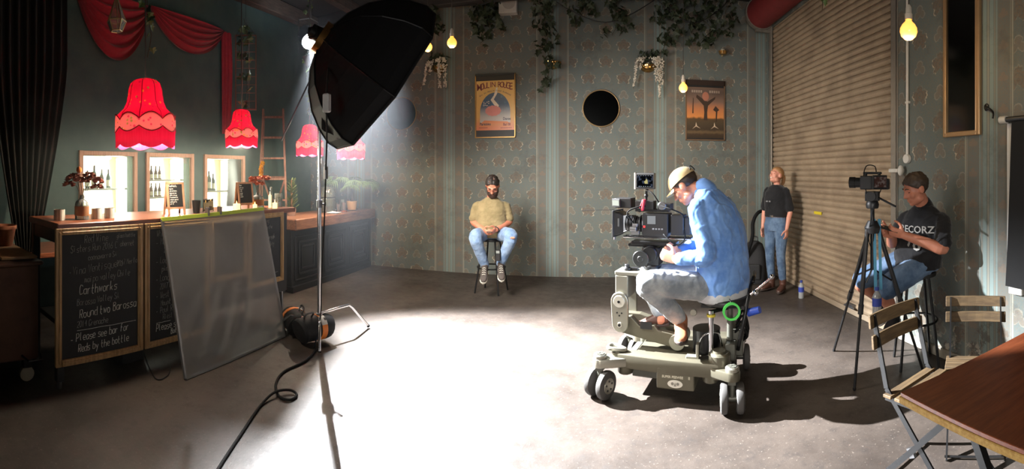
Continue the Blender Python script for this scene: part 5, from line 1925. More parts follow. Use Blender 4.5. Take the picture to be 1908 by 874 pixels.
# ================================================================== camera dolly
DLOC, DROT = Vector((.569, 3.32, 0)), math.atan2(.375, -.927)
OLIVE = mat('olive grey cast alloy', (92, 88, 74), .42, .5, var=.15, scale=14)
PALEM = mat('pale machined alloy', (148, 146, 134), .34, .7, var=.1)
DGREY = mat('dark grey casting', (84, 84, 76), .45, .4)
dl = thing('camera_dolly', 'wheeled olive grey camera dolly with a boom arm, standing on the bright floor', 'camera dolly', DLOC, DROT)
TYRE = mat('grey rubber tyre', (66, 64, 62), .7, var=.25)
def wheelset(x, y, steer, near_mat=TYRE):
    c = Vector((x, y, .098))
    a = Vector((math.cos(steer), math.sin(steer), 0))      # axle direction
    f = MB()
    f.tube([(x, y, .10), (x, y, .225)], .020, 12)
    f.box((x, y, .20), (.05, .05, .02))
    f.tube([c - a * .03, c + a * .03], .022, 10)
    fo = f.build('wheel_fork', DGREY, dl, smooth='auto')
    for s in (-1, 1):
        b0, b1 = c + a * (s * .026), c + a * (s * .078)
        w_ = MB()
        w_.tube([b0, b0 + a * s * .008, (b0 + b1) / 2, b1 - a * s * .008, b1], [.078, .094, .098, .094, .078], 28)
        wo = w_.build('wheel', near_mat, dl, smooth='auto')
        h_ = MB()
        h_.tube([b1 - a * s * .010, b1 + a * s * .002], [.058, .052], 20)
        h_.build('hub', PALEM, wo, smooth='auto')
        for k in range(5):
            h2 = MB()
            u_ = Vector((0, 0, 1))
            v_ = a.cross(u_)
            p_ = b1 + (u_ * math.cos(k * 1.2566) + v_ * math.sin(k * 1.2566)) * .032
            h2.tube([p_, p_ + a * s * .005], .007, 8)
            h2.build('hub_bolt', BLACKM, wo)
wheelset(.455, .34, 2.85)
wheelset(-.455, .34, .12)
wheelset(.455, -.34, 2.85)
wheelset(-.455, -.34, .12)
# swinging legs with king-pin caps
for sx in (-1, 1):
    for sy in (-1, 1):
        m = MB()
        poly = stadium((sx * .455, sy * .34), (sx * .30, sy * .245), .052, .060)
        m.prism(poly, .062, Matrix.Translation((0, 0, .215)))
        lg = m.build('corner_leg', PALEM if sx > 0 else OLIVE, dl, bevel=.008, seg=2, smooth='auto')
        MB().lathe([(0, .277), (.046, .277), (.046, .296), (.038, .304), (0, .304)], c=(sx * .455, sy * .34, 0), n=24).build('king_pin_cap', PALEM, lg, smooth='auto')
        m = MB()
        m.lathe([(.012, .304), (.030, .304), (.030, .308), (.012, .308)], c=(sx * .455, sy * .34, 0), n=20)
        for k in range(3):
            a = k * PI / 3
            m.bar((sx * .455 - .03 * math.cos(a), sy * .34 - .03 * math.sin(a), .306), (sx * .455 + .03 * math.cos(a), sy * .34 + .03 * math.sin(a), .306), .008, .006)
        m.build('cap_spokes', DGREY, lg)
        MB().lathe([(0, .16), (.05, .16), (.055, .17), (.055, .24), (0, .24)], c=(sx * .30, sy * .245, 0), n=24).build('pivot_boss', OLIVE, lg, smooth='auto')
# chassis
m = MB()
for sy in (-1, 1):
    m.prism(stadium((.345, 0), (-.36, 0), .055, .075), .095, Matrix.Translation((0, sy * .245, .207)))
m.box((0, 0, .255), (.50, .46, .05))
m.build('chassis_rail', OLIVE, dl, bevel=.008, seg=2, smooth='auto')
m = MB()
m.box((.10, 0, .165), (.34, .40, .10))
m.box((.32, 0, .17), (.06, .42, .10))
m.build('under_tray', DGREY, dl, bevel=.008)
m = MB()
m.prism([(-.20, .105), (.06, .105), (.06, .25), (-.20, .25)], .36, Matrix(((1, 0, 0, 0), (0, 0, 1, -.05), (0, 1, 0, 0), (0, 0, 0, 1))))
bx = m.build('battery_box', OLIVE, dl, bevel=.01, seg=2)
# emblem and name on the near face (near side is +y here; seen from outside, right is -x)
Mn = lambda x, z, y=.3105: Matrix.Translation((x, y, z)) @ Matrix.Rotation(PI, 4, 'Z') @ Matrix.Rotation(PI / 2, 4, 'X')
m = MB()
m.prism(ellipse(0, 0, .052, .026), .004, Mn(-.07, .148, .3095))
m.build('emblem', mat('white enamel badge', (200, 196, 184), .4), bx)
m = MB()
m.prism(ellipse(-.018, .002, .010, .010), .0015, Mn(-.07, .148, .3134))
m.prism(ellipse(.018, .002, .010, .010), .0015, Mn(-.07, .148, .3134))
m.prism([(-.008, -.014), (.008, -.014), (.0, .012)], .0015, Mn(-.07, .148, .3134))
m.build('emblem_mark', mat('grey badge mark', (120, 116, 106), .5), bx)
text_mesh('SUPER PEEWEE', .022, mat('pale lettering', (190, 184, 164), .5), 'name_lettering', bx, Mn(-.052, .192, .3105), .0012, .0006)
text_mesh('II', .026, mat('pale lettering', (190, 184, 164), .5), 'name_lettering', bx, Mn(-.165, .192, .3105), .0012, .0006)
# flanged front handles, rear column, seat posts
for sy in (-1, 1):
    m = MB()
    m.tube(catmull([(.30, sy * .245, .315), (.40, sy * .285, .325), (.425, sy * .245, .325), (.40, sy * .205, .325)], 6, True), .015, 10, closed=True)
    m.build('lift_handle', PALEM, dl, smooth=True)
m = MB()
m.lathe([(0, .20), (.075, .20), (.075, .345), (.062, .357), (0, .357)], c=(-.36, .245, 0), n=28)
m.lathe([(0, .35), (.045, .35), (.045, .37), (0, .37)], c=(-.36, .245, 0), n=24)
m.build('corner_post', OLIVE, dl, smooth='auto')
MB().tube([(-.30, .22, .29), (-.30, .22, .625)], .018, 14).build('seat_post', CHROME, dl, smooth='auto')
m = MB()
m.lathe([(.018, .585), (.030, .585), (.030, .60), (.018, .60)], c=(-.30, .22, 0), n=18)
m.build('yellow_collar', mat('yellow collar', (206, 186, 60), .5), dl)
MB().tube([(-.42, .12, .25), (-.42, .12, .63)], .022, 14).build('seat_post', DGREY, dl, smooth='auto')
m = MB()
m.prism([(-.22, .30), (-.13, .30), (-.13, .315), (-.20, .315), (-.20, .40), (-.22, .40)], .05, Matrix(((1, 0, 0, 0), (0, 0, 1, .20), (0, 1, 0, 0), (0, 0, 0, 1))))
m.build('deck_bracket', PALEM, dl, bevel=.003)
# seat
m = MB()
m.prism(ellipse(-.37, .02, .20, .21, 0, 2 * PI, 32), .05, Matrix.Translation((0, 0, .640)))
m.build('seat', mat('black vinyl', (20, 20, 21), .45), dl, bevel=.018, seg=3, smooth='auto')
m = MB()
m.box((-.37, .02, .63), (.30, .26, .02))
m.tube([(-.42, .12, .625), (-.30, .22, .615)], .014, 8)
m.build('seat_frame', BLACKM, dl)
# boom arm
AY = .10
def xz_plate(mb, poly, y, th):
    mb.prism(poly, th, Matrix(((1, 0, 0, 0), (0, 0, 1, y), (0, 1, 0, 0), (0, 0, 0, 1))))
m = MB()
xz_plate(m, [(.385, .38), (.385, .49), (.31, .505), (.24, .44), (.13, .455), (.10, .42), (-.03, .40), (-.05, .30)], AY - .06, .06)
xz_plate(m, [(.385, .38), (.385, .49), (.28, .49), (-.05, .40), (-.05, .30)], -AY, .06)
m.build('boom_arm', OLIVE, dl, bevel=.006, seg=2)
MB().box((.19, AY + .004, .452), (.085, .012, .05)).build('arm_pad', BLACK, dl)
for yy in (-AY, AY):
    m = MB()
    m.tube([(-.04, yy - .012, .35), (-.04, yy + .012, .35)], .058, 30)
    m.build('pivot_disc', PALEM, dl, smooth='auto', bevel=.003)
MB().tube([(-.04, AY + .01, .35), (-.04, AY + .018, .35)], .012, 12).build('pivot_bolt', BLACKM, dl)
m = MB()
for yy in (-AY - .02, AY - .004):
    xz_plate(m, stadium((.39, .615), (.385, .45), .066, .062), yy, .03)
m.build('link_plate', PALEM, dl, bevel=.004, smooth='auto')
m = MB()
m.tube([(.39, AY + .022, .615), (.39, AY + .034, .615)], [.048, .042], 28)
m.build('link_disc', mat('bright alloy disc', (206, 204, 192), .3, .6), dl, smooth='auto')
m = MB()
m.tube([(.385, AY + .022, .445), (.385, AY + .036, .445)], [.020, .018], 20)
m.build('link_disc', mat('bright alloy disc', (206, 204, 192), .3, .6), dl, smooth='auto')
m = MB()
m.tube([(.39, AY + .034, .615), (.39, AY + .040, .615)], .010, 10)
m.build('link_bolt', BLACKM, dl)
m = MB()
m.tube([(.385, AY + .036, .445), (.385, AY + .042, .445)], .011, 10)
m.build('link_bolt', BLACKM, dl)
for dx in (-.018, .018, 0):
    m = MB()
    m.tube([(.388 + dx, AY + .024, .532 - (.02 if dx == 0 else 0)), (.388 + dx, AY + .030, .532 - (.02 if dx == 0 else 0))], .006, 8)
    m.build('link_bolt', BLACKM, dl)
m = MB()
m.box((.385, 0, .715), (.10, .18, .17))
m.prism([(.44, -.09), (.44, .09), (.10, .075), (.10, -.075)], .03, Matrix.Translation((0, 0, .80)))
m.build('boom_head', PALEM, dl, bevel=.008, seg=2)
m = MB()
m.lathe([(0, .83), (.03, .83), (.03, .85), (.018, .855), (.018, .875), (0, .875)], c=(.36, .03, 0), n=16)
m.box((.31, .0, .838), (.06, .05, .016))
m.build('head_knob', BLACK, dl, smooth='auto', bevel=.003)
m = MB()
m.lathe([(0, .78), (.085, .78), (.085, .835), (.06, .845), (0, .845)], c=(.18, 0, 0), n=26)
m.build('euro_mount', DGREY, dl, smooth='auto')
# rear gear: push bar, hoses, small fittings
m = MB()
m.tube(catmull([(-.48, .18, .35), (-.52, .20, .55), (-.56, .12, .75), (-.58, -.05, .80)], 5), .014, 10)
m.tube([(-.58, -.20, .80), (-.58, .10, .80)], .014, 10)
m.build('push_bar', BLACKM, dl, smooth=True)
for k in range(4):
    m = MB()
    m.tube(catmull([(-.44, .08 - .05 * k, .42), (-.50, .16 - .06 * k, .50 + .02 * k), (-.54, .10 - .05 * k, .42), (-.50, .04 - .05 * k, .36)], 6), .009, 6)
    m.build('hose', RUBBER, dl, smooth=True)
m = MB()
m.box((-.46, .0, .37), (.10, .22, .18))
m.box((-.43, .17, .34), (.07, .08, .12))
m.build('pump_unit', DGREY, dl, bevel=.006, smooth='auto')
m = MB()
m.tube([(-.24, .02, .28), (-.24, .02, .44)], .10, 24)
m.build('hydraulic_tank', BLACKM, dl, smooth='auto')
m = MB()
m.tube(catmull([(-.20, .16, .31), (-.24, .20, .44), (-.34, .18, .46), (-.37, .15, .36)], 5), .006, 6)
m.build('brake_rod', CHROME, dl, smooth=True)
MB().tube([(-.55, .16, .60), (-.63, .19, .63)], [.028, .024], 12).build('blue_grip', mat('blue grip', (40, 72, 170), .5), dl, smooth='auto')
m = MB()
m.tube([(-.54, .14, .70), (-.70, .17, .84)], .008, 8)
m.ball((-.71, .172, .85), .018, 12, 8)
m.ball((-.60, .165, .74), .020, 12, 8)
m.build('control_lever', CHROME, dl, smooth='auto')
MB().tube([(-.175, .19, .60), (-.175, .205, .60)], .024, 18).build('lock_knob', PALEM, dl, smooth='auto', bevel=.003)
# roll of green tape hanging below the seat
gp = DLOC + Matrix.Rotation(DROT, 3, 'Z') @ Vector((-.44, .225, .625))
gt = thing('tape_roll', 'roll of bright green tape hanging under the dolly seat', 'tape', gp, DROT + .25)
m = MB()
vs, fs = [], []
n = 30
for i in range(n):
    a = 2 * PI * i / n
    for r, y in ((.060, -.012), (.060, .012), (.046, .012), (.046, -.012)):
        vs.append((r * math.cos(a), y, r * math.sin(a)))
for i in range(n):
    j = (i + 1) % n
    for k in range(4):
        fs.append([i * 4 + k, i * 4 + (k + 1) % 4, j * 4 + (k + 1) % 4, j * 4 + k])
m.add(vs, fs)
m.build('green_roll', mat('fluoro green tape', (84, 214, 92), .5), gt, smooth='auto')
MB().tube([(0, 0, .052), (.01, -.03, .075), (.01, -.08, .07)], .004, 5).build('hanging_cord', BLACK, gt)

# ================================================================== film camera on its head
CL = DLOC + Matrix.Rotation(DROT, 3, 'Z') @ Vector((.17, .0, .846))
fc = thing('film_camera', 'big black film camera with matte box and monitor on the dolly head', 'camera', CL, DROT)
# fluid head (local z 0 = mount)
m = MB()
m.lathe([(0, 0), (.07, 0), (.07, .03), (.05, .05), (0, .05)], n=24)
m.box((0, 0, .10), (.13, .13, .13))
m.tube([(0, -.10, .12), (0, .10, .12)], .058, 24)
hd_ = m.build('fluid_head', BLACKM, fc, smooth='auto', bevel=.005)
m = MB()
m.tube([(.06, .10, .09), (.06, .118, .09)], .060, 26)
m.tube([(.06, .118, .09), (.06, .124, .09)], .022, 14)
m.build('head_wheel', mat('dark satin wheel', (58, 60, 60), .35, .5), hd_, smooth='auto', bevel=.003)
m = MB()
m.box((-.02, 0, .195), (.34, .11, .028))
m.box((.10, 0, .175), (.16, .09, .02))
m.build('head_plate', BLACKM, fc, bevel=.004)
MB().tube([(-.05, -.06, .17), (-.30, -.10, .10), (-.38, -.11, .09)], .010, 8).build('pan_bar', BLACKM, fc)
m = MB()
for yy in (-.03, .03):
    m.tube([(.22, yy, .235), (-.30, yy, .235)], .0075, 10)
m.build('support_rod', CHROME, fc, smooth='auto')
BODYZ = .335
m = MB()
m.box((-.035, 0, BODYZ), (.20, .135, .165))
m.box((-.035, 0, .25), (.18, .10, .02))
bd = m.build('camera_body', mat('camera black', (26, 26, 28), .42), fc, bevel=.008, seg=2)
MB().box((-.01, .0690, BODYZ + .035), (.062, .004, .06)).build('status_display', emit('pale status display', (196, 200, 204), .55), bd)
m = MB()
for k in range(4):
    m.box((-.09 + k * .022, .0690, BODYZ - .03), (.014, .004, .010))
m.build('button_row', mat('grey buttons', (120, 122, 124), .5), bd)
MB().box((.045, .0695, BODYZ - .015), (.014, .005, .014)).build('record_light', emit('red tally light', (255, 60, 60), 3), bd)
text_mesh('REC', .012, mat('grey print', (170, 170, 170), .5), 'body_lettering', bd, Matrix.Translation((-.09, .0685, BODYZ + .01)) @ Matrix.Rotation(PI, 4, 'Z') @ Matrix.Rotation(PI / 2, 4, 'X'), .0008) if False else None
m = MB()
m.box((-.20, 0, BODYZ), (.10, .11, .15))
m.box((-.275, 0, BODYZ - .005), (.05, .10, .13))
m.build('battery', BLACK, fc, bevel=.008, seg=2)
m = MB()
m.tube([(.065, 0, BODYZ), (.12, 0, BODYZ)], .050, 26)
m.tube([(.12, 0, BODYZ), (.20, 0, BODYZ)], .058, 26)
m.tube([(.145, 0, BODYZ), (.165, 0, BODYZ)], .062, 26)
lz = m.build('lens', mat('lens barrel', (30, 30, 32), .3, .4), fc, smooth='auto')
m = MB()
for xx in (.085, .135, .18):
    m.tube([(xx, 0, BODYZ), (xx + .004, 0, BODYZ)], .0628, 26)
m.build('lens_ring', STEEL, lz, smooth='auto')
m = MB()
m.tube([(.10, .075, BODYZ - .035), (.15, .075, BODYZ - .035)], .020, 14)
m.tube([(.09, .08, BODYZ - .005), (.13, .08, BODYZ - .005)], .014, 12)
m.box((.11, .07, BODYZ - .06), (.06, .03, .03))
m.build('focus_motor', mat('worn alloy motor', (128, 128, 130), .35, .7), fc, smooth='auto', bevel=.002)
# matte box
m = MB()
vs, fs = [], []
for (x, hy, hz) in ((.205, .075, .065), (.225, .085, .075), (.27, .105, .088)):
    for t_ in (0, .006):
        vs += [(x, a * (hy - t_), BODYZ + b_ * (hz - t_)) for a, b_ in ((-1, -1), (1, -1), (1, 1), (-1, 1))]
for i in range(2):
    for k in range(4):
        k2 = (k + 1) % 4
        a, b_ = i * 8, (i + 1) * 8
        fs.append([a + k, a + k2, b_ + k2, b_ + k])
        fs.append([a + 4 + k, b_ + 4 + k, b_ + 4 + k2, a + 4 + k2])
for k in range(4):
    k2 = (k + 1) % 4
    fs.append([16 + k, 16 + k2, 20 + k2, 20 + k])
    fs.append([k2, k, 4 + k, 4 + k2])
m.add(vs, fs)
m.box((.272, 0, BODYZ + .094), (.012, .21, .012))
m.box((.272, 0, BODYZ - .094), (.012, .21, .012))
for s in (-1, 1):
    m.box((.274, s * .108, BODYZ), (.014, .012, .20))
mbx = m.build('matte_box', BLACK, fc, bevel=.003)
MB().box((.236, .095, BODYZ + .012), (.012, .008, .06)).build('filter_tray', mat('grey filter tray', (96, 98, 100), .4, .5), mbx)
MB().tube([(.27, .10, BODYZ - .115), (.27, .10, BODYZ - .095)], .012, 12).build('thumb_screw', CHROME, mbx)
# top handle, transmitter boxes, red ribbon
m = MB()
m.box((.0, 0, .437), (.26, .05, .022))
m.box((.05, 0, .475), (.14, .09, .065))
m.box((-.10, 0, .465), (.10, .10, .05))
m.tube([(.10, 0, .44), (.10, 0, .42)], .012, 8)
m.build('top_handle', BLACK, fc, bevel=.006, seg=2)
MB().tube([(-.09, .055, .475), (-.09, .075, .475)], .030, 18).build('dial_ring', STEEL, fc, smooth='auto', bevel=.003)
m = MB()
m.bar((.045, .055, .52), (.06, .058, .435), .045, .016, (1, 0, 0))
m.bar((.055, .055, .52), (.08, .053, .455), .030, .010, (1, 0, 0))
m.build('red_ribbon', mat('red camera tape', (170, 36, 52), .6), fc, bevel=.003)
# small front monitor, lit
m = MB()
m.box((.215, .0, .49), (.13, .12, .075))
vf = m.build('front_finder', BLACK, fc, bevel=.006, seg=2)
Mv = basis((.265, .062, .49), (-.9, .43, 0), (0, .1, .99), (.43, .9, 0))
m = MB()
m.box((0, 0, 0), (.085, .062, .012), Mv)
m.build('finder_hood', BLACK, vf, bevel=.003)
MB().box((0, 0, .008), (.068, .042, .003), Mv).build('lit_screen', emit('white finder screen', (232, 238, 224), 1.1), vf)
# upper monitor on an arm
m = MB()
m.tube([(.05, 0, .50), (.045, .01, .58)], .010, 8)
m.ball((.047, .005, .545), .016, 10, 8)
m.build('monitor_arm', BLACKM, fc, smooth='auto')
Mm = basis((.045, .03, .655), (-.985, .17, 0), (0, 0, 1), (.17, .985, 0))
m = MB()
m.box((0, 0, 0), (.155, .12, .03), Mm)
mo = m.build('top_monitor', BLACK, fc, bevel=.006, seg=2)
t = NT('dim monitor picture')
e_ = t.n('ShaderNodeEmission')
X, Y, Z = t.xyz()
nz = t.noise(34, 2, .5, t.obj())
t.l(t.mix(t.step(nz, .52, .62), lin((10, 12, 16)), lin((70, 78, 96))), e_.inputs[0])
e_.inputs[1].default_value = .8
t.l(e_.outputs[0], t.out.inputs[0])
MB().box((0, 0, .016), (.130, .092, .003), Mm).build('monitor_screen', t.m, mo)
m = MB()
m.prism([(-.010, -.020), (.014, -.020), (.012, .004), (.002, .018), (-.004, .004), (-.016, -.004)], .001, Mm @ Matrix.Translation((.012, 0, .0178)))
m.build('screen_figure', emit('pale figure on screen', (200, 190, 130), .9), mo)
m = MB()
for k in range(6):
    m.box((-.05 + k * .02, .040, .018), (.010, .003, .001), Mm)
    m.box((-.045 + k * .018, -.040, .018), (.008, .004, .001), Mm)
m.build('screen_readout', emit('screen readout', (190, 200, 210), .7), mo)
m = MB()
m.box((-.082, 0, -.004), (.014, .125, .04), Mm)
m.build('battery_plate', mat('bare alloy plate', (170, 160, 146), .4, .6), mo, bevel=.002)
for pts in ([(-.05, .05, .48), (-.16, .12, .46), (-.24, .08, .42), (-.25, .04, .38)], [(.12, .07, BODYZ), (.16, .12, .42), (.10, .08, .46), (.04, .05, .47)], [(.05, .02, .60), (-.02, .06, .56), (-.06, .05, .50)], [(-.10, .07, .27), (-.20, .10, .20), (-.26, .08, .24), (-.25, .05, .30)]):
    MB().tube(catmull(pts, 6), .005, 6).build('cable', RUBBER, fc, smooth=True)
MB().tube([(.27, .09, .44), (.52, .12, .43)], .002, 4).build('flag_wire', BLACKM, fc)
# ================================================================== right foreground: table and folding chairs
TABW = wood('varnished red brown table top', (116, 58, 34), (148, 80, 48), axis='X', scale=5, stretch=8, rough=.38)
PLY = wood('yellow plywood edge', (176, 140, 76), (206, 172, 106), axis='X', rough=.6)
tx0, tx1, ty0, ty1 = 1.010, 2.30, -.35, 1.300
tb = thing('table', 'long varnished red brown table with a pale plywood edge in front of the folding chairs', 'table', (1.03 + (tx1 - tx0) / 2 * .998 + (ty1 - ty0) / 2 * .061, 1.325 - (ty1 - ty0) / 2 * .998 + (tx1 - tx0) / 2 * .061, 0), .061)
w_, d_y = tx1 - tx0, ty1 - ty0
MB().box((0, 0, .742), (w_ - .008, d_y - .008, .016)).build('table_top', TABW, tb, bevel=.002)
m = MB()
m.box((0, 0, .721), (w_, d_y, .0258))
m.build('plywood_edge', PLY, tb, bevel=.003)
for sx in (-1, 1):
    MB().box((sx * (w_ / 2 - .10), 0, .69), (.05, d_y - .3, .035)).build('under_rail', BLACKM, tb)
for sx in (-1, 1):
    for sy, y_ in ((1, d_y / 2 - .42), (-1, -d_y / 2 + .30)):
        m = MB()
        m.bar((sx * (w_ / 2 - .12), y_ - .16, .012), (sx * (w_ / 2 - .10), y_ + .16, .70), .03, .03)
        m.build('trestle_leg', BLACKM, tb)
        m = MB()
        m.bar((sx * (w_ / 2 - .155), y_ + .16, .012), (sx * (w_ / 2 - .135), y_ - .16, .70), .03, .03)
        m.build('trestle_leg', BLACKM, tb)

SLAT = wood('weathered slat timber', (70, 54, 34), (100, 80, 52), axis='X', rough=.7)
def slat_chair(label, loc, rz):
    c = thing('folding_chair', label, 'chair', loc, rz, 'slatted folding chairs at the table')
    for zz, y in ((.80, .255), (.70, .235)):
        vs, fs = [], []
        m = MB()
        n = 8
        for i in range(n + 1):
            x = -.21 + .42 * i / n
            yo = y + .02 * (1 - (x / .21) ** 2)
            vs += [(x, yo - .008, zz - .034), (x, yo + .008, zz - .034), (x, yo + .014, zz + .034), (x, yo - .002, zz + .034)]
        for i in range(n):
            a, b_ = i * 4, i * 4 + 4
            for k in range(4):
                k2 = (k + 1) % 4
                fs.append([a + k, a + k2, b_ + k2, b_ + k])
        fs += [[3, 2, 1, 0], [n * 4, n * 4 + 1, n * 4 + 2, n * 4 + 3]]
        m.add(vs, fs)
        m.build('back_slat', SLAT, c, bevel=.003)
    for k in range(6):
        MB().box((0, .16 - k * .066, .452), (.40, .048, .016)).build('seat_slat', SLAT, c, bevel=.003)
    for s in (-1, 1):
        m = MB()
        m.bar((s * .175, .262, .83), (s * .175, .18, .48), .010, .026, (0, 1, 0))
        m.bar((s * .175, .18, .48), (s * .175, -.21, .005), .010, .026, (0, 1, 0))
        m.build('back_leg', BLACKM, c)
        m = MB()
        m.bar((s * .190, -.17, .44), (s * .190, .235, .005), .010, .026, (0, 1, 0))
        m.build('front_leg', BLACKM, c)
        MB().bar((s * .183, .18, .438), (s * .183, -.19, .438), .010, .022, (0, 0, 1)).build('seat_rail', BLACKM, c)
        m = MB()
        m.bar((s * .183, .02, .20), (s * .183, .04, .24), .018, .03, (0, 1, 0))
        m.build('hinge_plate', STEEL, c)
    for y, zz in ((.22, .022), (-.195, .022)):
        MB().tube([(-.188, y, zz), (.188, y, zz)], .007, 8).build('floor_bar', BLACKM, c)
    return c
slat_chair('weathered slat folding chair tucked at the table corner, in front of the tripod', (1.580, 1.705, 0), .27).scale = (1.05, 1.05, 1.0)
slat_chair('weathered slat folding chair standing against the shutter wall behind the table', (1.955, 1.79, 0), -.829).scale = (.90, .93, .93)

# ================================================================== stools
def round_stool(label, loc, h, r, splay, rot, ring=.36):
    s = thing('bar_stool', label, 'stool', loc, rot, 'black metal bar stools')
    MB().lathe([(0, h - .035), (r, h - .035), (r + .004, h - .02), (r, h - .004), (r * .9, h), (0, h)], n=32).build('seat', mat('black stool seat', (24, 23, 23), .5), s, smooth='auto')
    rr = r * .75 + (splay - r * .75) * (1 - ring / h)
    for k in range(4):
        a = PI / 2 * k
        d = Vector((math.cos(a), math.sin(a), 0))
        MB().tube([d * r * .72 + Vector((0, 0, h - .03)), d * splay + Vector((0, 0, .004))], .0115, 10).build('leg', BLACKM, s, smooth='auto')
    MB().tube([(rr * math.cos(2 * PI * k / 36), rr * math.sin(2 * PI * k / 36), ring) for k in range(36)], .0095, 8, closed=True).build('foot_ring', BLACKM, s, smooth=True)
    return s
SA = Vector((-1.385, 5.86, 0))
round_stool('black bar stool under the bearded man in the khaki shirt', SA, .715, .165, .235, .62, .33)
SD = Vector((2.41, 2.87, 0))
round_stool('black bar stool against the shutter wall under the man in the black T-shirt', SD, .76, .165, .22, .3, .36)
# small meter clipped to the stage stool
q = U(928, 465, 5.66)
lm = thing('radio_pack', 'small black radio pack hanging from the stage stool', 'radio', q)
MB().box((0, 0, -.07), (.06, .03, .14)).build('pack_body', BLACK, lm, bevel=.006)
MB().box((0, -.016, -.03), (.044, .003, .03)).build('display', mat('grey display', (130, 134, 130), .4), lm)
MB().tube([(0, .01, 0), (0, .05, .09)], .004, 5).build('strap', BLACK, lm)

# ================================================================== tripod with the second camera
TPc = Vector((1.90, 2.76, 0))
tpd = thing('tripod', 'black tripod in front of the man in the black T-shirt', 'tripod', TPc)
APX = 1.18
MB().tube([(0, 0, .85), (0, 0, APX + .12)], .016, 12).build('centre_column', BLACKM, tpd, smooth='auto')
m = MB()
m.lathe([(0, APX - .06), (.05, APX - .06), (.06, APX - .02), (.035, APX + .03), (0, APX + .03)], n=18)
m.build('spider', BLACK, tpd, smooth='auto')
feet = [UF(1554, 655), UF(1592, 728), UF(1722, 700)]
for f in feet:
    f = f - TPc
    d = (f - Vector((0, 0, APX))).normalized()
    top = Vector((0, 0, APX - .03)) + Vector((f.x, f.y, 0)).normalized() * .045
    lg = MB()
    lg.tube([top, top * .5 + f * .5 + Vector((0, 0, 0))], .017, 10)
    lo = lg.build('leg', BLACK, tpd, smooth='auto')
    MB().tube([top * .55 + f * .45, f + Vector((0, 0, .012))], .011, 10).build('lower_tube', BLACKM, lo, smooth='auto')
    MB().tube([top * .47 + f * .53, top * .53 + f * .47], .021, 10).build('leg_lock', BLACK, lo, smooth='auto')
    MB().ball(f + Vector((0, 0, .013)), .014, 10, 6).build('rubber_foot', RUBBER, lo, smooth=True)
m = MB()
for f in feet:
    f = f - TPc
    m.tube([Vector((0, 0, .86)), Vector((f.x, f.y, 0)) * .36 + Vector((0, 0, .76))], .007, 6)
m.build('spreader_arm', BLACKM, tpd)
cc = TPc + Vector((0, 0, APX + .12))
sc2 = thing('video_camera', 'small black video camera with side screen on the tripod', 'camera', cc, 2.35)
m = MB()
m.lathe([(0, 0), (.045, 0), (.05, .03), (.04, .06), (0, .06)], n=18)
m.box((0, 0, .09), (.10, .07, .07))
m.tube([(0, -.055, .09), (0, .055, .09)], .038, 16)
m.build('fluid_head', BLACK, sc2, smooth='auto', bevel=.004)
MB().tube([(-.05, .02, .08), (-.18, .06, .02)], .008, 8).build('pan_bar', BLACKM, sc2)
m = MB()
m.box((0, 0, .19), (.17, .09, .10))
m.box((-.10, 0, .18), (.05, .08, .08))
m.box((.0, 0, .26), (.14, .03, .018))
m.box((.05, 0, .247), (.02, .03, .03))
m.box((-.05, 0, .247), (.02, .03, .03))
m.build('camera_body', BLACK, sc2, bevel=.006)
m = MB()
m.tube([(.08, 0, .19), (.13, 0, .19)], .038, 18)
m.tube([(.13, 0, .19), (.17, 0, .19)], .042, 18)
m.build('lens', BLACKM, sc2, smooth='auto')
Ms = basis((-.07, .085, .195), (-.75, -.66, 0), (0, 0, 1), (-.66, .75, 0))
so = MB().box((0, 0, 0), (.12, .10, .014), Ms).build('side_screen', BLACK, sc2, bevel=.004)
t = NT('warm dim screen')
e_ = t.n('ShaderNodeEmission')
t.l(t.mix(t.step(t.noise(30, 2, .5, t.obj()), .45, .6), lin((66, 44, 38)), lin((110, 96, 90))), e_.inputs[0])
e_.inputs[1].default_value = .45
t.l(e_.outputs[0], t.out.inputs[0])
MB().box((0, 0, .008), (.10, .075, .002), Ms).build('screen_picture', t.m, so)
m = MB()
m.tube(catmull([(-.03, 0, .265), (-.02, .02, .31), (.04, .03, .31), (.06, .03, .22), (.03, .05, .10)], 5), .004, 5)
m.tube(catmull([(-.06, -.03, .14), (-.02, .06, .0), (.02, .04, -.2), (0, .02, -.30)], 5), .004, 5)
m.build('cable', RUBBER, sc2, smooth=True)
# blue strap with a water bottle
wp = U(1634, 562, 3.30)
STR = mat('blue webbing strap', (66, 130, 160), .7)
m = MB()
a0, a1 = U(1629, 408, 3.36) - wp, U(1637, 408, 3.36) - wp
bs = thing('strap', 'pale blue strap hanging from the tripod down to the water bottle', 'strap', wp)
m.bar(a0, Vector((-.012, 0, .085)), .003, .022, (1, -.7, 0))
m.bar(a1 + Vector((.006, 0, 0)), Vector((.028, -.01, .085)), .003, .022, (1, -.7, 0))
m.build('webbing', STR, bs)
def water_bottle(label, loc, s=1.0):
    b_ = thing('water_bottle', label, 'water bottle', loc, 0, 'plastic water bottles')
    MB().lathe([(0, 0), (.030 * s, 0), (.033 * s, .006 * s), (.031 * s, .05 * s), (.033 * s, .07 * s), (.033 * s, .13 * s), (.024 * s, .155 * s), (.013 * s, .168 * s), (.013 * s, .18 * s), (0, .18 * s)], n=18).build('bottle_body', mat('cloudy water', (196, 200, 204), .1, **{'Transmission Weight': .5}), b_, smooth='auto')
    MB().lathe([(0, .178 * s), (.016 * s, .178 * s), (.016 * s, .202 * s), (0, .202 * s)], n=14).build('cap', mat('blue cap', (36, 54, 130), .5), b_, smooth='auto')
    MB().shell([(.0335 * s, .072 * s), (.0335 * s, .128 * s)], .0008, n=18).build('blue_label', mat('blue label', (44, 62, 150), .5), b_, smooth='auto')
    return b_
water_bottle('water bottle with a blue label hanging from the strap on the tripod', wp + Vector((0, 0, -.105)), 1.05)
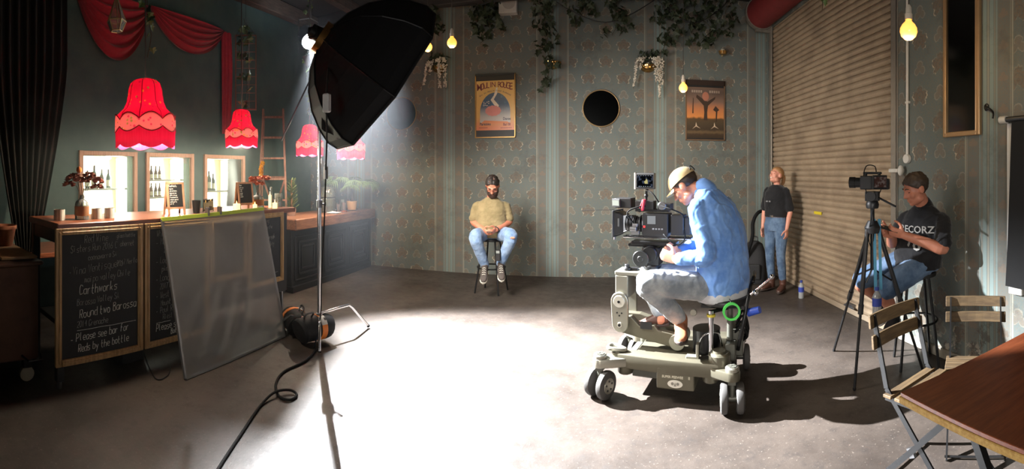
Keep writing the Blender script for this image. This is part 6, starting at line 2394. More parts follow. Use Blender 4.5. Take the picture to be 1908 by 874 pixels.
water_bottle('water bottle standing on the floor in front of the roller shutter', UF(1497, 555) + Vector((-.03, 0, .001)), 1.1)

# ================================================================== bag and vacuum hose behind the operator
bp = UF(1404, 526)
bg = thing('backpack', 'black equipment backpack leaning by the end of the roller shutter', 'bag', (bp.x, bp.y, 0), -.5)
m = MB()
vs, fs = [], []
prof = [(.0, .17, .14), (.04, .19, .16), (.25, .185, .15), (.42, .165, .12), (.54, .12, .085), (.58, .06, .05)]
n = 24
for z, rx, ry in prof:
    for k in range(n):
        a = 2 * PI * k / n
        ex = 2 / 3.2
        vs.append((rx * math.copysign(abs(math.cos(a)) ** ex, math.cos(a)), ry * math.copysign(abs(math.sin(a)) ** ex, math.sin(a)) + z * .10, z + .004))
for i in range(len(prof) - 1):
    for k in range(n):
        k2 = (k + 1) % n
        fs.append([i * n + k, i * n + k2, (i + 1) * n + k2, (i + 1) * n + k])
fs += [list(range(n))[::-1], [(len(prof) - 1) * n + k for k in range(n)]]
m.add(vs, fs)
m.build('bag_body', mat('black cordura', (24, 24, 26), .8, var=.3, bump=.3), bg, smooth='auto')
m = MB()
m.box((0, -.145, .18), (.24, .05, .22))
m.build('front_pocket', mat('black cordura', (24, 24, 26), .8), bg, bevel=.02, seg=2)
MB().tube(catmull([(-.05, .06, .58), (-.04, .07, .64), (.04, .07, .64), (.05, .06, .58)], 5), .010, 8).build('grab_handle', BLACK, bg, smooth=True)
hs = thing('vacuum_hose', 'curved black hose arching over the backpack by the shutter', 'hose', (bp.x, bp.y, 0))
h0, h1 = U(1425, 393, 6.55), U(1401, 440, 6.4)
P = [h0 + Vector((.05, .05, 0)), U(1413, 396, 6.5), U(1403, 415, 6.42), U(1400, 450, 6.4), Vector((bp.x - .24, bp.y + .06, .02))]
MB().tube(catmull([p - hs.location for p in P], 6), .026, 10).build('hose_run', RUBBER, hs, smooth=True)
# ================================================================== people
def remesh(mb, name, m, parent, voxel=.008, it=6, wrinkle=0, wscale=9, stretch=(1, 1, 1), loc=None, fac=.5):
    """one continuous surface from overlapping closed shapes"""
    tmp = mb.build('tmp', None)
    md = tmp.modifiers.new('r', 'REMESH')
    md.mode = 'VOXEL'
    md.voxel_size = voxel
    ms = tmp.modifiers.new('s', 'SMOOTH')
    ms.factor = fac
    ms.iterations = it
    dg = bpy.context.evaluated_depsgraph_get()
    me = bpy.data.meshes.new_from_object(tmp.evaluated_get(dg))
    bpy.data.objects.remove(tmp)
    me.name = name
    if wrinkle:
        nr = [v.normal.copy() for v in me.vertices]
        for v, n_ in zip(me.vertices, nr):
            q = Vector((v.co.x * stretch[0], v.co.y * stretch[1], v.co.z * stretch[2])) * wscale
            w = noise.noise(q) + .5 * noise.noise(q * 2.1 + Vector((5, 3, 1)))
            r = max(0, 1 - abs(noise.noise(q * 1.1 + Vector((2, 9, 4)))) * 3.2) ** 1.5 - max(0, 1 - abs(noise.noise(q * 1.5 + Vector((8, 1, 6)))) * 4) ** 2 * .7
            v.co += n_ * wrinkle * .55 * (w * .5 + r * .7)
    me.shade_smooth()
    me.materials.clear()
    me.materials.append(m)
    o = bpy.data.objects.new(name, me)
    COL.objects.link(o)
    if parent is not None:
        o.parent = parent
    if loc is not None:
        o.location = loc
    return o
def limb(mb, pts, rad, n=14, sub=4, flat=1.0, up=(0, 0, 1)):
    P = catmull(pts, sub)
    R = []
    for i in range(len(pts) - 1):
        for k in range(sub):
            R.append(rad[i] + (rad[i + 1] - rad[i]) * k / sub)
    R.append(rad[-1])
    if len(P) != len(R):
        R = [rad[0] + (rad[-1] - rad[0]) * i / (len(P) - 1) for i in range(len(P))]
    mb.tube(P, R, n, flat=flat, up=up, dome=True)
def loft(mb, rings, n=28, ex=2.3):
    """rings: centre, right, forward, half width, front depth, back depth"""
    vs, fs = [], []
    e = 2 / ex
    for c, r, f, hw, df, db in rings:
        c, r, f = Vector(c), Vector(r).normalized(), Vector(f).normalized()
        for k in range(n):
            a = 2 * PI * k / n
            x = math.copysign(abs(math.cos(a)) ** e, math.cos(a)) * hw
            y = math.copysign(abs(math.sin(a)) ** e, math.sin(a))
            vs.append(c + r * x + f * (y * (df if y > 0 else db)))
    m = len(rings)
    for i in range(m - 1):
        for k in range(n):
            k2 = (k + 1) % n
            fs.append([i * n + k, i * n + k2, (i + 1) * n + k2, (i + 1) * n + k])
    fs += [list(range(n))[::-1], [(m - 1) * n + k for k in range(n)]]
    mb.add(vs, fs)
def hand(mb, wrist, d, pn, thumb, curl=.8, s=1.0, curls=None):
    """palm, four bent fingers and a thumb; pn points out of the palm, thumb is the side it leaves from"""
    w, d, pn = Vector(wrist), Vector(d).normalized(), Vector(pn).normalized()
    pn = (pn - d * pn.dot(d)).normalized()
    sd = Vector(thumb)
    sd = (sd - d * sd.dot(d) - pn * sd.dot(pn)).normalized()
    k = w + d * .085 * s
    limb(mb, [w - d * .02 * s, w + d * .03 * s, k], [.027 * s, .038 * s, .040 * s], 12, 3, .42, pn)
    for i, (off, ln_) in enumerate(((.030, .072), (.010, .082), (-.010, .077), (-.029, .060))):
        c = (curls[i] if curls else curl)
        p = k + sd * off * s - d * .008 * s
        pts = [p]
        ang = c * .25
        for q in (.44, .32, .24):
            dd = d * math.cos(ang) + pn * math.sin(ang) + sd * (off * 1.2)
            p = p + dd.normalized() * ln_ * q * s
            pts.append(p)
            ang += c * .75
        limb(mb, pts, [.0100 * s, .0092 * s, .0084 * s, .0072 * s], 9, 3)
    p = w + d * .028 * s + sd * .028 * s
    t1 = p + (d * .55 + sd * .75 + pn * .35).normalized() * .042 * s
    t2 = t1 + (d * .85 + sd * .25 + pn * .45).normalized() * .034 * s
    t3 = t2 + (d * .9 - sd * .1 + pn * .5).normalized() * .024 * s
    limb(mb, [p, t1, t2, t3], [.016 * s, .0125 * s, .0105 * s, .0085 * s], 9, 3)
def head_mat(c, f, pitch=0, roll=0, yaw=0):
    """head space: x to the person's right, y forward, z up"""
    f = Vector((f[0], f[1], 0)).normalized()
    r = f.cross(Vector((0, 0, 1)))
    M = Matrix(((r.x, f.x, 0, c[0]), (r.y, f.y, 0, c[1]), (r.z, f.z, 1, c[2]), (0, 0, 0, 1)))
    return M @ Matrix.Rotation(roll, 4, 'Y') @ Matrix.Rotation(-pitch, 4, 'X')
def head(mb, M, s=1.0, jaw=1.0):
    def B(c, r):
        mb.ball((0, 0, 0), 1, 18, 12, M @ Matrix.Translation(Vector(c) * s) @ Matrix.Diagonal((r[0] * s, r[1] * s, r[2] * s, 1)))
    def Lb(pts, rad):
        limb(mb, [M @ (Vector(p) * s) for p in pts], [r * s for r in rad], 10, 3)
    B((0, -.012, .040), (.076, .097, .084))
    B((0, .026, -.010), (.066, .070, .088))
    B((0, .034, -.072), (.054 * jaw, .054, .044))
    B((0, .072, -.094), (.024 * jaw, .022, .020))
    for sx in (-1, 1):
        B((sx * .040, .062, -.022), (.026, .024, .026))
        B((sx * .078, -.008, -.002), (.012, .026, .035))
        B((sx * .048, .012, -.070), (.020, .040, .030))
        B((sx * .012, .098, -.030), (.011, .012, .009))
    Lb([(-.042, .078, .028), (0, .090, .026), (.042, .078, .028)], [.012, .013, .012])
    Lb([(0, .090, .020), (0, .104, -.005), (0, .114, -.026)], [.009, .010, .013])
    Lb([(-.024, .088, -.058), (0, .096, -.055), (.024, .088, -.058)], [.006, .009, .006])
    Lb([(-.022, .086, -.067), (0, .094, -.068), (.022, .086, -.067)], [.006, .010, .006])
IRIS = mat('dark iris', (46, 36, 28), .2)
def eyes(M, parent, s=1.0, look=(0, 0, 0), brow=None, sk=None, shut=False):
    """lowered lids with a dark slit of eye beneath them"""
    for sx in (-1, 1):
        ir, br, li = MB(), MB(), MB()
        c = Vector((sx * .031, .0775, .006)) * s
        E_ = M @ Matrix.Translation(c)
        ir.ball((0, 0, 0), (.0125 * s, .0105 * s, (.003 if shut else .0062) * s), 12, 8, E_)
        li.ball((0, -.0005 * s, .0055 * s), (.0142 * s, .0112 * s, .0075 * s), 12, 8, E_)
        br.tube([M @ (Vector(p) * s) for p in ((sx * .014, .0950, .031), (sx * .032, .0935, .037), (sx * .050, .0795, .031))], [.0045 * s, .0055 * s, .003 * s], 6)
        ir.build('eye', IRIS, parent, smooth=True)
        if sk:
            li.build('eyelid', sk, parent, smooth=True)
        if brow:
            br.build('eyebrow', brow, parent, smooth=True)
def hair_cap(M, m, parent, s=1.0, thick=.012, front=.052, side=-.01, back=-.07, bumps=.006, name='hair', c0=(0, -.014, .038), r0=(.078, .099, .086), seed=0, xtra=None):
    """close cropped cap of hair that ends along a hairline"""
    mb = MB()
    n, k = 48, 30
    vs = []
    for j in range(k + 1):
        t_ = PI * j / k
        for i in range(n):
            a = 2 * PI * i / n
            d = Vector((math.sin(t_) * math.cos(a), math.sin(t_) * math.sin(a), math.cos(t_)))
            p = Vector(c0) + Vector((d.x * (r0[0] + thick), d.y * (r0[1] + thick), d.z * (r0[2] + thick)))
            fy = max(-1, min(1, d.y / max(.001, math.hypot(d.x, d.y))))
            line = side + (front - side) * max(0, fy) ** 1.4 if fy > 0 else side + (back - side) * (-fy) ** .7
            line += .012 * noise.noise(Vector((a * 3.5, seed, 2))) + .006 * noise.noise(Vector((a * 11, seed, 5)))
            q = (p.z - line) / .016
            w_ = max(0, min(1, q))
            pin = Vector(c0) + (p - Vector(c0)) * .80
            nz = noise.noise(Vector((p.x * 45 + seed, p.y * 45, p.z * 45))) * bumps + noise.noise(Vector((p.x * 120, p.y * 120, p.z * 40 + seed))) * bumps * .5
            p = pin + (p + d * nz - pin) * w_
            vs.append(M @ (p * s))
    fs = []
    for j in range(k):
        for i in range(n):
            i2 = (i + 1) % n
            fs.append([j * n + i, (j + 1) * n + i, (j + 1) * n + i2, j * n + i2])
    mb.add(vs, fs)
    if xtra:
        xtra(mb)
    return mb.build(name, m, parent, smooth=True)
def shoe(mb_up, mb_sole, ankle, toe, up=(0, 0, 1), s=1.0, low=True, wid=.042):
    """upper and sole of a shoe from heel under the ankle to the toe"""
    ank, toe = Vector(ankle), Vector(toe)
    d = (toe - ank).normalized()
    u = Vector(up)
    u = (u - d * u.dot(d)).normalized()
    heel = ank - d * .055 * s - u * .055 * s
    tip = heel + d * .265 * s
    r = d.cross(u)
    sh = [(0, .026), (.03, .034), (.10, .036), (.17, .046), (.22, .044), (.255, .028), (.268, .008)]
    rings = []
    hts = [.075, .09, .085, .062, .045, .034, .015]
    for (x, w_), h in zip(sh, hts):
        rings.append((heel + d * x * s + u * h * .5 * s, r, u, w_ * s, h * .5 * s, h * .5 * s))
    loft(mb_up, rings, 16, 2.6)
    limb(mb_up, [ank - u * .03 * s, ank + u * .03 * s], [.042 * s, .044 * s], 12, 2)
    vs = []
    rings = [(heel + d * (x * 1.02 - .003) * s - u * .004 * s, r, u, (w_ + .004) * s, .016 * s, .012 * s) for x, w_ in sh]
    loft(mb_sole, rings, 16, 3.0)

def cloth(name, rgb, rgb2, scale=10, rough=.9, weave=True):
    if name in _mats:
        return _mats[name]
    t = NT(name)
    f = t.step(t.noise(scale, 5, .65, t.obj()), .35, .65)
    b = t.bsdf(t.mix(f, lin(rgb), lin(rgb2)), rough, 0, .2, **{'Sheen Weight': .15})
    t.bump(b, t.noise(260, 2, .5, t.obj()), .25, .002)
    _mats[name] = t.m
    return t.m
def skin(name, rgb, red):
    t = NT(name)
    f = t.noise(22, 4, .6, t.obj())
    b = t.bsdf(t.mix(f, lin(rgb), lin(red)), .5, 0, .4, **{'Subsurface Weight': .06, 'Subsurface Radius': (.02, .008, .005), 'Subsurface Scale': .4})
    return t.m
DENIM = cloth('washed blue denim', (98, 126, 164), (140, 162, 190), 7)
DENIMD = cloth('mid blue denim', (62, 82, 108), (92, 112, 136), 7)
DENIMG = cloth('grey washed denim', (120, 128, 136), (164, 168, 170), 6)
KHAKI = cloth('khaki cotton', (126, 112, 80), (146, 130, 96), 6)
BLUES = cloth('blue chambray linen', (92, 134, 200), (116, 156, 214), 8)
BLKT = cloth('black cotton', (20, 20, 22), (30, 30, 32), 6)
HAIRB = mat('dark brown hair', (34, 25, 20), .6, var=.5, scale=60)
HAIRM = mat('brown hair', (52, 40, 30), .6, var=.5, scale=60)
HAIRG = mat('blonde tied hair', (150, 110, 70), .55, var=.4, scale=60)
SOLE = mat('white rubber sole', (206, 200, 188), .6)
CANV = mat('grey brown canvas', (74, 66, 62), .8)
BROWNL = mat('brown leather', (70, 42, 32), .5)

class Fig:
    def __init__(s, base, f):
        s.b = Vector((base[0], base[1], 0))
        s.f = Vector((f[0], f[1], 0)).normalized()
        s.r = s.f.cross(Vector((0, 0, 1)))
        s.z = Vector((0, 0, 1))
    def p(s, r, f, z):
        """point in figure space relative to the base"""
        return s.r * r + s.f * f + Vector((0, 0, z))
    def w(s, v):
        return Vector(v) - s.b

# ------------------------------------------------------------------ A: bearded man on the stage stool
F = Fig(SA, (.20, -.98))
p = F.p
SKA = skin('ruddy skin', (206, 140, 112), (190, 112, 88))
bd, sh, tr = MB(), MB(), MB()
hM = head_mat(p(-.02, .19, 1.405), F.f + F.r * .05, pitch=.72)
head(bd, hM, 1.03, 1.05)
limb(bd, [p(0, .03, 1.12), p(-.005, .08, 1.22), p(-.015, .14, 1.34)], [.07, .064, .060])
loft(bd, [(p(0, .01, .74), F.r, F.f, .15, .10, .10), (p(0, .02, .95), F.r, F.f, .15, .13, .09), (p(0, .05, 1.14), F.r, F.f, .14, .09, .08)])
ARMS = {1: [p(.180, .05, 1.125), p(.235, .05, .935), p(.085, .285, .845)], -1: [p(-.180, .05, 1.125), p(-.235, .06, .935), p(-.060, .29, .850)]}
for k, (s_, e_, w_) in ARMS.items():
    limb(bd, [s_, s_ * .5 + e_ * .5, e_, e_ * .55 + w_ * .45, w_], [.055, .052, .046, .046, .031])
    hand(bd, w_, p(-k * .45, .85, -.18), p(-k * .9, -.2, .25), p(-k * .1, .3, 1), .0, 1.0, [1.25, 1.3, 1.35, 1.4])
HIP = {1: p(.10, .02, .78), -1: p(-.10, .02, .78)}
KN = {1: p(.185, .43, .775), -1: p(-.255, .40, .785)}
AN = {1: p(.075, .27, .385), -1: p(-.125, .24, .405)}
for k in (1, -1):
    limb(bd, [HIP[k], KN[k], AN[k]], [.065, .05, .036], 12)
pa = remesh(bd, 'person', SKA, None, .0065, 4, loc=F.b)
tag(pa, 'bearded person in a khaki T-shirt and ripped jeans sitting on the stage stool, looking down', 'person')
loft(sh, [(p(0, .02, .735), F.r, F.f, .205, .185, .15), (p(0, .03, .80), F.r, F.f, .215, .225, .145), (p(0, .04, .90), F.r, F.f, .212, .225, .14), (p(0, .05, .99), F.r, F.f, .205, .185, .14),
          (p(0, .055, 1.08), F.r, F.f, .20, .165, .14), (p(0, .06, 1.145), F.r, F.f, .19, .125, .125), (p(0, .07, 1.195), F.r, F.f, .155, .10, .105), (p(0, .085, 1.235), F.r, F.f, .095, .08, .085), (p(0, .09, 1.252), F.r, F.f, .072, .068, .07)])
for k, (s_, e_, w_) in ARMS.items():
    limb(sh, [s_ + p(-k * .05, 0, .0), s_, s_ * .45 + e_ * .55, s_ * .22 + e_ * .78], [.066, .072, .068, .073])
remesh(sh, 'tshirt', KHAKI, pa, .0085, 4, .011, 11, (.8, .8, 1.2))
loft(tr, [(p(0, .0, .715), F.r, F.f, .19, .14, .15), (p(0, .0, .80), F.r, F.f, .205, .15, .15), (p(0, .01, .88), F.r, F.f, .20, .16, .14)])
for k in (1, -1):
    limb(tr, [HIP[k], HIP[k] * .5 + KN[k] * .5, KN[k], KN[k] * .5 + AN[k] * .5, AN[k] + p(0, 0, .02)], [.105, .098, .082, .068, .056])
remesh(tr, 'jeans', DENIM, pa, .0085, 5, .009, 9, (1, 1, 1))
m = MB()
kn = KN[-1] + p(-.015, .078, -.005)
m.ball(kn, (.030, .008, .014), 12, 8)
m.build('ripped_knee', SKA, pa, smooth=True)
for k in (1, -1):
    up_, so_ = MB(), MB()
    shoe(up_, so_, AN[k] + p(0, .02, -.01), AN[k] + p(-k * .0 + (.02 if k > 0 else -.02), .26, -.16), p(0, .3, 1))
    sh_ = remesh(up_, 'trainer', CANV, pa, .007, 3)
    so_.build('sole', SOLE, sh_, smooth='auto')
    m = MB()
    a0 = AN[k] + p(0, .02, -.01)
    d0 = (p(.02 if k > 0 else -.02, .24, -.15)).normalized()
    for j in range(4):
        q_ = a0 + d0 * (.055 + .022 * j) + p(0, .012, .042 - .011 * j)
        m.tube([q_ + p(.022, 0, -.006), q_, q_ + p(-.022, 0, -.006)], .004, 5)
    m.build('laces', SOLE, sh_)
hair_cap(hM, HAIRB, pa, 1.03, .013, .072, -.010, -.085, .012, seed=2, r0=(.070, .095, .080))
def beard(M, m, parent, s, drop=.02):
    mb = MB()
    n, k = 40, 26
    vs = []
    c0, r0 = Vector((0, .030, -.055)), (.067, .066, .072)
    for j in range(k + 1):
        t_ = PI * j / k
        for i in range(n):
            a = 2 * PI * i / n
            d = Vector((math.sin(t_) * math.cos(a), math.sin(t_) * math.sin(a), math.cos(t_)))
            q = c0 + Vector((d.x * (r0[0] + .008), d.y * (r0[1] + .012), d.z * r0[2]))
            if d.z < -.2 and d.y > 0:
                q += Vector((0, .012, -drop)) * min(1, (-d.z - .2) * 2)
            lim = -.035 if abs(q.x) < .046 and q.y > .03 else .0
            w_ = max(0, min(1, (lim - q.z) / .012))
            if q.y < -.005:
                w_ = 0
            if abs(q.x) < .019 and -.066 < q.z < -.056 and q.y > .05:
                w_ *= .3
            pin = c0 + (q - c0) * .78
            nz = noise.noise(q * 70) * .007
            q = pin + (q + d * nz - pin) * w_
            vs.append(M @ (q * s))
    fs = [[j * n + i, (j + 1) * n + i, (j + 1) * n + (i + 1) % n, j * n + (i + 1) % n] for j in range(k) for i in range(n)]
    mb.add(vs, fs)
    return mb.build('beard', m, parent, smooth=True)
beard(hM, mat('reddish brown beard', (56, 36, 28), .7, var=.5, scale=70), pa, 1.03, .03)
eyes(hM, pa, 1.03, (0, 0, -.006), HAIRB, SKA)
m = MB()
for sx in (-1, 1):
    m.tube([hM @ (Vector((sx * .033 + .026 * math.cos(a), .100, .004 + .020 * math.sin(a))) * 1.03) for a in [2 * PI * k / 18 for k in range(18)]], .0026, 5, closed=True)
    m.tube([hM @ (Vector(q) * 1.03) for q in ((sx * .059, .100, .008), (sx * .080, .05, .010), (sx * .084, -.01, .008))], .0022, 5)
m.tube([hM @ (Vector(q) * 1.03) for q in ((-.008, .101, .006), (0, .110, .008), (.008, .101, .006))], .0024, 5)
m.build('glasses', BLACK, pa)
m = MB()
wv = ARMS[-1][2]
dv = (ARMS[-1][2] - ARMS[-1][1]).normalized()
x_, y_, _ = frame_from(dv)
m.tube([wv - dv * .02 + x_ * .036 * math.cos(a) + y_ * .036 * math.sin(a) for a in [2 * PI * k / 18 for k in range(18)]], .007, 6, closed=True)
m.build('wristband', BLACK, pa, smooth=True)
# the small thing he turns in his hands
q = F.b + p(.012, .385, .838)
ph = MB().box((0, 0, 0), (.07, .05, .022)).build('lens_cap', mat('brown leather case', (84, 58, 44), .6), None, bevel=.008, seg=2)
ph.location = q
tag(ph, 'small brown case held in both hands by the bearded person', 'case')

# ------------------------------------------------------------------ B: camera operator on the dolly
B0 = Vector((.893, 3.19, 0))
F = Fig(B0, (-.66, .75))
w = F.w
R_, Fv = F.r, F.f
SKB = skin('tanned skin', (196, 138, 112), (178, 112, 88))
bd, sh, tr = MB(), MB(), MB()
hM = head_mat(w((.640, 3.285, 1.462)), (-.86, .50), pitch=.72)
head(bd, hM, 1.02)
limb(bd, [w((.80, 3.21, 1.30)), w((.755, 3.225, 1.42)), w((.68, 3.262, 1.455))], [.07, .062, .060])
loft(bd, [(w((.89, 3.19, .74)), R_, Fv, .15, .10, .10), (w((.88, 3.195, 1.0)), R_, Fv, .15, .10, .10), (w((.82, 3.2, 1.32)), R_, Fv, .14, .08, .08)])
AB = {-1: [w((.695, 3.10, 1.31)), w((.735, 2.995, .995)), w((.545, 3.105, .965))], 1: [w((.945, 3.325, 1.31)), w((.83, 3.56, 1.02)), w((.60, 3.32, .97))]}
for k, (s_, e_, w_) in AB.items():
    limb(bd, [s_, e_, w_], [.05, .043, .030])
hand(bd, AB[-1][2], (-.75, .45, .20), (.45, .75, -.1), (.1, .1, 1), .0, 1.05, [1.2, 1.3, 1.35, 1.4])
hand(bd, AB[1][2], (-.8, -.1, .15), (-.2, -.9, -.1), (0, -.1, 1), .0, 1.05, [1.2, 1.3, 1.35, 1.4])
HIPB = {-1: w((.815, 3.125, .755)), 1: w((.965, 3.255, .755))}
KNB = {-1: w((.325, 3.055, .820)), 1: w((.37, 3.42, .79))}
ANB = {-1: w((.590, 3.185, .515)), 1: w((.47, 3.34, .515))}
for k in (1, -1):
    limb(bd, [HIPB[k], KNB[k], ANB[k]], [.06, .05, .040], 12)
    limb(bd, [ANB[k], ANB[k] + Vector((0, 0, -.04))], [.042, .044], 12, 2)
pb = remesh(bd, 'person', SKB, None, .006, 4, loc=F.b)
tag(pb, 'person in a blue shirt and beige cap operating the film camera from the dolly seat', 'person')
loft(sh, [(w((.895, 3.185, .695)), R_, Fv, .225, .165, .17), (w((.897, 3.18, .80)), R_, Fv, .225, .16, .175), (w((.893, 3.18, .95)), R_, Fv, .222, .15, .17), (w((.880, 3.185, 1.10)), R_, Fv, .222, .14, .165),
          (w((.862, 3.19, 1.22)), R_, Fv, .218, .13, .15), (w((.835, 3.195, 1.325)), R_, Fv, .195, .115, .125), (w((.805, 3.205, 1.40)), R_, Fv, .135, .09, .095), (w((.780, 3.213, 1.445)), R_, Fv, .082, .07, .075)])
for k, (s_, e_, w_) in AB.items():
    limb(sh, [s_ + R_ * (-k * .05), s_, s_ * .5 + e_ * .5, e_, e_ * .5 + w_ * .5, e_ * .10 + w_ * .90], [.070, .072, .067, .064, .053, .046])
remesh(sh, 'shirt', BLUES, pb, .0075, 4, .014, 9, (1, 1, .85))
cl = MB()
limb(cl, [w((.79, 3.21, 1.425)), w((.762, 3.222, 1.455))], [.078, .074], 18, 3)
remesh(cl, 'collar', BLUES, pb, .008, 2)
ts = MB()
loft(ts, [(w((.897, 3.18, .662)), R_, Fv, .222, .165, .172), (w((.897, 3.18, .70)), R_, Fv, .228, .17, .178), (w((.897, 3.18, .735)), R_, Fv, .222, .165, .17)])
remesh(ts, 'undershirt_hem', cloth('pale grey jersey', (176, 178, 182), (190, 192, 196)), pb, .008, 3, .004, 12)
loft(tr, [(w((.89, 3.19, .70)), R_, Fv, .20, .15, .15), (w((.89, 3.19, .78)), R_, Fv, .205, .16, .15), (w((.89, 3.19, .86)), R_, Fv, .19, .15, .14)])
for k in (1, -1):
    limb(tr, [HIPB[k], HIPB[k] * .5 + KNB[k] * .5, KNB[k], KNB[k] * .5 + ANB[k] * .5, KNB[k] * .10 + ANB[k] * .90], [.108, .098, .080, .070, .060])
remesh(tr, 'jeans', DENIMG, pb, .0075, 5, .009, 9, (1, 1, 1))
up_, so_ = MB(), MB()
DSOLE = mat('dark sole', (46, 34, 28), .7)
shoe(up_, so_, ANB[-1] + Vector((0, 0, -.03)), ANB[-1] + Vector((-.035, -.20, -.035)), (0, 0, 1), .98)
limb(up_, [ANB[-1] + Vector((0, 0, -.06)), ANB[-1] + Vector((0, 0, .01))], [.048, .050], 14, 3)
sh_ = remesh(up_, 'tan_boot', mat('tan leather', (150, 92, 62), .5, var=.25), pb, .007, 3)
so_.build('sole', DSOLE, sh_, smooth='auto')
up2, so_ = MB(), MB()
shoe(up2, so_, ANB[1] + Vector((0, 0, -.02)), ANB[1] + Vector((-.20, .05, -.05)), (0, 0, 1), .95)
sh_ = remesh(up2, 'brown_shoe', BROWNL, pb, .007, 3)
so_.build('sole', DSOLE, sh_, smooth='auto')
hair_cap(hM, HAIRM, pb, 1.02, .008, .05, -.012, -.085, .005, seed=5)
CAPM = cloth('beige cap cotton', (176, 154, 112), (196, 174, 132), 8)
cp = MB()
n, k = 40, 14
vs = []
for j in range(k + 1):
    t_ = PI / 2 * j / k
    for i in range(n):
        a = 2 * PI * i / n
        q = Vector((.093 * math.sin(t_ * .98) * math.cos(a), -.010 + .116 * math.sin(t_ * .98) * math.sin(a), .040 + .100 * math.cos(t_)))
        vs.append(hM @ (q * 1.02))
vs2 = [hM @ ((hM.inverted() @ v) * .965 + Vector((0, 0, .002))) for v in vs]
fs = [[j * n + i, (j + 1) * n + i, (j + 1) * n + (i + 1) % n, j * n + (i + 1) % n] for j in range(k) for i in range(n)]
cp.add(vs, fs)
cp.add(vs2, [f[::-1] for f in fs])
co = cp.build('cap', CAPM, pb, smooth=True)
bm_ = MB()
vs, fs = [], []
for off in (0, -.004):
    for j in range(7):
        for i in range(15):
            u, v = (i / 14 - .5) * 2, j / 6
            x = .082 * u * (1 - .12 * v)
            y = .10 * math.sqrt(max(0, 1 - (u * .80) ** 2)) + .075 * v * math.sqrt(max(0.04, 1 - u * u))
            z = .044 - .018 * u * u - .012 * v + off
            vs.append(hM @ (Vector((x, y - .006, z)) * 1.02))
for j in range(6):
    for i in range(14):
        q = [j * 15 + i, j * 15 + i + 1, (j + 1) * 15 + i + 1, (j + 1) * 15 + i]
        fs += [q, [x + 105 for x in q][::-1]]
bm_.add(vs, fs)
bm_.build('brim', CAPM, co, smooth=True)
m = MB()
m.tube([hM @ (Vector((.05 * math.cos(a), -.122 - .004 * math.sin(a), .052 + .034 * math.sin(a))) * 1.02) for a in [PI * k / 10 for k in range(11)]], .004, 6)
m.ball(hM @ Vector((0, -.014, .143)), .007, 8, 6)
m.build('strap_opening', HAIRB, co, smooth=True)
eyes(hM, pb, 1.02, (0, 0, -.006), HAIRM, SKB)

# ------------------------------------------------------------------ C: woman standing by the shutter
C0 = UF(1449, 541)
C0 = Vector((C0.x - .02, C0.y, 0))
F = Fig(C0, (-.82, -.57))
p = F.p
SKC = skin('fair skin', (204, 150, 128), (190, 124, 104))
bd, sh, tr = MB(), MB(), MB()
hM = head_mat(p(.0, -.005, 1.535), (-.93, -.36), pitch=-.32)
head(bd, hM, .93, .92)
limb(bd, [p(0, -.02, 1.30), p(0, -.02, 1.40), p(0, -.012, 1.48)], [.055, .046, .046])
loft(bd, [(p(0, 0, .86), F.r, F.f, .13, .09, .10), (p(0, 0, 1.05), F.r, F.f, .11, .08, .08), (p(0, 0, 1.33), F.r, F.f, .13, .08, .08)])
AC = {1: [p(.142, -.01, 1.325), p(.200, -.02, 1.075), p(.185, .05, .84)], -1: [p(-.142, -.01, 1.325), p(-.205, -.02, 1.075), p(-.195, .05, .84)]}
for k, (s_, e_, w_) in AC.items():
    limb(bd, [s_, s_ * .5 + e_ * .5, e_, e_ * .6 + w_ * .4, w_], [.040, .040, .034, .034, .024])
    hand(bd, w_, (0, 0, -1) + 0 * F.f if False else Vector((0, 0, -1)) + F.f * .12, F.r * -k, F.f, .45, .92)
HC = {1: p(.085, 0, .88), -1: p(-.085, 0, .88)}
KC = {1: p(.085, .025, .485), -1: p(-.095, .035, .485)}
NC = {1: p(.085, -.015, .10), -1: p(-.10, -.005, .10)}
for k in (1, -1):
    limb(bd, [HC[k], KC[k], NC[k]], [.06, .045, .034], 12)
pc = remesh(bd, 'person', SKC, None, .0065, 4, loc=F.b)
tag(pc, 'laughing person with tied fair hair and black T-shirt standing against the roller shutter', 'person')
loft(sh, [(p(0, .0, .985), F.r, F.f, .165, .115, .115), (p(0, 0, 1.08), F.r, F.f, .160, .115, .105), (p(0, .0, 1.20), F.r, F.f, .165, .13, .11), (p(0, -.005, 1.31), F.r, F.f, .165, .105, .11), (p(0, -.01, 1.375), F.r, F.f, .12, .075, .085), (p(0, -.015, 1.41), F.r, F.f, .062, .055, .058)])
for k, (s_, e_, w_) in AC.items():
    limb(sh, [s_ + p(-k * .05, 0, 0), s_, s_ * .4 + e_ * .6, s_ * .12 + e_ * .88], [.048, .053, .055, .060])
remesh(sh, 'tshirt', BLKT, pc, .008, 4, .009, 11, (.8, .8, 1))
m = MB()
for rr in (.045, .0):
    q = p(rr + .02, .128, 1.195)
    m.box(q, (.022, .022, .018))
m.build('shirt_badges', mat('grey print', (140, 140, 140), .7), pc, bevel=.003)
loft(tr, [(p(0, 0, .80), F.r, F.f, .165, .10, .13), (p(0, 0, .90), F.r, F.f, .165, .11, .13), (p(0, 0, 1.01), F.r, F.f, .145, .10, .105)])
for k in (1, -1):
    limb(tr, [HC[k], HC[k] * .5 + KC[k] * .5, KC[k], KC[k] * .5 + NC[k] * .5, NC[k] + p(0, 0, .05)], [.092, .080, .062, .056, .048])
remesh(tr, 'jeans', DENIMD, pc, .008, 4, .007, 14, (1, 1, 1))
m = MB()
loft(m, [(p(0, 0, .985), F.r, F.f, .156, .112, .112), (p(0, 0, 1.018), F.r, F.f, .152, .109, .109)])
bo = m.build('belt', BROWNL, pc, smooth='auto')
MB().box(p(0, .113, 1.0), (.04, .04, .034)).build('buckle', CHROME, bo, bevel=.004)
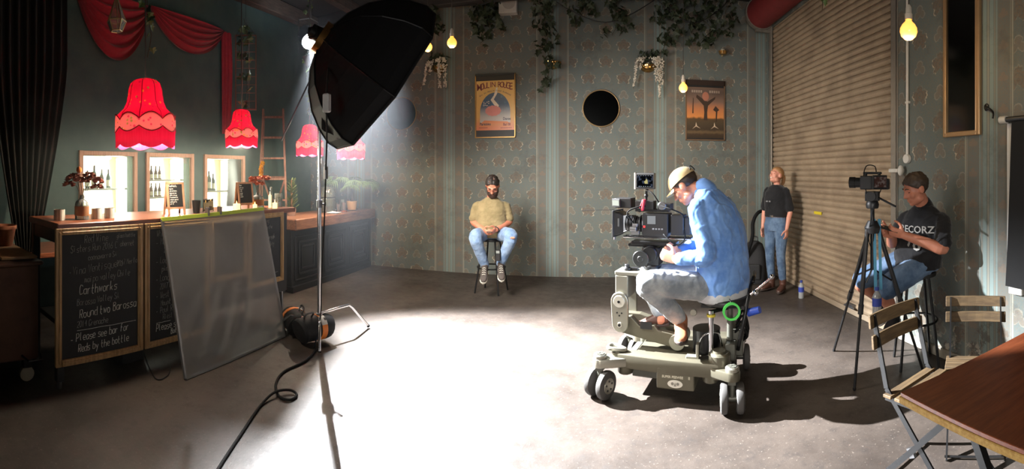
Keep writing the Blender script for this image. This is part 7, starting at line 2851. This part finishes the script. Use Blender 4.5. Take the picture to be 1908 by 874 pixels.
for k in (1, -1):
    up_, so_ = MB(), MB()
    shoe(up_, so_, NC[k] + p(0, 0, -.022), NC[k] + p(k * .05, .2, -.022), (0, 0, 1), .93)
    limb(up_, [NC[k] + p(0, 0, -.02), NC[k] + p(0, 0, .06)], [.045, .052], 14, 3)
    sh_ = remesh(up_, 'boot', BROWNL, pc, .007, 4)
    so_.build('sole', DSOLE, sh_, smooth='auto')
def pony(mb):
    limb(mb, [hM @ Vector((0, -.085, .045)), hM @ Vector((0, -.135, .02)), hM @ Vector((.0, -.145, -.05)), hM @ Vector((0, -.12, -.13))], [.020, .026, .026, .012], 12, 4)
hair_cap(hM, HAIRG, pc, .93, .008, .060, .012, -.06, .003, seed=9, xtra=pony)
eyes(hM, pc, .93, (0, 0, 0), HAIRG, SKC, True)
m = MB()
limb(m, [hM @ (Vector(q) * .93) for q in ((-.020, .0935, -.056), (0, .102, -.063), (.020, .0935, -.056))], [.004, .0065, .004], 8, 4)
m.build('smile', mat('teeth', (220, 212, 202), .3), pc, smooth=True)

# ------------------------------------------------------------------ D: man with a phone on the right hand stool
F = Fig(SD, (-.93, -.36))
w = F.w
R_, Fv = F.r, F.f
SKD = skin('warm skin', (186, 128, 102), (168, 102, 80))
bd, sh, tr = MB(), MB(), MB()
hM = head_mat(w((2.305, 2.745, 1.435)), (-.97, .22), pitch=.38)
head(bd, hM, 1.0, 1.05)
limb(bd, [w((2.44, 2.79, 1.18)), w((2.405, 2.775, 1.29)), w((2.345, 2.757, 1.375))], [.07, .062, .060])
loft(bd, [(w((2.42, 2.86, .82)), R_, Fv, .15, .10, .10), (w((2.43, 2.84, 1.0)), R_, Fv, .15, .12, .10), (w((2.44, 2.80, 1.18)), R_, Fv, .14, .08, .08)])
AD = {-1: [w((2.49, 2.635, 1.175)), w((2.385, 2.520, .985)), w((2.125, 2.665, 1.095))], 1: [w((2.38, 2.955, 1.175)), w((2.26, 2.99, .99)), w((2.095, 2.80, 1.085))]}
for k, (s_, e_, w_) in AD.items():
    limb(bd, [s_, s_ * .5 + e_ * .5, e_, e_ * .6 + w_ * .4, w_], [.054, .052, .047, .044, .031])
hand(bd, AD[-1][2], (-.80, .42, .30), (.30, .75, .45), (-.2, 0, 1), .0, 1.03, [1.0, 1.1, 1.2, 1.3])
hand(bd, AD[1][2], (-.85, -.1, .30), (0, -.75, .6), (-.2, 0, 1), .0, 1.03, [1.0, 1.1, 1.2, 1.3])
HD = {-1: w((2.40, 2.78, .83)), 1: w((2.37, 2.97, .83))}
KD = {-1: w((2.065, 2.855, .655)), 1: w((2.085, 3.21, .66))}
ND = {-1: w((2.185, 2.865, .425)), 1: w((2.235, 3.04, .47))}
for k in (1, -1):
    limb(bd, [HD[k], KD[k], KD[k] * .55 + ND[k] * .45 + Fv * .0, ND[k]], [.075, .058, .055, .038], 14)
pd = remesh(bd, 'person', SKD, None, .0065, 4, loc=F.b)
tag(pd, 'seated person in a printed black T-shirt and shorts looking at a phone', 'person')
loft(sh, [(w((2.42, 2.865, .79)), R_, Fv, .205, .16, .145), (w((2.425, 2.855, .90)), R_, Fv, .205, .17, .14), (w((2.435, 2.835, 1.02)), R_, Fv, .203, .155, .14), (w((2.44, 2.81, 1.13)), R_, Fv, .200, .14, .135), (w((2.435, 2.795, 1.205)), R_, Fv, .18, .105, .115), (w((2.425, 2.785, 1.265)), R_, Fv, .12, .085, .09), (w((2.41, 2.778, 1.30)), R_, Fv, .080, .072, .075)])
for k, (s_, e_, w_) in AD.items():
    limb(sh, [s_ + R_ * (-k * .05), s_, s_ * .45 + e_ * .55, s_ * .18 + e_ * .82], [.066, .070, .067, .072])
remesh(sh, 'tshirt', BLKT, pd, .008, 4, .011, 10, (.8, .8, 1.1))
cr_ = w((2.43, 2.80, 1.115))
Mt = basis(cr_ + Fv * .148 + Vector((0, 0, 0)), -R_, Vector((0, 0, 1)) - Fv * .1, Fv)
Mt = basis(cr_ + Fv * .146, R_ * -1 if R_.dot(Vector((0, -1, 0))) < 0 else R_, Vector((0, 0, 1)), Fv)
PRT = mat('faded shirt print', (150, 148, 144), .8, var=.3, scale=50)
xr = -R_                     # seen from the front, the wearer's left is to the right
Mt = basis(cr_ + Fv * .143, xr, Vector((0, 0, 1)), Fv)
o = text_mesh('RECORZ', .078, PRT, 'shirt_lettering', pd, Mt, .0015, .001)
o2 = text_mesh('76', .15, PRT, 'shirt_lettering', pd, Mt @ Matrix.Translation((-.02, -.115, .008)), .0015, .002)
for oo in (o, o2):             # wrap the print round the chest
    inv = Mt.inverted()
    for v in oo.data.vertices:
        q = inv @ v.co
        q.z -= q.x * q.x * 1.9
        v.co = Mt @ q
m = MB()
limb(m, [w((2.425, 2.787, 1.275)), w((2.405, 2.778, 1.305))], [.084, .078], 18, 3)
remesh(m, 'collar', BLKT, pd, .008, 2)
loft(tr, [(w((2.41, 2.87, .775)), R_, Fv, .19, .14, .14), (w((2.41, 2.87, .84)), R_, Fv, .20, .15, .14), (w((2.42, 2.865, .90)), R_, Fv, .19, .15, .13)])
for k in (1, -1):
    limb(tr, [HD[k], HD[k] * .5 + KD[k] * .5, HD[k] * .06 + KD[k] * .94], [.108, .100, .092])
remesh(tr, 'denim_shorts', DENIMD, pd, .008, 4, .009, 12)
for k in (1, -1):
    up_, so_, sk_ = MB(), MB(), MB()
    shoe(up_, so_, ND[k] + Vector((0, 0, -.0)), ND[k] + Vector((-.16, -.10, -.05)), (0, 0, 1), 1.0)
    limb(sk_, [ND[k], ND[k] * .75 + KD[k] * .25], [.043, .047], 12, 3)
    sh_ = remesh(up_, 'trainer', mat('black trainer', (24, 24, 26), .6), pd, .007, 3)
    so_.build('sole', mat('bright white sole', (224, 222, 218), .5), sh_, smooth='auto')
    m = MB()
    a0 = ND[k]
    d0 = Vector((-.16, -.10, -.05)).normalized()
    q_ = a0 + d0 * .165 + Vector((0, 0, -.035))
    m.ball(q_, (.045, .045, .026), 14, 8)
    m.build('toe_cap', mat('bright white sole', (224, 222, 218), .5), sh_, smooth=True)
    remesh(sk_, 'sock', BLKT, pd, .007, 2)
hair_cap(hM, HAIRM, pd, 1.0, .010, .062, -.012, -.075, .009, seed=4)
eyes(hM, pd, 1.0, (0, 0, -.006), HAIRM, SKD)
st_ = MB()
n = MB()
stub = MB()
# phone
pp = w((2.03, 2.735, 1.145))
o = MB().box((0, 0, 0), (.145, .072, .009)).build('mobile_phone', BLACK, None, bevel=.004)
o.location = F.b + pp
o.rotation_euler = (.25, .30, -.55)
tag(o, 'black phone held in both hands by the person in the printed T-shirt', 'phone')
# camera strap round the neck
P = [w((2.36, 2.70, 1.255)), w((2.30, 2.73, 1.14)), w((2.285, 2.80, .95)), w((2.31, 2.90, .80)), w((2.33, 2.92, 1.05)), w((2.35, 2.87, 1.22))]
# ================================================================== things made of one piece are one object
for o in [o for o in bpy.data.objects if o.type == 'EMPTY' and o.get('category')]:
    ks = kids(o)
    if len(ks) == 1 and ks[0].type == 'MESH' and not kids(ks[0]):
        c = ks[0]
        nm = o.name
        c.parent = None
        c.location, c.rotation_euler, c.scale = o.location, o.rotation_euler, o.scale
        for k in ('label', 'category', 'group'):
            if o.get(k):
                c[k] = o[k]
        bpy.data.objects.remove(o)
        c.name = nm
